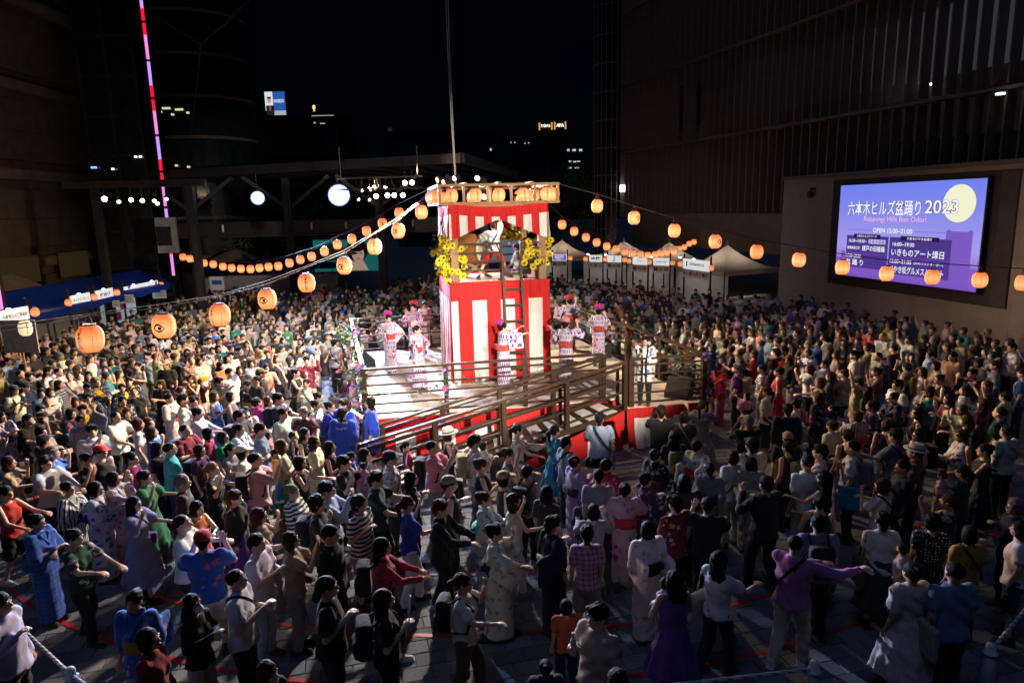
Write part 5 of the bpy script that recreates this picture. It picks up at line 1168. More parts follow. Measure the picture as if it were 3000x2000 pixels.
garland('flower_garland', [DFL.lerp(D_(2.2, 16.52, 1), t) + D_(0, -.1, .45 + .3 * abs(math.cos(t * 8))) for t in np.linspace(.34, .66, 8)], 'thin leafy vine with a yellow bloom on the middle bay of the front railing', ['yellow', 'white'], 26, 2, 5, .03, .08)
garland('flower_garland', vert(EX1 + D_(.05, 0, 0), 1.0, 2.3, 7), 'blue and violet garland on the front right corner post', ['violet', 'blue', 'violet', 'pink'], 110, 18, 6, .08, .09, .055)
garland('flower_garland', [EX1.lerp(DBR, t) + D_(0, 0, .95 - .35 * math.sin(t * 11) ** 2) for t in np.linspace(.06, .45, 12)], 'cream flowered vine along the near half of the right railing', ['white', 'white', 'pink'], 170, 22, 7, .09, .10, .06)
garland('flower_garland', [EX1.lerp(DBR, t) + D_(0, 0, 1.0 - .4 * math.sin(t * 13) ** 2) for t in np.linspace(.5, .97, 10)], 'pink flowered vine along the far half of the right railing', ['pink', 'pink', 'white'], 120, 18, 8, .09, .10, .055)
garland('flower_garland', [DBL.lerp(DBR, t) + D_(0, -.05, .5 + .2 * math.cos(t * 20)) for t in np.linspace(.02, .36, 8)], 'thin vine on the rear railing left of the tower', ['white', 'violet'], 60, 4, 9, .05, .09)
tl = lambda a, b, z: tw(a, b, z)
garland('sunflower_garland', [tl(-HW - .08, HW - .3, 4.0)] + [tl(-HW - .1, 1.1 - .25 * k, 3.95 + .9 * abs(math.sin(k * .45))) for k in range(11)], 'bushy sunflower garland on the left side of the upper tower', ['yellow'], 240, 46, 11, .14, .09, .075, front=Vector((-.5, -1, .2)))
garland('sunflower_garland', [tl(-HW + .05, -HW - .05, 3.9), tl(-HW - .14, -HW + .2, 4.3), tl(-HW - .12, -HW + .5, 4.9), tl(-HW - .06, -HW + .2, 5.0)], 'sunflowers climbing the front left post of the tower', ['yellow'], 110, 22, 12, .10, .09, .075)
garland('sunflower_garland', [tl(-HW + .25, -HW - .02, 4.0 + .16 * k) for k in range(6)], 'narrow sunflower spray inside the front left post', ['yellow'], 80, 14, 13, .06, .08, .07)
garland('sunflower_garland', [tl(.7, -HW - .04, 4.35), tl(.9, -HW - .06, 4.6), tl(1.0, -HW - .06, 4.75), tl(1.08, -HW - .07, 4.3), tl(1.18, -HW - .05, 4.2)], 'sunflower garland on the front right of the upper tower', ['yellow'], 120, 24, 14, .09, .09, .07)
garland('sunflower_garland', [tl(.3, HW - .1, 4.85), tl(.7, HW - .15, 5.05), tl(1.1, HW - .15, 4.9)], 'sunflowers on the rear rail of the upper tower', ['yellow'], 80, 16, 15, .09, .09, .075)
garland('sunflower_garland', [tl(HW + .1, -HW + .1, 5.0), tl(HW + .12, -HW + .1, 4.7), tl(HW + .12, -HW + .2, 4.3)], 'sunflowers outside the front right post of the tower', ['yellow'], 60, 13, 16, .07, .09, .07)

# ---------------------------------------------------------------- big drum on its stand
M_DRUM = wood('drum_wood', (.26, .09, .025), (.42, .17, .05), .35, (2, 2, 2), 3, .1); M_HIDE = mat('drum_skin', (.72, .62, .48), .6, 0, .1, 8, .1)
dr = tag(empty('taiko_drum', tw(-.55, .1, 4.62), TROT), 'big barrel drum with pale skins on the upper tower floor', 'drum'); ax = Matrix.Rotation(R(90), 3, 'Y') @ Matrix.Rotation(R(35), 3, 'X')
BRL = MB().lathe([(.36, -.36), (.40, -.3), (.45, -.12), (.46, 0), (.45, .12), (.40, .3), (.36, .36)], 28, (0, 0, 0), ax).build('barrel', M_DRUM, dr, True)
for s in (-1, 1): MB().lathe([(.01, s * .365), (.37, s * .365), (.385, s * .345), (.38, s * .31)], 28, (0, 0, 0), ax).build('skin', M_HIDE, dr); MB().lathe([(.395, s * .30), (.405, s * .30), (.405, s * .275), (.395, s * .275)], 28, (0, 0, 0), ax).build('tack_band', M_BLACK, BRL)
st = tag(empty('drum_stand', tw(-.5, .1, 3.81), TROT), 'crossed wooden trestle under the big drum', 'stand')
for s in (-.28, .28): MB().beam((-.45, s, 0), (.4, s, .55), .08, .09).build('leg', M_TIM, st); MB().beam((.45, s, 0), (-.4, s, .55), .081, .09).build('leg', M_TIM, st)
MB().beam((-.2, -.4, .16), (-.2, .4, .16), .06, .06).build('stretcher', M_TIM, st)
mic = tag(empty('drum_microphone', tw(.12, -.9, 3.81)), 'black short microphone stand by the drummer', 'microphone'); MB().tube([(0, 0, 0), (0, 0, .7), (-.1, .1, .95)], .014, 6).build('stem', M_BLACK, mic); MB().lathe([(.12, 0), (.11, .02)], 12).build('base', M_BLACK, mic); MB().lathe([(.02, -.03), (.03, 0), (.02, .04)], 8, (-.1, .1, .97)).build('head', M_BLACK, mic)
# stage monitors
def monitor(p, rz, label):
    o = tag(empty('stage_monitor', p, rz), label, 'speaker'); V = [(-.3, -.25, 0), (.3, -.25, 0), (.3, .25, 0), (-.3, .25, 0), (-.3, -.25, .14), (.3, -.25, .14), (.3, .1, .5), (-.3, .1, .5), (.3, .25, .44), (-.3, .25, .44)]
    MB().add(V, [(3, 2, 1, 0), (0, 1, 5, 4), (4, 5, 6, 7), (7, 6, 8, 9), (9, 8, 2, 3), (1, 2, 8, 6, 5), (0, 4, 7, 9, 3)]).build('cabinet', M_BLACK, o)
    MB().add([(-.27, -.236, .17), (.27, -.236, .17), (.27, .066, .48), (-.27, .066, .48)], [(0, 1, 2, 3)]).build('grille', mat('grille', (.02, .02, .02), .4, .5, .4, 90, .5), o)
    for k in range(3): MB().box((.303, -.05 + k * .06, .1 + .03 * k), (.01, .03, .02)).build('connector', FLO['yellow'], o)
monitor(dk(.05, .7, 1.0), R(100), 'black wedge speaker at the rear left of the stage'); monitor(EX1 + D_(-.55, .5, 0), R(-30), 'black wedge speaker in the front right corner of the stage'); monitor(dk(.95, .6), R(-75), 'black wedge speaker by the right railing behind the dancers')

# ---------------------------------------------------------------- market stalls
M_TENT = mat('tent_white', (.56, .43, .33), .8, 0, .12, 1.5, .15); M_BLUE = mat('tarp_blue', (.014, .055, .42), .55, 0, .2, 2, .2); M_TWALL = mat('tent_wall', (.55, .52, .50), .8, 0, .1, 1.5, .1)
for _m in (M_TENT, M_BLUE, M_TWALL):      # thin fabric lets some light through
    _n = _m.node_tree; _t = _n.nodes.new('ShaderNodeBsdfTranslucent'); _x = _n.nodes.new('ShaderNodeMixShader'); _x.inputs[0].default_value = .45
    _pb = _n.nodes['Principled BSDF']; _out = _n.nodes['Material Output']; _n.links.new(_pb.inputs['Base Color'].links[0].from_socket, _t.inputs[0])
    _n.links.new(_pb.outputs[0], _x.inputs[1]); _n.links.new(_t.outputs[0], _x.inputs[2]); _n.links.new(_x.outputs[0], _out.inputs[0])
E_SIGN = emit('sign_lit', (.95, .97, 1), .62, (.8, .8, .8)); E_SGN2 = emit('sign_grey', (.9, .92, .95), .05, (.5, .5, .5)); M_SINK = mat('sign_ink', (.012, .02, .018), .6, bmp=0); E_VIO = emit('sign_violet', (.13, .05, .36), .8); E_SPOTW = emit('sign_lamp', (.85, .93, 1), 9)
PH = [mat('food_a', (.45, .2, .06), .6, 0, .5, 30, 0), mat('food_b', (.5, .35, .12), .6, 0, .5, 30, 0), mat('food_c', (.25, .08, .04), .6, 0, .5, 30, 0), mat('food_d', (.4, .42, .38), .6, 0, .3, 30, 0)]
def stall(px0, px1, pz, ptop, Y0, Y1, txt, label, ink=None, field=None, sub=None, menu=True, lan=(1, 1), tw_=.62, th_=.5, mlabel=None):
    """sign board between two directions; lamps over it, menu cards below, counter light inside"""
    a, b = at(px0, pz, Y0), at(px1, pz, Y1); t = at(px0, ptop, Y0); h = t.z - a.z; z0 = (a.z + b.z) / 2; d = b - a; d.z = 0; L = d.length; rz = math.atan2(d.y, d.x)
    o = tag(empty('stall_sign', Vector((a.x, a.y, z0)), rz), label, 'sign'); BD = MB().box((L / 2, .03, h / 2), (L, .05, h)).build('board', E_SIGN, o)
    if field: MB().box((L / 2, -.0, h / 2), (L * .9, .03, h * .82)).build('field', field, BD)
    if txt: letters(txt, 1, ink or M_SINK, BD, (L / 2 + (.06 * L if sub == 'knot' else 0), -.02, h * (.55 if sub else .5)), (R(90), 0, 0), .02, L * tw_, height=h * th_)
    if sub and sub != 'knot': letters(sub, 1, ink or M_SINK, BD, (L / 2, -.02, h * .16), (R(90), 0, 0), .01, L * .4, height=h * .1)
    if sub == 'knot':
        for i in (-1, 1): MB().lathe([(h * .06, -.01), (h * .13, -.01), (h * .13, .01), (h * .06, .01)], 12, (L * .16, -.02, h * (.55 + .13 * i)), Matrix.Rotation(R(90), 3, 'X')).build('emblem_ring', M_SINK, BD)
    for k, f in enumerate((.08, .62) if L > 1.6 else (.05,)):
        MB().beam((L * f, 0, h + .02), (L * f, -.28, h + .1), .03, .03).build('lamp_arm', M_STEEL, o); MB().box((L * f, -.3, h + .07), (.11, .07, .05)).build('lamp_head', E_SPOTW, o)
    for s in (-.03, L + .03): MB().box((s, .1, h / 2 - .8), (.07, .07, z0 + .5 if False else 2.6)).build('post', M_RAIL, o)
    if menu:
        n = max(3, int(L / .27)); mo_ = tag(empty('menu_board', Vector((a.x, a.y, z0 - h * .08)), rz), mlabel or ('menu cards with food pictures under the sign ' + label.split()[-1]), 'menu')
        BK = MB().box((L / 2, .02, -.2), (L * 1.05, .02, .36)).build('backing', E_SGN2, mo_)
        for k in range(n): MB().box((L * (k + .5) / n, -.0, -.16), (L / n * .72, .02, .2)).build('food_picture', PH[(k * 3 + int(L * 7)) % 4], BK)
    for s, on in ((-.24, lan[0]), (L + .24, lan[1])):
        if on: q = Vector((a.x, a.y, z0 + h * .42)) + Matrix.Rotation(rz, 3, 'Z') @ Vector((s, -.02, 0)); lantern(q, f'red orange lantern {"before" if s < 0 else "after"} the {mlabel.split(" under the ")[-1].split(" by the ")[-1] if mlabel else label}'[:95], 'lanterns beside the stall signs', scale=.82, glow=.72)
    return o
def pk(name, px_, py_, Y, half, eave, label, wall=True, mtl=None, rz=.45):
    """peaked marquee"""
    p = at(px_, py_, Y); o = tag(empty(name, (p.x, p.y, 0), rz), label, 'tent'); hp = p.z
    corners = [(-half, -half), (half, -half), (half, half), (-half, half)]
    for i in range(4):
        a, b = Vector((*corners[i], eave)), Vector((*corners[(i + 1) % 4], eave)); top = Vector((0, 0, hp))
        mb = MB()
        def fn(u, v):
            q = a.lerp(b, u); w = q.lerp(top, v); e = (1 - v) ** 2.0; w.z = eave + (hp - eave) * (v ** 1.75) - .05 * math.sin(math.pi * u) * (1 - v); return w
        mb.grid(fn, 8, 8); mb.build('roof_panel', mtl or M_TENT, o, True)
        MB().box(((a + b) / 2) - Vector((0, 0, .12)), ((b - a).length if abs((b - a).x) > .1 else .03, (b - a).length if abs((b - a).y) > .1 else .03, .24)).build('valance', mtl or M_TENT, o)
    for c in corners: MB().tube([(*c, 0), (*c, eave)], .035, 6).build('pole', M_STEEL, o)
    MB().lathe([(.03, 0), (.08, .05), (.01, .3)], 8, (0, 0, hp - .05)).build('finial', mtl or M_TENT, o)
    if wall:
        MB().box((0, half - .05, eave / 2), (half * 2, .03, eave)).build('back_wall', M_TWALL, o)
        MB().box((0, -half + .5, .45), (half * 1.7, .5, .9)).build('counter', M_TWALL, o); MB().box((0, 0, eave - .15), (1.4, .1, .06)).build('tube_lamp', emit('stall_tube', (1, .93, .84), 40), o)
    return o
pk('marquee_tent', 1646, 703, 47, 1.8, 2.45, 'beige peaked tent behind the violet grill sign'); pk('marquee_tent', 1828, 705, 44.5, 1.9, 2.45, 'beige peaked tent behind the two kanji signs')
pk('marquee_tent', 1961, 709, 41.5, 1.8, 2.4, 'pinkish peaked tent behind the dragon and tiger signs'); pk('marquee_tent', 2131, 717, 37.0, 1.9, 2.35, 'large dusky peaked tent at the wall right of the last stall sign')
y_ = lambda v: 600 + v / 3.92; x_ = lambda v: 1580 + v / 3.92
stall(x_(150), x_(315), y_(642), y_(568), 43.9, 43.6, 'RIGOLETTO', 'violet board sign with white lettering for the grill stall', E_WHITE, E_VIO, 'BAR AND GRILL', lan=(0, 1), mlabel='menu cards under the violet grill sign')
stall(x_(573), x_(718), y_(655), y_(578), 42.3, 41.9, '梅蘭', 'white sign with two large black kanji, second stall', lan=(1, 1), tw_=.7, th_=.55, mlabel='menu cards under the two kanji sign')
stall(x_(780), x_(937), y_(660), y_(585), 41.5, 41.0, '墨花', 'white sign with black block emblem, third stall', lan=(0, 1), tw_=.2, th_=.75, mlabel='menu cards under the block emblem sign')
stall(x_(1070), x_(1235), y_(688), y_(598), 40.0, 39.3, 'Dragon', 'white sign with thin grey script, fourth stall', mat('grey_ink', (.25, .25, .25), .6, bmp=0), lan=(1, 0), tw_=.35, th_=.3, mlabel='menu cards under the thin script sign')
stall(x_(1308), x_(1488), y_(697), y_(612), 38.8, 38.2, 'GOLDEN TIGER', 'white sign with tiger name in black capitals, fifth stall', lan=(1, 1), tw_=.75, th_=.25, mlabel='menu cards under the tiger sign')
stall(x_(1648), x_(1945), y_(750), y_(635), 36.7, 34.4, 'SHINANOYA', 'wide white sign with knot emblem and SHINANOYA lettering', sub='knot', lan=(1, 1), tw_=.56, th_=.3, mlabel='menu cards under the wide knot emblem sign')
# left row: blue tarpaulin stalls
def tarp(x0, x1, y0, y1, zr, ze, label, m, rz=0, back=True):
    o = tag(empty('stall_tent', ((x0 + x1) / 2, (y0 + y1) / 2, 0)), label, 'tent'); hx, hy = (x1 - x0) / 2, (y1 - y0) / 2
    mb = MB(); mb.grid(lambda u, v: Vector((hx - 2 * hx * abs(v) * .5 - 0, -hy + 2 * hy * u, ze + (zr - ze) * v - .07 * math.sin(math.pi * v) - .05 * abs(math.sin(u * 9)))), 24, 8); mb.build('roof_slope', m, o, True)
    mb = MB(); mb.grid(lambda u, v: Vector((-hx * v, -hy + 2 * hy * u, zr - (zr - ze) * v)), 12, 4); mb.build('roof_slope', m, o, True)
    mb = MB(); mb.grid(lambda u, v: Vector((hx + .02, -hy + 2 * hy * u, ze - .28 * v + .04 * math.sin(u * 40) * v)), 40, 2); mb.build('valance', m, o, True)
    for s in (-1, 1): mb = MB(); mb.add([(hx, s * hy, ze), (0, s * hy, zr), (-hx, s * hy, ze)], [(0, 1, 2)]); mb.build('gable', m, o)
    for a in (-1, 1):
        for b in (-1, 0, 1): MB().tube([(a * hx, b * hy, 0), (a * hx, b * hy, ze)], .03, 6).build('pole', M_STEEL, o)
    if back: MB().box((-hx + .05, 0, ze / 2), (.03, hy * 2, ze)).build('back_wall', M_TWALL, o); MB().box((hx - .5, 0, .42), (.6, hy * 1.9, .84)).build('counter', M_TWALL, o)
    return o
tarp(-21.4, -17.9, 23.6, 36.2, 3.05, 2.28, 'long blue tarpaulin tent behind the left stall signs', M_BLUE); tarp(-25.0, -21.6, 22, 32, 3.3, 2.6, 'grey white tent roof rising behind the long blue one', M_TENT, back=False)
tarp(-19.5, -10.2, 40.6, 44, 3.1, 2.5, 'wide blue roofed tent with white walls at the back left', M_BLUE); tarp(-20.6, -16.9, 19.2, 23.2, 2.45, 2.0, 'pale stall awning at the left edge under the big sign', M_TENT)
MB().box((0, -1.74, 1.1), (9.2, .03, 2.2)).build('front_wall', M_TWALL, bpy.data.objects['stall_tent.002'])
lx = lambda v: v / 3.92; ly = lambda v: 700 + v / 3.92
stall(lx(2), lx(352), ly(950), ly(795), 22.1, 23.4, '六本木ヒルズ自治会', 'white association sign with a row of black kanji at the left edge', lan=(0, 1), menu=False, tw_=.84, th_=.32, mlabel='lantern by the association sign')
stall(lx(826), lx(1050), ly(745), ly(630), 27.9, 29.2, 'キャプテンキッド', 'white sign with slanted katakana lettering on the blue stall', lan=(1, 1), menu=False, tw_=.82, th_=.32, mlabel='katakana sign')
stall(lx(1112), lx(1312), ly(690), ly(575), 29.6, 30.9, '輪投げ', 'white ring toss sign with three spaced characters', lan=(0, 1), menu=False, tw_=.62, th_=.4, mlabel='ring toss sign')
bs = stall(lx(1438), lx(1828), ly(615), ly(505), 32.2, 35.3, 'BEAUTY PARK', 'wide white sign with pink flower and pale green lettering', mat('sage_ink', (.32, .4, .34), .6, bmp=0), lan=(0, 1), menu=False, tw_=.5, th_=.3, mlabel='wide pink flower sign')
for k in range(4): MB().box((.35 if k % 2 else 2.85, -.02, .12 + .1 * k), (.2, .02, .12), M=Matrix.Rotation(k, 3, 'Y')).build('flower_print', FLO['pink' if k % 2 == 0 else 'violet'], bs)
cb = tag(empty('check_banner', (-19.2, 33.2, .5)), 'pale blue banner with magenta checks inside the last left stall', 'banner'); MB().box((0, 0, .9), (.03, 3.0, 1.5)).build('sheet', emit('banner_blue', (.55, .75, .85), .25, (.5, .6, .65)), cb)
for a, b in ((-.2, 1.45), (.35, 1.0), (-.75, 1.0), (-.2, .55)): MB().box((.02, a, b), (.02, .52, .42)).build('check', mat('magenta', (.42, .02, .25), .6, bmp=0), cb)
for q, w, h_, lab in ((at(370, 876, 31.5), .7, .42, 'green edged notice under the blue stall roof'), (at(467, 862, 34.8), .7, .42, 'grey notice at the end of the blue stall'), (at(340, 890, 30.3), .32, .3, 'tiny white price card under the ring toss sign')):
    o = tag(empty('notice', q), lab, 'notice'); CD = MB().box((0, 0, 0), (w, .03, h_)).build('card', E_SGN2, o)
    for k in range(3): MB().box((0, -.02, h_ * (.25 - .22 * k)), (w * .7, .006, h_ * .06)).build('text_line', M_SINK, CD)
for k, (q, w, lab) in enumerate(((at(636, 830, 36), .75, 'white notice with blue panel held up near the back tent'), (at(58, 985, 18.5), .95, 'blank beige placard held up above the left crowd'))):
    o = tag(empty('placard', q), lab, 'placard'); MB().box((0, 0, 0), (w, .03, w * .95)).build('sheet', mat('card', (.5, .45, .38), .8, bmp=0) if k else M_WHITEP, o); MB().tube([(0, .03, -.4), (0, .03, -1.2)], .02, 6).build('stick', M_TIM, o)
    if not k: MB().box((0, -.02, .05), (.5, .01, .22)).build('blue_panel', mat('print_blue', (.03, .1, .45), .6, bmp=0), o)
wl_ = tag(put('hand_lantern', lan_body, None, at(75, 905, 20), scale=(.95, .95, 1.1)), 'cream standing lantern with black characters near the left stalls', 'lantern'); wl_.data = lan_body.copy(); wl_.data.materials[0] = emit('cream_paper', (1, .8, .5), .9); wl_.location = at(74, 961, 17.5)
put('lettering', lan_txt, wl_, rot=(0, 0, .9)); put('top_cap', lan_top, wl_); put('bottom_cap', lan_bot, wl_)
# ---------------------------------------------------------------- portrait board, parasols, trees behind
pb = tag(empty('portrait_board', at(1015, 748, 47)), 'teal advertising board with a dark haired portrait under the canopy', 'billboard'); s = 47 / 2000
def pboard(name, fn, m, d): return MB().add([(a * s, -d, b * s) for a, b in fn], [tuple(range(len(fn)))[::-1]]).build(name, m, pb)
circ = lambda cx, cy, rx, ry, n=24, a0=0, a1=360: [(cx + rx * math.cos(R(a0 + (a1 - a0) * k / n)), cy - ry * math.sin(R(a0 + (a1 - a0) * k / n))) for k in range(n)]
MB().box((0, .1, 0), (190 * s, .15, 92 * s)).build('board', emit('teal_board', (.02, .30, .27), .3), pb)
pboard('neck', [(16, -8), (44, -8), (62, -44), (0, -44)], emit('portrait_skin', (.55, .36, .29), .6), .01); pboard('hair', circ(32, 14, 31, 34), emit('portrait_hair', (.01, .009, .012), .2), .02)
pboard('face', circ(34, 4, 18, 25), MATS['portrait_skin'], .03); pboard('fringe', circ(33, 22, 20, 12), MATS['portrait_hair'], .04)
for x in (26, 42): pboard('eye', circ(x, 6, 4, 1.8, 10), MATS['portrait_hair'], .05)
pboard('lips', circ(35, -10, 5, 2, 10), emit('portrait_lip', (.4, .08, .08), .5), .05); MB().box((0, .0, 47 * s), (200 * s, .2, 3 * s)).build('light_bar', M_STEEL, pb)
b2 = tag(empty('poster_board', at(1485, 735, 45)), 'blue and grey poster board seen through the tower', 'billboard'); MB().box((0, .1, 0), (2.6, .1, 1.5)).build('board', emit('poster_grey', (.12, .16, .22), .5), b2); MB().box((.5, 0, 0), (.5, .06, 1.5)).build('blue_stripe', emit('poster_blue', (.05, .15, .5), .6), b2)
def parasol(p, r, label, z=2.6):
    o = tag(empty('parasol', (p.x, p.y, 0)), label, 'parasol'); mb = MB()
    mb.grid(lambda u, v: Vector((r * v * math.cos(2 * math.pi * u), r * v * math.sin(2 * math.pi * u), z + .55 - .75 * v ** 1.2 + .03 * math.cos(16 * math.pi * u) * v)), 32, 6); mb.build('canopy', M_TENT, o, True); MB().tube([(0, 0, 0), (0, 0, z + .6)], .03, 6).build('pole', M_STEEL, o)
parasol(at(688, 750, 45), 1.9, 'beige parasol above the back left tent', 3.0); parasol(at(905, 745, 44), 2.0, 'beige parasol left of the portrait board', 3.0); parasol(at(970, 738, 46), 1.8, 'beige parasol half in front of the portrait board', 3.2)
M_BARK = mat('bark', (.06, .045, .03), .9, 0, .3, 12, .5)
def tree(p, h, cr, label, seed, n=2600):
    r = random.Random(seed); o = tag(empty('tree', p), label, 'tree'); mb = MB().tube([(0, 0, 0), (.1, .05, h * .35), (-.05, .1, h * .6), (.1, 0, h * .85)], [.16, .13, .09, .03], 8)
    cs = []
    for k in range(9): a = r.uniform(0, 6.28); z = h * r.uniform(.45, .95); e = Vector((cr * .7 * math.cos(a) * r.uniform(.3, 1), cr * .7 * math.sin(a) * r.uniform(.3, 1), z)); mb.tube([(0, .05, z * .6), e * .6 + Vector((0, 0, z * .32)), e], [.06, .035, .012], 5); cs.append((e, r.uniform(.35, .6) * cr))
    mb.build('trunk', M_BARK, o)
    lm = MB()
    for k in range(n):
        c, q = r.choice(cs); d = Vector((r.gauss(0, 1), r.gauss(0, 1), r.gauss(0, .8))).normalized() * q * r.uniform(.3, 1) ** .5; leaf_on(lm, c + d, r, .16)
    lm.build('crown', LEAFS[seed % 2], o)
tree(Vector((-17.5, 47, 0)), 6.2, 2.6, 'dim leafy tree behind the canopy, leftmost of three', 1); tree(Vector((-13.5, 49, 0)), 6.6, 2.8, 'dim leafy tree behind the canopy columns, middle of three', 2); tree(Vector((4.2, 58, 0)), 8.5, 4.0, 'dark leafy tree right of the tower behind the tents', 3, 3400)
# ---------------------------------------------------------------- crowd barrier: cones and bars
M_CONE = mat('cone_white', (.6, .6, .62), .5, 0, .08, 6, .05)
def bar_mat():
    m, nt, b, nodes, links = _new('striped_bar'); uv = coords(nt, 'Generated'); w = N(nodes, 'ShaderNodeTexWave', wave_type='BANDS', bands_direction='Y'); w.inputs['Scale'].default_value = 6; links.new(uv, w.inputs[0]); links.new(ramp(nt, w.outputs[0], [(0, (.65, .65, .68)), (.8, (.05, .12, .35))], 'CONSTANT'), b.inputs['Base Color']); b.inputs['Roughness'].default_value = .4; return m
M_BAR = bar_mat()
def cone(x, y, label):
    o = tag(empty('traffic_cone', (x, y, 0)), label, 'cone', 'barrier cones'); MB().box((0, 0, .02), (.36, .36, .035)).build('base', M_CONE, o); MB().lathe([(.15, .04), (.06, .62), (.045, .7)], 18).build('body', M_CONE, o, True); MB().lathe([(.075, .66), (.08, .675), (.055, .68), (.055, .76), (.04, .79), (.01, .80)], 16).build('cap', M_WHITEP, o, True)
for x, y, l in ((-6.72, 8.15, 'white barrier cone at the left edge of the crowd'), (-5.11, 6.92, 'white barrier cone at the bottom left corner'), (3.27, 6.73, 'white barrier cone at the bottom right of centre'), (5.4, 6.97, 'white barrier cone at the bottom right corner'), (.35, 6.35, 'white barrier cone at the bottom edge under the crowd')): cone(x, y, l)
for a, b, l in (((-7.6, 9.0), (-6.72, 8.15), 'blue striped barrier bar leaving the left edge'), ((-6.72, 8.15), (-5.11, 6.92), 'blue striped barrier bar between the two left cones'), ((-5.11, 6.92), (-4.0, 6.2), 'blue striped barrier bar at the bottom left corner'), ((.35, 6.35), (3.27, 6.73), 'blue striped barrier bar along the bottom edge'), ((5.4, 6.97), (7.2, 8.4), 'blue striped barrier bar at the right edge')):
    tag(MB().tube([(*a, .7), (*b, .7)], .022, 10).build('barrier_bar', M_BAR), l, 'barrier bar', 'barrier bars')

# ---------------------------------------------------------------- people
def gz(px, py, z):
    d = _F * 2000 + _r * (px - 1500) - _u * (py - 1000); return Vector((0, 0, CAM_H)) + d * ((z - CAM_H) / d.z)
PAL = {k: tuple(c / 100 for c in v) for k, v in dict(white=(72, 71, 69), black=(1.4, 1.4, 1.6), charcoal=(4, 4, 4.5), grey=(24, 24, 25), palegrey=(45, 45, 46), slate=(15, 17, 22), steel=(15, 22, 33), stone=(33, 30, 26), navy=(1.6, 2.2, 6), ink=(1, 1.5, 4), blue=(4, 14, 52), royal=(2, 7, 48), paleblue=(36, 46, 62), periwinkle=(20, 25, 46), cyan=(3, 27, 42), aqua=(10, 52, 47), teal=(2, 20, 19), turquoise=(6, 47, 46), green=(4, 19, 9), darkgreen=(1.5, 6, 3.5), emerald=(1, 27, 12), sage=(24, 29, 20), mint=(52, 63, 55), olive=(11, 11, 4.5), khaki=(38, 33, 21), mustard=(42, 23, 2), yellow=(68, 46, 3), cream=(62, 57, 47), straw=(46, 33, 15), beige=(44, 35, 25), tan=(36, 25, 15), brown=(12, 6, 3.5), umber=(6, 3.5, 2.5), orange=(58, 13, 4), salmon=(60, 28, 22), rose=(58, 34, 40), pink=(60, 27, 36), magenta=(42, 3, 24), orchid=(40, 16, 38), lavender=(48, 44, 58), mauve=(34, 26, 40), purple=(15, 4, 27), plum=(8, 3, 9), maroon=(14, 1.6, 3), darkred=(27, 2, 2.5), crimson=(48, 2.5, 5), red=(54, 3, 3), blush=(62, 48, 60), multicolour=(30, 22, 30), blonde=(40, 24, 9), auburn=(15, 5, 2)).items()}
CNAME = dict(ink='dark navy', royal='bright blue', steel='grey blue', slate='blue grey', stone='grey beige', umber='dark brown', blush='pale pink', orchid='pink purple', rose='light pink', salmon='coral pink', cyan='teal blue', charcoal='dark grey', paleblue='pale blue', palegrey='pale grey', darkgreen='dark green', darkred='dark red', periwinkle='pale blue grey', straw='straw', crimson='bright red', multicolour='multicoloured', aqua='aqua green')
HAIRC = dict(black=(.012, .01, .01), brown=(.055, .026, .014), auburn=(.09, .028, .014), blonde=(.36, .22, .1), grey=(.20, .20, .20), green=(.06, .12, .07))
PNAME = {'stripe': 'striped', 'vstripe': 'striped', 'plaid': 'checked', 'floral': 'flowered', 'floral_dark': 'flowered', 'dot': 'dotted', 'arrow': 'arrow patterned', None: ''}
GNAME = dict(tshirt='T-shirt', tank='sleeveless top', long='long-sleeved shirt', yukata='yukata', dress='sleeveless dress', gown='long dress', happi='happi coat', jacket_short='festival coat', trousers='trousers', shorts='shorts', skirt='skirt')
HNAME = dict(short='short hair', bob='bobbed hair', long='long hair', ponytail='ponytail', bun='hair bun', curly='curly hair')
FACE = dict(R=0, FR=-45, F=-90, FL=-135, L=180, BL=135, B=90, BR=45)
POSEW = dict(stand='standing', clap='hands clasped', dance='hand raised to face', sway='arms swung aside', photo='both hands at eye level', wave='arm held high', fold='arms folded', hold='one hand at chest', reach='arms stretched forward', point='both arms pointing ahead', cheer='both arms up')
PEOPLE = []
def col4(c): return (*c, 1)
def hue(c, r, a=.12): return tuple(min(1, max(0, v * (1 + r.uniform(-a, a)))) for v in c)
def mslot(o, m): o.material_slots[0].link = 'OBJECT'; o.material_slots[0].material = m
def wear(name, me, root, color, m=None, loc=None, rot=None):
    o = put(name, me, root, loc, rot=rot); o.color = col4(color)
    if m is not None: mslot(o, m)
    return o
def split_(t, d='black'):
    a = t.split(':'); return a[0], (a[1] if len(a) > 1 else d)
def body_text(lines, root, size, z, sgn, rx, ry, m, width, name='lettering'):
    for k, t in enumerate(lines):
        me = text_mesh(t, size, .012 * size / .1 * .1).copy(); co = np.empty(len(me.vertices) * 3); me.vertices.foreach_get('co', co); co = co.reshape(-1, 3); lo, hi = co.min(0), co.max(0); co[:, :2] -= ((lo + hi) / 2)[:2]; co[:, 0] *= width / (hi[0] - lo[0])
        x = co[:, 0] * (1 if sgn < 0 else -1); zz = z - k * size * 1.05 + co[:, 1]; y = sgn * (ry * np.sqrt(np.maximum(0, 1 - (x / rx) ** 2)) + .014); me.vertices.foreach_set('co', np.stack([x, y, zz], 1).ravel()); me.materials.append(m); put(name, me, root)
M_TXW = mat('print_white', (.7, .7, .7), .7, bmp=0); M_TXB = mat('print_black', (.02, .02, .02), .7, bmp=0)
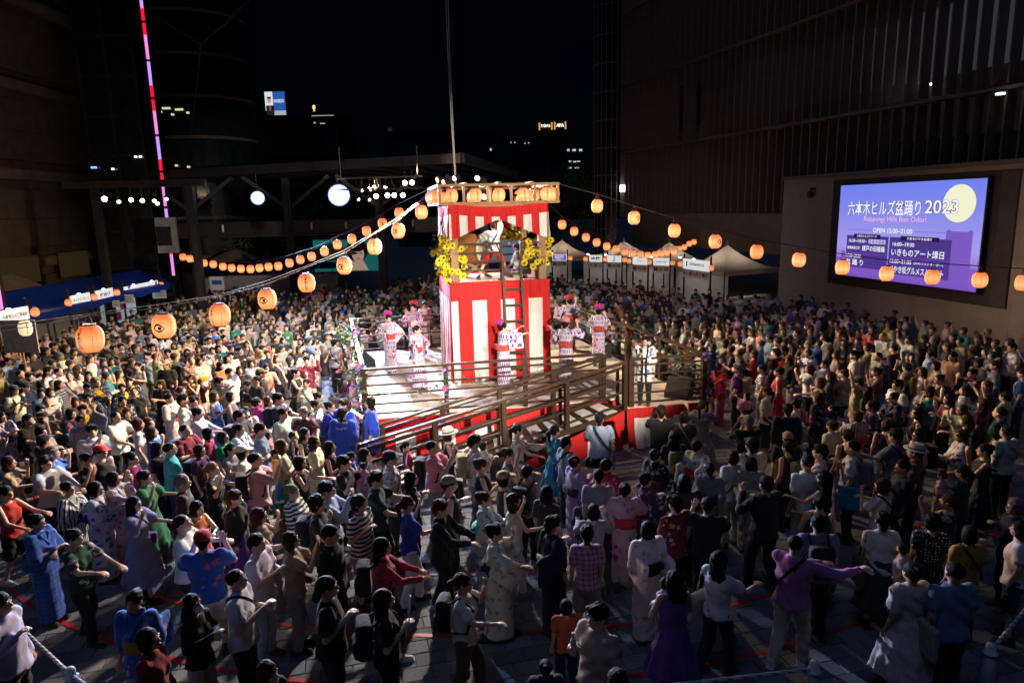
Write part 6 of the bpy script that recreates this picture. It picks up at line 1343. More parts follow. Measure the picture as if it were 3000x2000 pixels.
def add_person(p, sex, hair, top, bot, face, pose, extras=(), scale=None, z0=0.0, seed=0, label=None, feet=False, group='people watching and dancing in the crowd', skin=None, ang=None):
    r = random.Random(seed); bs = 'm' if sex == 'm' else 'f'
    sc = scale or {'m': 1.02, 'f': .945, 'c': .70, 't': .55}[sex] * r.uniform(.975, 1.03)
    a = (ang if ang is not None else FACE[face] + r.uniform(-22, 22)) - 90
    o = put('person', body_mesh(pose, bs), None, (p[0], p[1], z0), R(a), scale=(sc * r.uniform(.95, 1.08) * (-1 if r.random() < .5 and not any(e.startswith('letters') for e in extras) and not (700 <= seed < 800) and pose not in ('sway',) else 1), sc * r.uniform(.95, 1.08), sc))
    tone = r.choice([(.62, .40, .29), (.66, .44, .33), (.56, .34, .24), (.6, .38, .27), (.68, .47, .36)] + [(.3, .16, .1)] * (r.random() < .12)) if skin is None else skin
    o.color = col4(tone); J = joints(pose, bs); hc = tuple(J['hc']); hr_ = (J['look'], 0, 0)
    hk, hcol = split_(hair); hat = None
    hk = r.choice({'short': ['short', 'messy', 'crop', 'parted', 'messy'], 'bob': ['bob', 'lob', 'bob'], 'long': ['long', 'waves']}.get(hk, [hk])) if seed < 700 or seed >= 2000 else hk
    if hk in ('cap', 'hat'): hat = (hk, hcol); hk, hcol = ('short' if sex == 'm' else 'bob'), 'black'
    wear('hair', head_item(hk), o, hue(HAIRC[hcol], r, .3), None, hc, hr_)
    if hat:
        ho = wear(hat[0], head_item(hat[0]), o, PAL[hat[1]], None, hc, hr_)
        if hat[0] == 'hat': wear('hat_band', head_item('hat_band'), ho, PAL['umber'])
    tk, tc = split_(top); tc, tpat = (tc.split('/') + [None])[:2]
    go = wear({'tshirt': 'tshirt', 'tank': 'sleeveless_top', 'long': 'shirt', 'gown': 'dress', 'jacket_short': 'coat', 'happi': 'happi_coat'}.get(tk, tk), garment(tk, pose, bs), o, hue(PAL[tc], r), CL[tpat])
    obi = None
    if tk == 'yukata':
        obi = next((e.split(':')[1] for e in extras if e.startswith('obi:')), r.choice(['crimson', 'navy', 'purple', 'mustard', 'maroon', 'black']) if 'sash' not in extras else 'black')
        wear('obi', garment('obi', pose, bs), go, PAL[obi]) if obi != 'plaidred' else wear('obi', garment('obi', pose, bs), go, (.62, .08, .03), CL['plaid']); wear('collar', garment('collar', pose, bs), go, hue(PAL[tc], r))
    if tk == 'happi': wear('lapel', garment('lapel', pose, bs), go, PAL['black'])
    if bot and bot != '-':
        bk, bc = split_(bot); wear(bk, garment(bk, pose, bs), o, hue(PAL[bc], r))
    if feet or z0 > .5 or p[1] < 13.5:
        shc = r.choice(['black', 'white', 'charcoal', 'grey', 'brown', 'black'])
        for s in (0, 1): wear('shoe', shoe_mesh(pose, s), o, PAL[shc] if tk != 'yukata' else PAL['umber'])
    words = []
    for e in extras:
        k, c = split_(e); c_ = PAL.get(c, (.1, .1, .1)); cn = CNAME.get(c, c)
        if k == 'backpack': wear('backpack', gear('backpack'), o, c_); words.append(cn + ' backpack')
        elif k == 'strap': wear('shoulder_strap', gear('strap_m' if bs == 'm' else 'strap'), o, c_); words.append(cn + ' strap')
        elif k == 'bag': wear('handbag', gear('bag'), o, c_); words.append(cn + ' bag')
        elif k == 'tote': wear('tote_bag', gear('tote'), o, c_); words.append(cn + ' tote bag')
        elif k == 'sash': wear('sash', gear('sash'), o, (.72, .43, .015)); words.append('yellow sash')
        elif k == 'mask': wear('face_mask', head_item('mask'), o, PAL['white'], None, hc, hr_); words.append('face mask')
        elif k == 'pin': wear('hair_flower', head_item('hairpin'), o, PAL[r.choice(['white', 'rose', 'crimson', 'cream'])], None, hc, hr_); words.append('hair flower')
        elif k == 'ornament': wear('hair_ornament', head_item('ornament'), o, c_, None, tuple(np.array(hc) + (0, 0, -.02)), hr_).scale = (1.5, 1.3, 1.35); words.append(cn + ' hair ornament')
        elif k == 'headband': wear('headband', head_item('headband'), o, c_, None, hc, hr_)
        elif k == 'letters': body_text(['ichi', 'kai'], go, .11, 1.28, -1, .185, .128, M_TXW, .2); words.append('white print on back')
        elif k == 'letters2': body_text(['FUN', 'FUN', 'FUN'], go, .12, 1.27, 1, .17, .15, M_TXB, .24); words.append('black print')
        elif k == 'letters3': body_text(['roppongi hills'], go, .07, 1.3, -1, .2, .13, M_TXW, .3); words.append('white print on back')
        elif k == 'obi': words.append(cn + ' obi')
        elif k in ('fan', 'paper', 'bottle'):
            wr = J['wr']; d = J['wr'] - J['er']; d = d / np.linalg.norm(d); q = o.matrix_basis @ Vector(wr + d * .08); held(k, q, o.rotation_euler.z, r)
    PEOPLE.append(dict(o=o, p=Vector((p[0], p[1], z0)), sex=sex, hair=hair, top=(tk, tc, tpat), bot=bot, words=words, pose=pose, label=label, face=face))
    tag(o, None, 'person', group); return o
FANM = [mat('fan_navy', (.02, .025, .09), .6, bmp=0), mat('fan_lilac', (.2, .2, .4), .6, bmp=0)]; M_BAMB = mat('bamboo', (.4, .3, .15), .6, bmp=0)
HELD = []
def held(k, q, rz, r):
    if k == 'fan':
        o = empty('hand_fan', q, rz); MB().lathe([(.005, -.004), (.105, -.004), (.105, .004), (.005, .004)], 20, (0, .02, .2), Matrix.Rotation(R(80), 3, 'X')).build('leaf', r.choice(FANM), o); MB().tube([(0, 0, -.06), (0, .02, .2)], .008, 6).build('handle', M_BAMB, o)
        lab, c = 'round paper fan held up in the crowd', 'fan'
    elif k == 'paper': o = empty('clipboard', q, rz); MB().box((0, .05, .03), (.22, .30, .012), M=Matrix.Rotation(R(40), 3, 'X')).build('sheet', M_WHITEP, o); MB().box((0, .13, .12), (.08, .03, .02), M=Matrix.Rotation(R(40), 3, 'X')).build('clip', M_STEEL, o); lab, c = 'white clipboard held by staff in blue', 'clipboard'
    else: o = empty('drink_bottle', q, rz); MB().lathe([(.03, -.1), (.034, -.09), (.034, .05), (.014, .1), (.014, .13)], 12).build('bottle', mat('clear_plastic', (.5, .52, .55), .15, bmp=0), o); MB().lathe([(.016, .13), (.016, .15)], 10).build('cap', M_WHITEP, o); lab, c = 'clear plastic drink bottle held by man at the bottom', 'bottle'
    HELD.append((o, lab, c))
TABLE = """27 1358 f bob:brown tshirt:beige trousers:black R dance
134 1358 m short tshirt:lavender trousers:black R reach
156 1329 f curly:grey tshirt:blue trousers:grey R dance
18 1447 f bun tank:red shorts:black R reach
201 1434 f bun yukata:white/vstripe - R clap obi:black
281 1434 f bob yukata:white/floral - R clap obi:purple
333 1405 f bob yukata:cream/floral - R dance obi:red pin
254 1349 f bun tshirt:black trousers:black R dance
295 1327 m cap:red tank:black trousers:grey R stand
386 1345 f bun tank:magenta trousers:black R stand strap:black
424 1403 f short:brown gown:green - R dance
393 1479 f long gown:periwinkle - R dance strap:black bag:purple
109 1532 f bun yukata:blue/plaid - R fold obi:brown
219 1577 f bun tshirt:darkgreen/floral_dark trousers:black R reach bag:multicolour
498 1318 m short tshirt:turquoise trousers:navy BR fold
536 1416 m short:grey tshirt:charcoal trousers:black R stand
585 1322 f bob:brown tshirt:plum trousers:black R stand backpack:black
623 1376 f ponytail:blonde tshirt:black/floral_dark trousers:black R dance tote:yellow
576 1492 f bob tank:orange skirt:red R sway
536 1537 m short tshirt:white trousers:navy R dance
594 1586 m cap:red tshirt:blue/floral shorts:white B dance
690 1461 f short:brown long:black skirt:purple R stand mask
750 1349 m short tshirt:pink trousers:brown R photo backpack:black
710 1327 f cap:white tshirt:white trousers:blue R stand
759 1514 f long:brown tank:tan trousers:grey R dance
754 1595 m short tshirt:white trousers:paleblue R clap
853 1586 f bob:brown tshirt:tan trousers:grey R photo
696 1702 m short tshirt:white trousers:black R clap strap:black
567 1773 f long long:black trousers:cream R clap mask
393 1764 f bun yukata:blue/floral_dark - F stand
437 1876 f bob:brown long:darkred trousers:black R stand
786 1974 f bob:auburn tshirt:black trousers:black R stand
859 1443 f bun:grey long:white/stripe skirt:grey R clap
931 1479 m curly tshirt:charcoal trousers:black R dance backpack:charcoal
879 1358 f bob tank:black trousers:olive R dance
960 1438 m short long:paleblue trousers:grey R photo
969 1568 m short tshirt:black trousers:black R stand
960 1724 m short tshirt:black trousers:charcoal R hold
4 1773 m short long:lavender trousers:black R hold
339 1224 m short tshirt:white trousers:black R reach
270 1265 m short tshirt:white trousers:grey FR stand strap:navy
122 1268 f bob gown:beige - R clap
237 1235 f short:brown yukata:grey/floral - FR wave obi:grey
242 1202 f short yukata:navy/floral_dark - FR clap sash
258 1168 f short yukata:navy/dot - FR dance sash
255 1138 f short yukata:navy/floral_dark - FR hold sash
283 1122 m short:grey yukata:navy/dot - FR clap sash
357 1138 f bun yukata:navy/dot - FR fold sash
360 1176 f bun yukata:navy/floral_dark - FR stand sash
379 1119 f bun yukata:navy/dot - FR clap sash mask
372 1212 f bob:brown yukata:navy/floral_dark - FR fold sash
393 1151 f short tshirt:black trousers:black FR stand
406 1245 f bob:brown tshirt:white trousers:grey R stand
436 1242 f long:brown tank:white trousers:beige R stand
445 1269 f long:brown tshirt:blue trousers:white R dance strap:navy
543 1263 m short tshirt:darkred/plaid trousers:black R fold backpack:black
536 1173 m short tshirt:white trousers:grey R hold mask
566 1179 m short tshirt:lavender trousers:black R stand backpack:black
579 1212 f bun long:lavender trousers:grey R reach
497 1168 f bun yukata:white/floral_dark - R clap obi:red
472 1128 f long:brown tshirt:black skirt:black F clap
561 1112 f long:brown dress:brown - F photo
492 1036 m short tshirt:white/stripe trousers:blue F stand strap:black
486 1071 m cap:tan tshirt:black trousers:navy F stand
432 1043 m short tshirt:paleblue trousers:beige F stand strap:cream bag:cream
403 1074 f bun dress:slate - F clap
309 1084 f bob:brown dress:tan - FR clap bag:white
329 1059 f long dress:teal - FR fold bag:darkred
334 1023 m short tshirt:brown trousers:black FR fold strap:black
353 1018 m short tshirt:white trousers:black FR stand
445 1020 m short tshirt:salmon trousers:grey FR clap
385 1028 f short yukata:navy/dot - FR hold sash mask
510 1013 f bob:brown tshirt:cream trousers:grey FR stand
548 1033 f bob tshirt:black skirt:black FR clap
582 1023 f long:brown tshirt:brown trousers:black F stand
561 1059 m short tshirt:tan/plaid trousers:black FR stand
217 1056 f short:brown tshirt:navy trousers:black R hold
158 1015 m cap:black happi:navy shorts:black R hold
84 1043 m short tshirt:white trousers:navy R hold strap:navy
26 1061 m short tshirt:paleblue trousers:navy R wave
112 1005 m short tshirt:black trousers:black B stand letters
28 1013 m short long:black trousers:black R stand
204 1105 m short tshirt:white trousers:black FR stand strap:charcoal
173 1128 f long tshirt:grey/stripe trousers:blue R stand
143 1089 m short tshirt:white trousers:black R stand strap:black
173 1092 m short tshirt:cream trousers:navy R stand
227 1084 f long:brown tshirt:cream skirt:grey BR stand
260 1102 f long tshirt:black trousers:black FR hold
61 1099 m short tshirt:charcoal trousers:black R stand
87 1105 m short long:black trousers:grey R fold
74 1135 m cap:navy tshirt:navy trousers:black R reach
43 1145 m cap:charcoal tshirt:white trousers:black R hold backpack:black
122 1153 f bob tshirt:paleblue skirt:navy FR stand mask
148 1151 f bob:brown tshirt:white/floral trousers:black FR hold mask
138 1179 f short:brown tshirt:white skirt:grey FR fold
120 1204 f bun tshirt:black trousers:grey FR stand
84 1232 m short tshirt:black trousers:black R dance mask
128 1227 f hat:charcoal yukata:grey/floral_dark - R clap
209 1214 f bob yukata:navy/floral - R stand
222 1179 f bob:brown yukata:slate/floral_dark - FR dance
5 1224 f bob yukata:white/floral - R clap
462 1316 f long tshirt:black trousers:navy R stand
508 1128 c bob tshirt:plum trousers:black F stand
643 1122 m short tshirt:black trousers:navy FR hold
673 1094 m short tshirt:white trousers:charcoal FR hold mask fan
647 1073 f long tshirt:orange trousers:navy FR stand
666 1053 f long tshirt:cream skirt:brown FR clap
702 1086 f long tshirt:black trousers:grey FR stand
737 1066 f bob tshirt:paleblue skirt:white FR stand
781 1079 f bob tshirt:salmon trousers:blue FR dance
809 1053 f bob:brown dress:charcoal - FR wave strap:white
764 1096 m cap:olive tshirt:black trousers:grey R stand
750 1117 m short tshirt:charcoal trousers:black FL hold
724 1130 f bun yukata:black/floral - F stand
783 1038 m short:brown tshirt:navy trousers:beige FR stand
810 994 m short:brown tshirt:black trousers:grey FR fold
829 999 f long long:black trousers:black FR clap
722 1010 f bob:brown tank:slate skirt:navy FR fold strap:black
696 994 m short tshirt:navy trousers:black FR stand
656 992 f bun yukata:maroon/stripe - FR clap
612 999 m short tshirt:white trousers:navy FR stand
622 1028 f bun yukata:white/floral - FR clap obi:navy
639 1022 f bob tshirt:teal trousers:black FR stand
538 999 m short:grey tshirt:cream trousers:brown FR clap
554 994 f bun tshirt:mustard trousers:black FR stand
584 1061 f bob yukata:cream/floral_dark - FR stand
596 1047 f bun tshirt:white/floral trousers:black FR dance
676 1043 f short tshirt:white trousers:grey FR hold mask
702 1028 f bun tshirt:black trousers:black FR hold
763 1038 f bob:blonde tank:cream trousers:black FR stand
769 1007 m short tshirt:orange/plaid trousers:black FR stand
791 977 m short tshirt:white trousers:grey FR stand backpack:mustard
740 974 m short tshirt:olive trousers:black FR hold
722 974 f short:brown tshirt:brown trousers:black FR clap
760 971 f bob tshirt:white trousers:blue FR stand
768 933 m short tshirt:umber trousers:black FR stand strap:black
796 951 f bun tshirt:white skirt:black FR stand
821 946 m short tshirt:white trousers:grey FR stand
849 926 m bob tshirt:black trousers:black FR hold
842 977 m short tshirt:navy trousers:grey FR stand
857 974 f bob tank:navy skirt:black FR clap
872 987 f long:brown tshirt:cream trousers:black FR stand
898 982 f bob tshirt:white skirt:black F clap
890 954 f long dress:green - F hold
931 959 m hat:straw tshirt:olive trousers:grey F hold
946 979 f bob:brown dress:sage/floral - F clap
969 987 f bob tank:white skirt:sage F stand
987 948 m short:brown long:charcoal trousers:black FR stand
963 931 f bun yukata:navy/dot - F hold
918 1005 f bun yukata:white/floral - B stand obi:orange
980 1005 m short tshirt:lavender trousers:charcoal BR stand strap:black
880 1002 f bob tank:cream trousers:brown F clap
894 1038 f bun yukata:white/floral_dark - F dance
898 1058 m short long:darkred/plaid trousers:beige F cheer
867 1094 f bun dress:black - R dance strap:white
897 1124 f bun tank:white trousers:black F hold strap:black bag:black
934 1165 f bun tshirt:charcoal trousers:black R stand
628 1163 f bob:brown dress:blue - R clap strap:tan bag:blue
676 1163 f bob tank:slate/plaid trousers:black R clap
702 1221 m short tshirt:navy/stripe trousers:black R clap backpack:charcoal
722 1209 f bob yukata:white/floral - FR stand mask
753 1181 f bun yukata:magenta/floral_dark - BR stand
786 1178 f bob:auburn tshirt:white trousers:grey R stand strap:red
814 1170 m short tshirt:navy/floral_dark trousers:black R reach backpack:navy
829 1214 m short tshirt:white trousers:grey R stand
890 1211 f curly:grey tshirt:charcoal/floral trousers:black FR reach
926 1188 f bun tshirt:white trousers:brown R stand letters2
967 1193 f bun happi:royal shorts:black R hold paper
1005 1188 m short happi:royal shorts:black FL hold
1003 1214 m short happi:royal shorts:black B stand letters3
1084 1182 m bob happi:royal shorts:black L hold paper
610 1272 f bob tshirt:red/plaid trousers:black R stand mask
654 1283 f bob:brown tshirt:emerald trousers:green R stand
702 1260 f bun yukata:white/floral - R clap obi:orange
763 1260 m short tshirt:steel trousers:navy R fold
785 1278 t bob tshirt:salmon trousers:cream R stand lift
678 1318 f ponytail tshirt:grey trousers:black R dance
824 1308 f bob:brown tshirt:sage skirt:green R fold
805 1329 t short tshirt:yellow trousers:blue R stand lift
858 1278 c short tank:navy shorts:grey R stand
893 1272 f long tank:navy/dot trousers:black R fold
921 1298 f long:brown gown:cream - R clap
967 1313 f long tank:black skirt:black R clap
850 1352 c bun tank:crimson skirt:pink R stand tote:pink
1008 1359 m short tshirt:black trousers:black R dance
1031 1338 c bun yukata:royal/floral_dark - R stand pin
1067 1367 t bun yukata:pink/floral - BR stand lift
1068 1334 f bob tshirt:black trousers:black R fold
1143 1346 m cap:navy tshirt:white/plaid trousers:charcoal R hold backpack:slate fan
1100 1408 m short tshirt:darkgreen trousers:black R reach
1054 1479 m curly:brown tshirt:white/stripe shorts:grey R hold
1191 1307 c ponytail tshirt:crimson trousers:white R stand
1269 1313 m short tshirt:pink trousers:grey R photo backpack:black
1316 1275 f hat:cream tank:black skirt:black R clap
1390 1296 m short tshirt:white trousers:grey R stand backpack:khaki
1417 1308 c bob yukata:white/floral - R clap
1412 1365 f bun:brown tank:navy skirt:brown R clap
1515 1262 f ponytail tank:white skirt:sage R reach
1626 1265 f ponytail gown:cyan - BR stand tote:royal
1756 1229 m short tshirt:paleblue trousers:black B fold strap:darkgreen tote:grey
1659 1301 m short tshirt:steel trousers:navy BR stand strap:black
1489 1333 f bun:brown tank:slate trousers:black R reach
1546 1384 f bun tank:grey trousers:black BR wave backpack:black
1686 1357 f bun yukata:mauve/floral - BR clap obi:navy pin
1754 1399 m short tshirt:grey trousers:charcoal B stand
1779 1366 f bun yukata:crimson/floral_dark - BR stand
1724 1354 c bob dress:cream - B stand pin
1936 1208 m short tshirt:black trousers:black B photo
2004 1223 f bob tshirt:charcoal trousers:black B hold strap:grey
2058 1190 f ponytail gown:grey/floral_dark - BR cheer
1921 1336 f bun yukata:black/floral_dark - BR clap pin
1974 1283 f long tshirt:black trousers:black B stand backpack:olive
2043 1310 f bun yukata:cream/floral - BR stand obi:crimson
2079 1378 f bun yukata:grey - B stand pin
2004 1414 m bob tshirt:charcoal trousers:black B stand
1894 1408 f bun yukata:plum/floral_dark - BR clap
1477 1405 f cap:tan tank:black trousers:grey R stand
1194 1479 f ponytail:brown tshirt:royal trousers:white R dance
1290 1492 m short:brown long:black trousers:black R reach
1317 1421 m cap:sage tank:black trousers:black R hold
1205 1405 f long long:black trousers:black R hold fan
1420 1465 f bun:brown yukata:mint/floral - R clap obi:aqua
1504 1470 f bob:brown tank:cream trousers:white R dance
1451 1563 f bun yukata:white/floral_dark - R dance obi:navy
1621 1541 m short yukata:ink - BR hold obi:tan
1603 1447 f bob tshirt:charcoal trousers:black BR stand
1714 1470 c short yukata:navy/floral_dark - B stand
1830 1438 f bun yukata:rose/floral - B dance obi:crimson
1897 1554 f bob yukata:white/floral_dark - B stand obi:black
1719 1568 f short tshirt:rose/plaid shorts:grey B stand
1118 1604 f long long:red/plaid skirt:black R reach backpack:black
1125 1760 f long:brown tshirt:black trousers:black R hold backpack:black fan
1357 1711 f ponytail:brown tshirt:white trousers:brown R dance backpack:black
1658 1778 c bob tshirt:orange trousers:navy B stand
1750 1809 m short tshirt:stone trousers:charcoal FL hold bottle
1946 1708 t bob tshirt:white/dot trousers:grey BL stand lift
1975 1702 f long dress:purple - B fold
1598 1958 c bun yukata:charcoal - B stand
1808 2003 m short tshirt:black trousers:black B stand
1978 1479 m short tshirt:maroon/floral_dark trousers:black BL stand
2147 1340 f bob:brown tshirt:white trousers:palegrey B stand strap:charcoal
2201 1307 m short tshirt:cream trousers:black B fold strap:charcoal
2201 1360 f bob yukata:stone/floral - B stand obi:cream
2243 1421 m short long:black trousers:black B dance
2364 1358 m short tshirt:white trousers:beige B stand
2308 1313 f bun tank:plum trousers:black BL stand backpack:olive
2402 1327 m short tshirt:white/floral trousers:navy BL stand
2413 1403 f long tank:black trousers:black BL dance
2496 1313 m short tshirt:white trousers:black BL hold backpack:slate tote:cyan
2585 1425 f bob:brown tshirt:white trousers:navy BL dance strap:black
2585 1528 f short tshirt:white skirt:charcoal B stand tote:brown
2643 1371 m short long:ink trousers:black L hold
2681 1327 m hat:cream tshirt:brown trousers:black BL stand strap:black
2759 1394 t bun yukata:rose/floral - BL stand lift pin
2821 1385 f ponytail tshirt:darkgreen trousers:black BL fold
2732 1532 f curly tshirt:black/dot skirt:black B stand
2839 1568 f bob tshirt:mustard trousers:black B stand strap:black
2973 1488 f curly:grey long:navy trousers:black L hold
2989 1554 f bob tshirt:white shorts:navy BL stand
2074 1483 m short tshirt:black trousers:black B dance
2107 1644 f long tshirt:white trousers:charcoal BR reach tote:cream
2330 1599 m short long:orchid trousers:cream BR sway strap:black
2397 1537 m short tshirt:slate trousers:black B stand backpack:black
2670 1679 f bun gown:cream/dot - B stand
2795 1679 m short tshirt:steel trousers:black B stand tote:stone
2643 1608 t bob tshirt:rose trousers:black BL stand lift
2884 1322 f bun tank:black skirt:black BL dance
2107 1078 f ponytail yukata:red/floral - BR stand obi:yellow
2161 1082 m short:grey tshirt:purple trousers:black BL stand backpack:tan mask
2232 1082 f bun tshirt:white/stripe trousers:grey L stand strap:black
2281 1091 f bun dress:crimson - BL stand
2248 1149 f ponytail tshirt:palegrey skirt:black BL stand
2312 1055 f cap:brown long:black trousers:white L stand
2371 1082 f long:brown tshirt:white trousers:black L photo
2417 1069 f bun yukata:paleblue/floral - L dance mask
2433 1104 f bob long:charcoal trousers:black BL clap
2473 1096 m short tshirt:grey/floral_dark trousers:black BL dance mask
2513 1122 m cap:umber tshirt:khaki trousers:grey BL wave strap:navy
2504 1042 m short tshirt:white trousers:grey BL stand
2571 1046 m short tshirt:stone trousers:black L stand backpack:slate
2618 1024 m short tshirt:plum trousers:black BL stand
2567 1091 f bun tank:brown trousers:black L dance
2629 1131 m short tshirt:white trousers:black L hold
2616 1167 f bun yukata:navy - L clap
2656 1078 m cap:black tshirt:charcoal trousers:black BL stand backpack:olive
2701 1091 f long:brown dress:white/floral_dark - L wave
2741 1073 f bob tshirt:beige trousers:grey L stand
2750 1113 f bun:brown tank:brown trousers:black L clap strap:white
2790 1046 m short tshirt:tan trousers:black L stand
2723 1149 f cap:black tank:teal trousers:black L hold
2777 1171 f long tank:maroon trousers:black L clap
2848 1096 f bun yukata:black/floral - L dance pin
2866 1064 f cap:charcoal tshirt:grey trousers:black L stand
2964 1020 m short tshirt:white trousers:charcoal L stand
2920 1029 f long tank:black trousers:black L photo
2915 1073 m short long:slate trousers:black BL stand
2893 1131 f bob:brown tshirt:black trousers:black L cheer
2996 1096 m short tshirt:blue trousers:navy BL stand backpack:white
2879 1185 f long:brown tshirt:maroon skirt:black BL stand
2929 1212 m short tshirt:darkgreen trousers:black BL stand
2817 1203 f bob:green long:sage trousers:black L photo
2830 1234 f long:brown tank:beige trousers:black BL dance
2688 1212 f long tank:black trousers:black BL stand strap:white
2598 1247 f bob:brown tank:charcoal skirt:grey B stand
2513 1221 f bob:brown yukata:cream/vstripe - BL sway
2542 1149 f long tshirt:darkgreen trousers:black BL stand
2397 1167 f bob:brown yukata:black/floral - BL stand obi:crimson
2438 1198 c bun yukata:mauve/floral - BL stand pin
2402 1122 f bob:brown tank:black trousers:grey L dance strap:tan
2330 1176 c bun yukata:pink/floral - BL stand pin
2188 1162 c bob yukata:rose/floral - L cheer
2585 988 m short:grey tshirt:white trousers:black L stand
2625 979 f bob tshirt:white/stripe trousers:blue L stand
2297 1029 m short tshirt:black trousers:grey L hold
2275 1035 m short tshirt:charcoal trousers:black BL stand backpack:red
2333 979 m short tshirt:black trousers:black L stand
2366 957 m short:grey long:black trousers:black L stand mask
2246 944 m short long:steel trousers:black L stand
2183 921 m cap:blue long:royal trousers:black BL stand
2308 1203 m short long:ink trousers:black B stand
2192 1238 m short:grey long:black trousers:black B photo
2308 1288 m cap:tan tshirt:black trousers:black B stand
2848 890 m short tshirt:paleblue trousers:black L stand
2924 930 m hat:brown tshirt:white trousers:black L stand backpack:black
2958 930 f bob:auburn tank:green trousers:black L fold
2839 939 m short long:cyan trousers:black L stand
2893 975 m short:grey tshirt:black trousers:black L fold"""
ROWS = []
for i, line in enumerate(TABLE.strip().splitlines()):
    t = line.split(); px_, py_ = float(t[0]), float(t[1]); sex, hair, top, bot, face, pose = t[2:8]; ext = t[8:]
    r = random.Random(i); sc = {'m': 1.06, 'f': 1.0, 'c': .74, 't': .57}[sex] * r.uniform(.975, 1.03); lift = .62 if 'lift' in ext else 0
    p = gz(px_, py_, 1.555 * sc + lift); ROWS.append((p.y, p.x, sex, hair, top, bot, face, pose, ext, sc, lift, i, None))
# further people in the near ranks, mostly in dark clothes with their backs to us
rr = random.Random(21); spots = [(q[1], q[0]) for q in ROWS]
deckpoly = [DFL, D_(2.6, 16.6, 0), EX0, EX1, DBR, DBL]; ramppoly = [RO0, RO1, RI1, RI0]
def near_poly(x, y, poly, m):
    ins = False; n = len(poly); dmin = 9
    for i in range(n):
        a, b = poly[i], poly[(i + 1) % n]
        if (a.y > y) != (b.y > y) and x < (b.x - a.x) * (y - a.y) / (b.y - a.y) + a.x: ins = not ins
        d = b.xy - a.xy; t = max(0, min(1, (Vector((x, y)) - a.xy).dot(d) / d.length_squared)); dmin = min(dmin, (a.xy + d * t - Vector((x, y))).length)
    return ins or dmin < m
for k in range(9000):
    y = rr.uniform(8.6, 15.2); x = rr.uniform(-.76, .76) * y
    if near_poly(x, y, deckpoly, .5) or near_poly(x, y, ramppoly, .5) or (x < -4.2 and y < 10.6) or (x < -1 and y < 9.6) or (1.6 < x < 5.6 and 12.9 < y < 15.8) or (-5.4 < x < 5.6 and y > 11.4) or (x < -5 and y > 13.5): continue
    if any((a - x) ** 2 + (b - y) ** 2 < .74 ** 2 for a, b in spots): continue
    spots.append((x, y)); sex = rr.choice('mmffff' + 'c' * (rr.random() < .3)); bs = sex == 'm'
    top = rr.choice(['tshirt:black', 'tshirt:black', 'tshirt:charcoal', 'tshirt:navy', 'tshirt:white', 'long:black', 'tshirt:grey', 'tshirt:cream', 'tshirt:olive', 'tshirt:slate'] if bs else ['tshirt:black', 'tank:black', 'tank:navy', 'tshirt:white', 'yukata:navy/floral', 'yukata:black/floral_dark', 'yukata:plum/floral_dark', 'tshirt:cream', 'dress:black', 'gown:charcoal', 'tank:maroon', 'long:grey', 'yukata:white/floral'])
    bot = '-' if top.split(':')[0] in ('yukata', 'dress', 'gown') else rr.choice(['trousers:black', 'trousers:charcoal', 'trousers:navy', 'trousers:grey', 'trousers:beige'] if bs else ['trousers:black', 'skirt:black', 'trousers:grey', 'skirt:charcoal', 'trousers:beige', 'skirt:navy'])
    ext = [] if rr.random() < .5 else [rr.choice(['backpack:black', 'backpack:olive', 'backpack:navy', 'strap:black', 'tote:cream', 'strap:brown', 'tote:black', 'fan'])]
    if top.startswith('yukata'): ext = [e for e in ext if e == 'fan']
    ROWS.append((y, x, sex, rr.choice(['short', 'short', 'short', 'short:brown', 'cap:black', 'short:grey'] if bs else ['bob', 'long', 'ponytail', 'bun', 'bob:brown', 'long:brown', 'bun:brown', 'short']), top, bot, 'S', rr.choice(['stand', 'stand', 'clap', 'hold', 'dance', 'photo', 'fold', 'wave'] if rr.random() < .85 else ['dance']), ext, {'m': 1.06, 'f': .99, 'c': .74}[sex] * rr.uniform(.97, 1.04), 0, 2000 + k, math.degrees(math.atan2(20.2 - y, -.5 - x)) + rr.gauss(0, 22)))
ROWS.sort(key=lambda q: q[0])
for (y, x, sex, hair, top, bot, face, pose, ext, sc, lift, i, ang) in ROWS[:322]:
    add_person((x, y), sex, hair, top, bot, face, pose, [e for e in ext if e != 'lift'], sc, lift, i, ang=ang)
print('rows', len(ROWS), 'fill', sum(q[11] >= 2000 for q in ROWS[:322]), 'last y', ROWS[321][0])
# performers on the stage
DG = 'dancers on the stage'
def deckp(px_, py_, sc=.95, z=1.0): p = gz(px_, py_, z + 1.555 * sc); return (p.x, p.y)
POSES['bow'] = ((.27, .05, 1.16), (.16, .2, 1.36), (-.34, .02, 1.2), (-.5, .02, 1.06), 'step', 4)
for k, (x, y, face, pose, orn, lab, ang) in enumerate((
        (1138, 935, 'F', 'bow', 'magenta', 'singing dancer with magenta hair ornament at the left of the stage', -65), (1211, 903, 'F', 'dance', 'red', 'dancer with red hair ornament facing front beside the tower', -100), (1220, 968, 'R', 'sway', 'rose', 'dancer with pale pink flower turning right, front left of tower', -20),
        (1473, 962, 'R', 'point', 'magenta', 'dancer with magenta flower pointing right before the ladder', 15), (1657, 953, 'B', 'cheer', 'salmon', 'dancer with coral hair ornament seen from behind, right of tower', 65), (1668, 885, 'B', 'cheer', 'crimson', 'dancer with bright red ornament, back turned, rear right', 100), (1754, 914, 'B', 'dance', 'magenta', 'dancer with magenta ornament standing by the right railing, back turned', 85))):
    sc = 1.05
    add_person(deckp(x, y, sc), 'f', 'bun', 'yukata:blush/arrow', '-', face, pose, ['obi:plaidred', 'ornament:' + orn], sc, 1.0, 700 + k, lab, True, DG, (.74, .52, .42), ang)
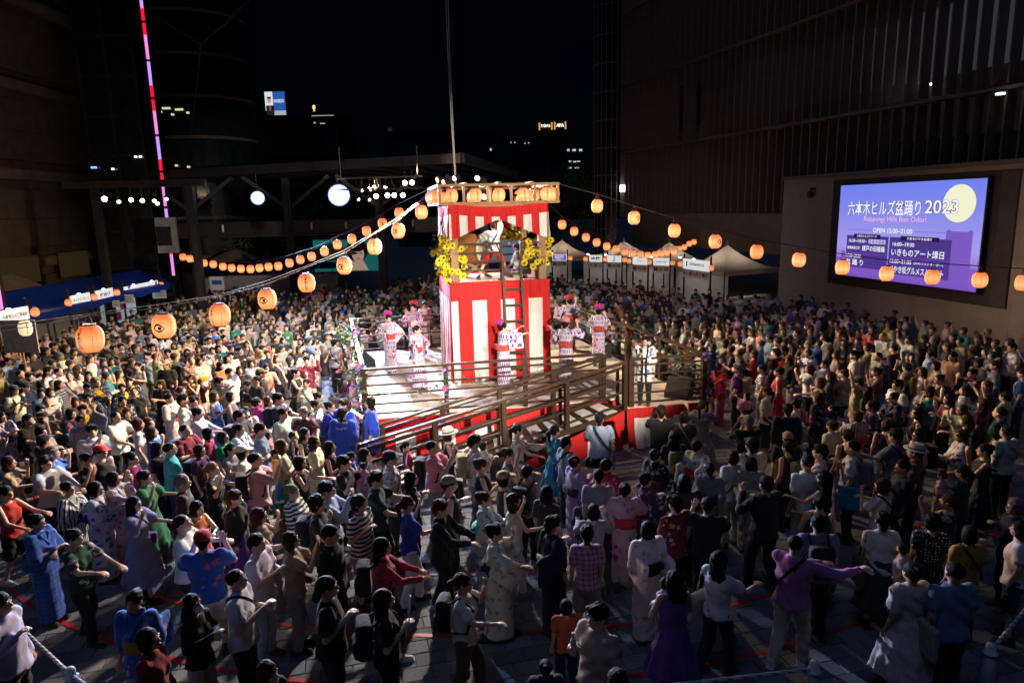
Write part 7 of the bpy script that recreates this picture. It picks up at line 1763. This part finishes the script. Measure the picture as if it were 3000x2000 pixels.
add_person(deckp(1243, 895), 'f', 'bun', 'yukata:cream/floral', '-', 'F', 'clap', ['obi:darkred', 'pin'], .95, 1.0, 720, 'singer in cream kimono with big flowers behind the left dancers', True, 'performers', (.74, .52, .42))
mc = add_person(deckp(1890, 1001, 1.0), 'm', 'short', 'happi:white/floral', 'trousers:black', 'FL', 'hold', [], 1.0, 1.0, 721, 'announcer with microphone in white happi coat at the front right railing', True, 'performers', None, -105)
J = joints('hold', 'm'); q = mc.matrix_basis @ Vector((.1, .24, 1.36)); mico = tag(empty('hand_microphone', q), 'black hand microphone at the announcer mouth', 'microphone'); MB().tube([(0, 0, -.12), (0, 0, .03)], [.012, .016], 8).build('handle', M_BLACK, mico); MB().lathe([(.01, .03), (.028, .05), (.028, .08), (.01, .1)], 10).build('head', M_STEEL, mico)
POSES['drum'] = ((.25, .02, 1.62), (.24, .1, 1.86), (-.30, .22, 1.25), (-.42, .45, 1.24), 'wide', -12)
POSES['kneel'] = ((.22, .05, 1.11), (.13, .28, 1.0), (-.22, .05, 1.11), (-.13, .28, .98), 'kneel', -8)
_old_joints = joints
def joints(pose, sex):
    J = _old_joints(pose, sex)
    if POSES[pose][4] == 'kneel': J['L'] = [[np.array(v) for v in l] for l in (((.09, 0, .87), (.13, .38, .76), (.1, -.02, .72)), ((-.09, 0, .87), (-.13, .38, .76), (-.1, -.02, .72)))]
    return J
pd = tw(.0, -.5, 3.81)
drm = add_person((pd.x, pd.y), 'm', 'short', 'jacket_short:white', 'shorts:red', 'B', 'drum', ['headband:red', 'strap:navy'], .94, 3.81, 730, 'drummer in white and red coat with legs wide and one arm raised', True, 'performers', (.74, .52, .42), 112)
stk = drm.matrix_basis @ Vector((.24, .12, 1.97)); sk = tag(empty('drum_stick', stk), 'wooden drum stick in the raised hand of the drummer', 'drum stick'); MB().tube([(0, 0, -.08), (-.08, .1, .28)], .014, 8).build('stick', M_TIM, sk)
for k, (a, b, top, face, hair, ext, lab) in enumerate(((.88, -.85, 'jacket_short:black/floral_dark', 20, 'bun', ['headband:red'], 'seated player in black flowered coat with red hair ribbon'), (.72, -.35, 'jacket_short:white', 160, 'short', ['headband:crimson'], 'seated player in white coat holding hands at lap, tower floor'))):
    pd = tw(a, b, 3.81); sc = .92; add_person((pd.x, pd.y), 'f', hair, top, 'trousers:rose', 'B', 'kneel', ext, sc, 3.81 - .655 * sc, 740 + k, lab, False, 'performers', (.74, .52, .42), face)

# ---------------------------------------------------------------- a label of its own for everybody
def describe():
    def top(P): k, c, pt = P['top']; return ' '.join(w for w in (CNAME.get(c, c), PNAME[pt], GNAME[k]) if w)
    def hairw(P):
        k, c = split_(P['hair'])
        if k in ('cap', 'hat'): return f'{CNAME.get(c, c)} {k}'
        return (c + ' ' if c != 'black' else '') + HNAME[k]
    who = lambda P: {'c': 'child', 't': 'small carried child'}.get(P['sex'], 'person')
    def place(P):
        v = P['p'] - Vector((0, 0, CAM_H)); zf = v.dot(_F); x = v.dot(_r) / zf; y = P['p'].y
        s = 'far left' if x < -.5 else 'left' if x < -.22 else 'centre' if x < .2 else 'right' if x < .5 else 'far right'
        return ('front ' if y < 10 else 'near ' if y < 13 else 'middle ' if y < 18 else 'rear ') + s
    todo = [P for P in PEOPLE if not P['label']]
    cand = []; traits = []
    for P in todo:
        base = f'{who(P)} with {hairw(P)} in {top(P)}'
        o1 = base + (' with ' + ' and '.join(P['words'][:2]) if P['words'] else '')
        b = '' if P['bot'] in ('-', None) else ' and ' + ' '.join((CNAME.get(split_(P['bot'])[1], split_(P['bot'])[1]), GNAME[split_(P['bot'])[0]]))
        nb = sorted((Q for Q in PEOPLE if Q is not P and top(Q) != top(P)), key=lambda Q: (Q['p'] - P['p']).length)
        c = [o1, base + b, o1 + ', ' + POSEW.get(P['pose'], 'standing'), base + b + ', ' + POSEW.get(P['pose'], '')]
        c += [o1 + ' beside the ' + top(Q) for Q in nb[:6]] + [base + ', ' + place(P) + ' of the crowd'] + [base + ' beside the ' + top(Q) for Q in nb[:8]] + [f'{who(P)} in {top(P)}, {place(P)} of crowd, beside the {top(Q)}' for Q in nb[:6]]
        pw = ', ' + POSEW.get(P['pose'], 'standing'); traits.append({base, base + b, base + pw, base + b + pw, o1, o1 + pw})
        cand.append([x for x in c if 4 <= len(x.replace(',', '').split()) <= 16])
    used = {}
    for lvl in range(40):
        rest_ = [i for i, P in enumerate(todo) if not P['label']]
        if not rest_: break
        prop = {}
        for i in rest_:
            if lvl < len(cand[i]): prop.setdefault(cand[i][lvl], []).append(i)
        for l, ii in prop.items():
            # a label must fit nobody else: skip when another person's plain description is the same
            if len(ii) == 1 and l not in used and not any(l in traits[j] for j in range(len(todo)) if j != ii[0]): todo[ii[0]]['label'] = l; used[l] = 1
    for P in PEOPLE:
        P['o']['label'] = P['label'] or f'{who(P)} in {top(P)}, {place(P)} of the crowd'
describe()
pos = [P['p'] for P in PEOPLE]
for k, (o, lab, c) in enumerate(HELD):
    n = min(PEOPLE, key=lambda P: (P['p'].xy - o.location.xy).length); kk, cc, pt = n['top']
    tag(o, f'{lab.split(" held")[0]} {"at chest height " if k % 2 else ""}held by {"a child" if n["sex"] in "ct" else "a person"} in {" ".join(w for w in (CNAME.get(cc, cc), PNAME[pt], GNAME[kk]) if w)}', c)

# ---------------------------------------------------------------- the rest of the crowd, too many to count: one mass
def mass_template(sex, hair, pose, top, h, zm):
    J = joints(pose, sex); g = 1 if sex == 'm' else .88; T = TORSO[sex]; hc, M = J['hc'], J['Mh']; q = lambda p: hc + M @ np.array(p, float)
    P = [Ell(q((0, -.012, .02)), (.075, .094, .099), M), Ell(q((0, .022, -.045)), (.056, .068, .072), M, .03), Cap(q((0, .08, .01)), q((0, .1, -.02)), .01, .015, .01), Cap((0, -.015, 1.38), hc + np.array((0, -.02, -.05)), .055, .05)]; C = [0, 0, 0, 0]
    P.append(Ell(q((0, -.026, .046)), (.092, .106, .1), M, .008)); C.append(3)
    if hair in ('bob', 'long'): P.append(Ell(q((0, -.045, -.03)), (.1, .075, .1), M, .01)); C.append(3)
    if hair == 'long': P.append(Ell(q((0, -.085, -.16)), (.1, .045, .18), M, .01)); C.append(3)
    if hair == 'bun': P.append(Ell(q((0, -.1, .085)), (.048, .045, .045), M, .01)); C.append(3)
    P.append(Loft([(.5, 0, 0, .17, .14), (.85, 0, 0, .185 * g, .135)])); C.append(2)
    P.append(Loft([(.82, 0, 0, .195 * g, .142)] + T)); C.append(1)
    for s, e, w in (('sr', 'er', 'wr'), ('sl', 'el', 'wl')):
        if top != 'tank': P.append(Cap(J[s], lerp(J[s], J[e], .62 if top == 'tshirt' else 1), .076 * g, .076 * g)); C.append(1)
        P.append(Cap(J[s], J[e], .05 * g, .04 * g)); C.append(0)
        if top == 'long': P.append(Cap(J[e], lerp(J[e], J[w], .9), .062, .05)); C.append(1)
        d = (J[w] - J[e]) / np.linalg.norm(J[w] - J[e]); P += [Cap(J[e], J[w], .04 * g, .028 * g), Ell(J[w] + d * .06, (.042, .042, .05))]; C += [0, 0]
    return sdf_mesh(P, h, .012, None, True, C, zmin=zm)
_A = (('m', 'short', 'stand', 'tshirt'), ('f', 'bob', 'stand', 'tshirt'), ('f', 'long', 'clap', 'tshirt'), ('m', 'short', 'photo', 'tshirt'), ('f', 'bun', 'hold', 'tank'), ('m', 'short', 'fold', 'tshirt'), ('f', 'long', 'stand', 'tank'), ('m', 'short', 'hold', 'long'), ('f', 'bob', 'photo', 'tshirt'), ('f', 'bun', 'clap', 'long'), ('m', 'short', 'wave', 'tshirt'), ('f', 'bob', 'dance', 'tshirt'))
TPL = [mass_template(*a, .038, .7) for a in _A]; TPL2 = [mass_template(*a, .062, .85) for a in _A]
def allowed(x, y):
    if y < 13.2 or near_poly(x, y, deckpoly, .42) or near_poly(x, y, ramppoly, .45): return False
    if (-6.4 < x < -3 and 14.2 < y < 20.6) or (-3.6 < x < 2.7 and y < 16.7): return False
    if x < -17.0 or (y < 24 and x < -16.4): return False
    if y < 34 and x > 13.75 + (28.4 - y) * .22 - .55: return False
    if y > 30 and y + 1.44 * x > 46.6: return False
    if y > 44 or (y > 38.5 and x < -7): return False
    if 1.2 < x < 6.2 and 12.8 < y < 15.9: return False
    v = Vector((x, y, 1.5)) - Vector((0, 0, CAM_H)); zf = v.dot(_F); return abs(v.dot(_r) / zf) < .80
cell = {}
def clear(x, y, m):
    ci, cj = int(x // .6), int(y // .6)
    for i in range(ci - 2, ci + 3):
        for j in range(cj - 2, cj + 3):
            for (a, b) in cell.get((i, j), ()):
                if (a - x) ** 2 + (b - y) ** 2 < m * m: return False
    return True
def occupy(x, y): cell.setdefault((int(x // .6), int(y // .6)), []).append((x, y))
for p in pos:
    if p.z < .9: occupy(p.x, p.y)
rr = random.Random(5); MASS = []
for k in range(26000):
    x, y = rr.uniform(-17.2, 15), rr.uniform(13.2, 44)
    if allowed(x, y) and clear(x, y, .8 if y < 18.5 else .55 if y < 24 else .58 + (y - 24) * .008): occupy(x, y); MASS.append((x, y))
MCOL = ['black'] * 16 + ['white'] * 9 + ['charcoal', 'charcoal', 'navy', 'navy', 'grey', 'grey', 'beige', 'cream', 'cream', 'paleblue', 'brown', 'tan', 'steel', 'stone', 'olive', 'darkgreen', 'red', 'salmon', 'mustard', 'blue', 'lavender', 'maroon', 'teal', 'rose', 'royal', 'green', 'slate']
VV, FF, CC = [], [], []; off = 0
for x, y in MASS:
    V, F, I = (TPL if y < 22 else TPL2)[rr.randrange(len(TPL))]; sc = rr.gauss(1.02, .045) * (1 if rr.random() > .06 else .75); a = math.atan2(20.2 - y, -.5 - x) - math.pi / 2 + rr.gauss(0, .35) + (math.pi if y > 37 and rr.random() < .5 else 0); c_, s_ = math.cos(a) * sc, math.sin(a) * sc
    W_ = np.empty_like(V); W_[:, 0] = V[:, 0] * c_ - V[:, 1] * s_ + x; W_[:, 1] = V[:, 0] * s_ + V[:, 1] * c_ + y; W_[:, 2] = V[:, 2] * sc
    tone = rr.choice([(.62, .40, .29), (.66, .44, .33), (.56, .34, .24), (.5, .3, .2)]); hc_ = rr.choice([(.012, .01, .01)] * 7 + [(.05, .025, .014)] * 3 + [(.18, .18, .18)])
    pal = np.array([tone, hue(PAL[rr.choice(MCOL)], rr, .2), hue(PAL[rr.choice(['black', 'navy', 'grey', 'charcoal', 'beige', 'white'])], rr), hc_]); CC.append(pal[I]); VV.append(W_); FF.append(F + off); off += len(V)
VV, FF, CC = np.concatenate(VV), np.concatenate(FF), np.concatenate(CC)
def mass_mat():
    m, nt, b, nodes, links = _new('crowd_cloth'); at_ = N(nodes, 'ShaderNodeAttribute', attribute_name='tint'); geo = N(nodes, 'ShaderNodeNewGeometry'); n = noise(nt, geo.outputs['Position'], 14, 3)
    hs = N(nodes, 'ShaderNodeHueSaturation'); mr = N(nodes, 'ShaderNodeMapRange'); mr.inputs[3].default_value = .7; mr.inputs[4].default_value = 1.25; links.new(n, mr.inputs[0]); links.new(mr.outputs[0], hs.inputs['Value']); links.new(at_.outputs['Color'], hs.inputs['Color']); links.new(hs.outputs[0], b.inputs['Base Color']); b.inputs['Roughness'].default_value = .7; bump(nt, b, n, .3, .02); return m
cm = np_mesh('crowd', VV, FF, mass_mat()); ca_ = cm.color_attributes.new('tint', 'FLOAT_COLOR', 'POINT')
if len(cm.vertices) == len(CC): ca_.data.foreach_set('color', np.concatenate([CC, np.ones((len(CC), 1))], 1).astype(np.float32).ravel())
crowd = put('crowd', cm); crowd['kind'] = 'stuff'; crowd['label'] = 'dense mass of spectators standing all round the stage towards the stalls'; crowd['category'] = 'crowd'
print('people', len(PEOPLE), 'mass', len(MASS), 'mass tris', len(FF) * 2)
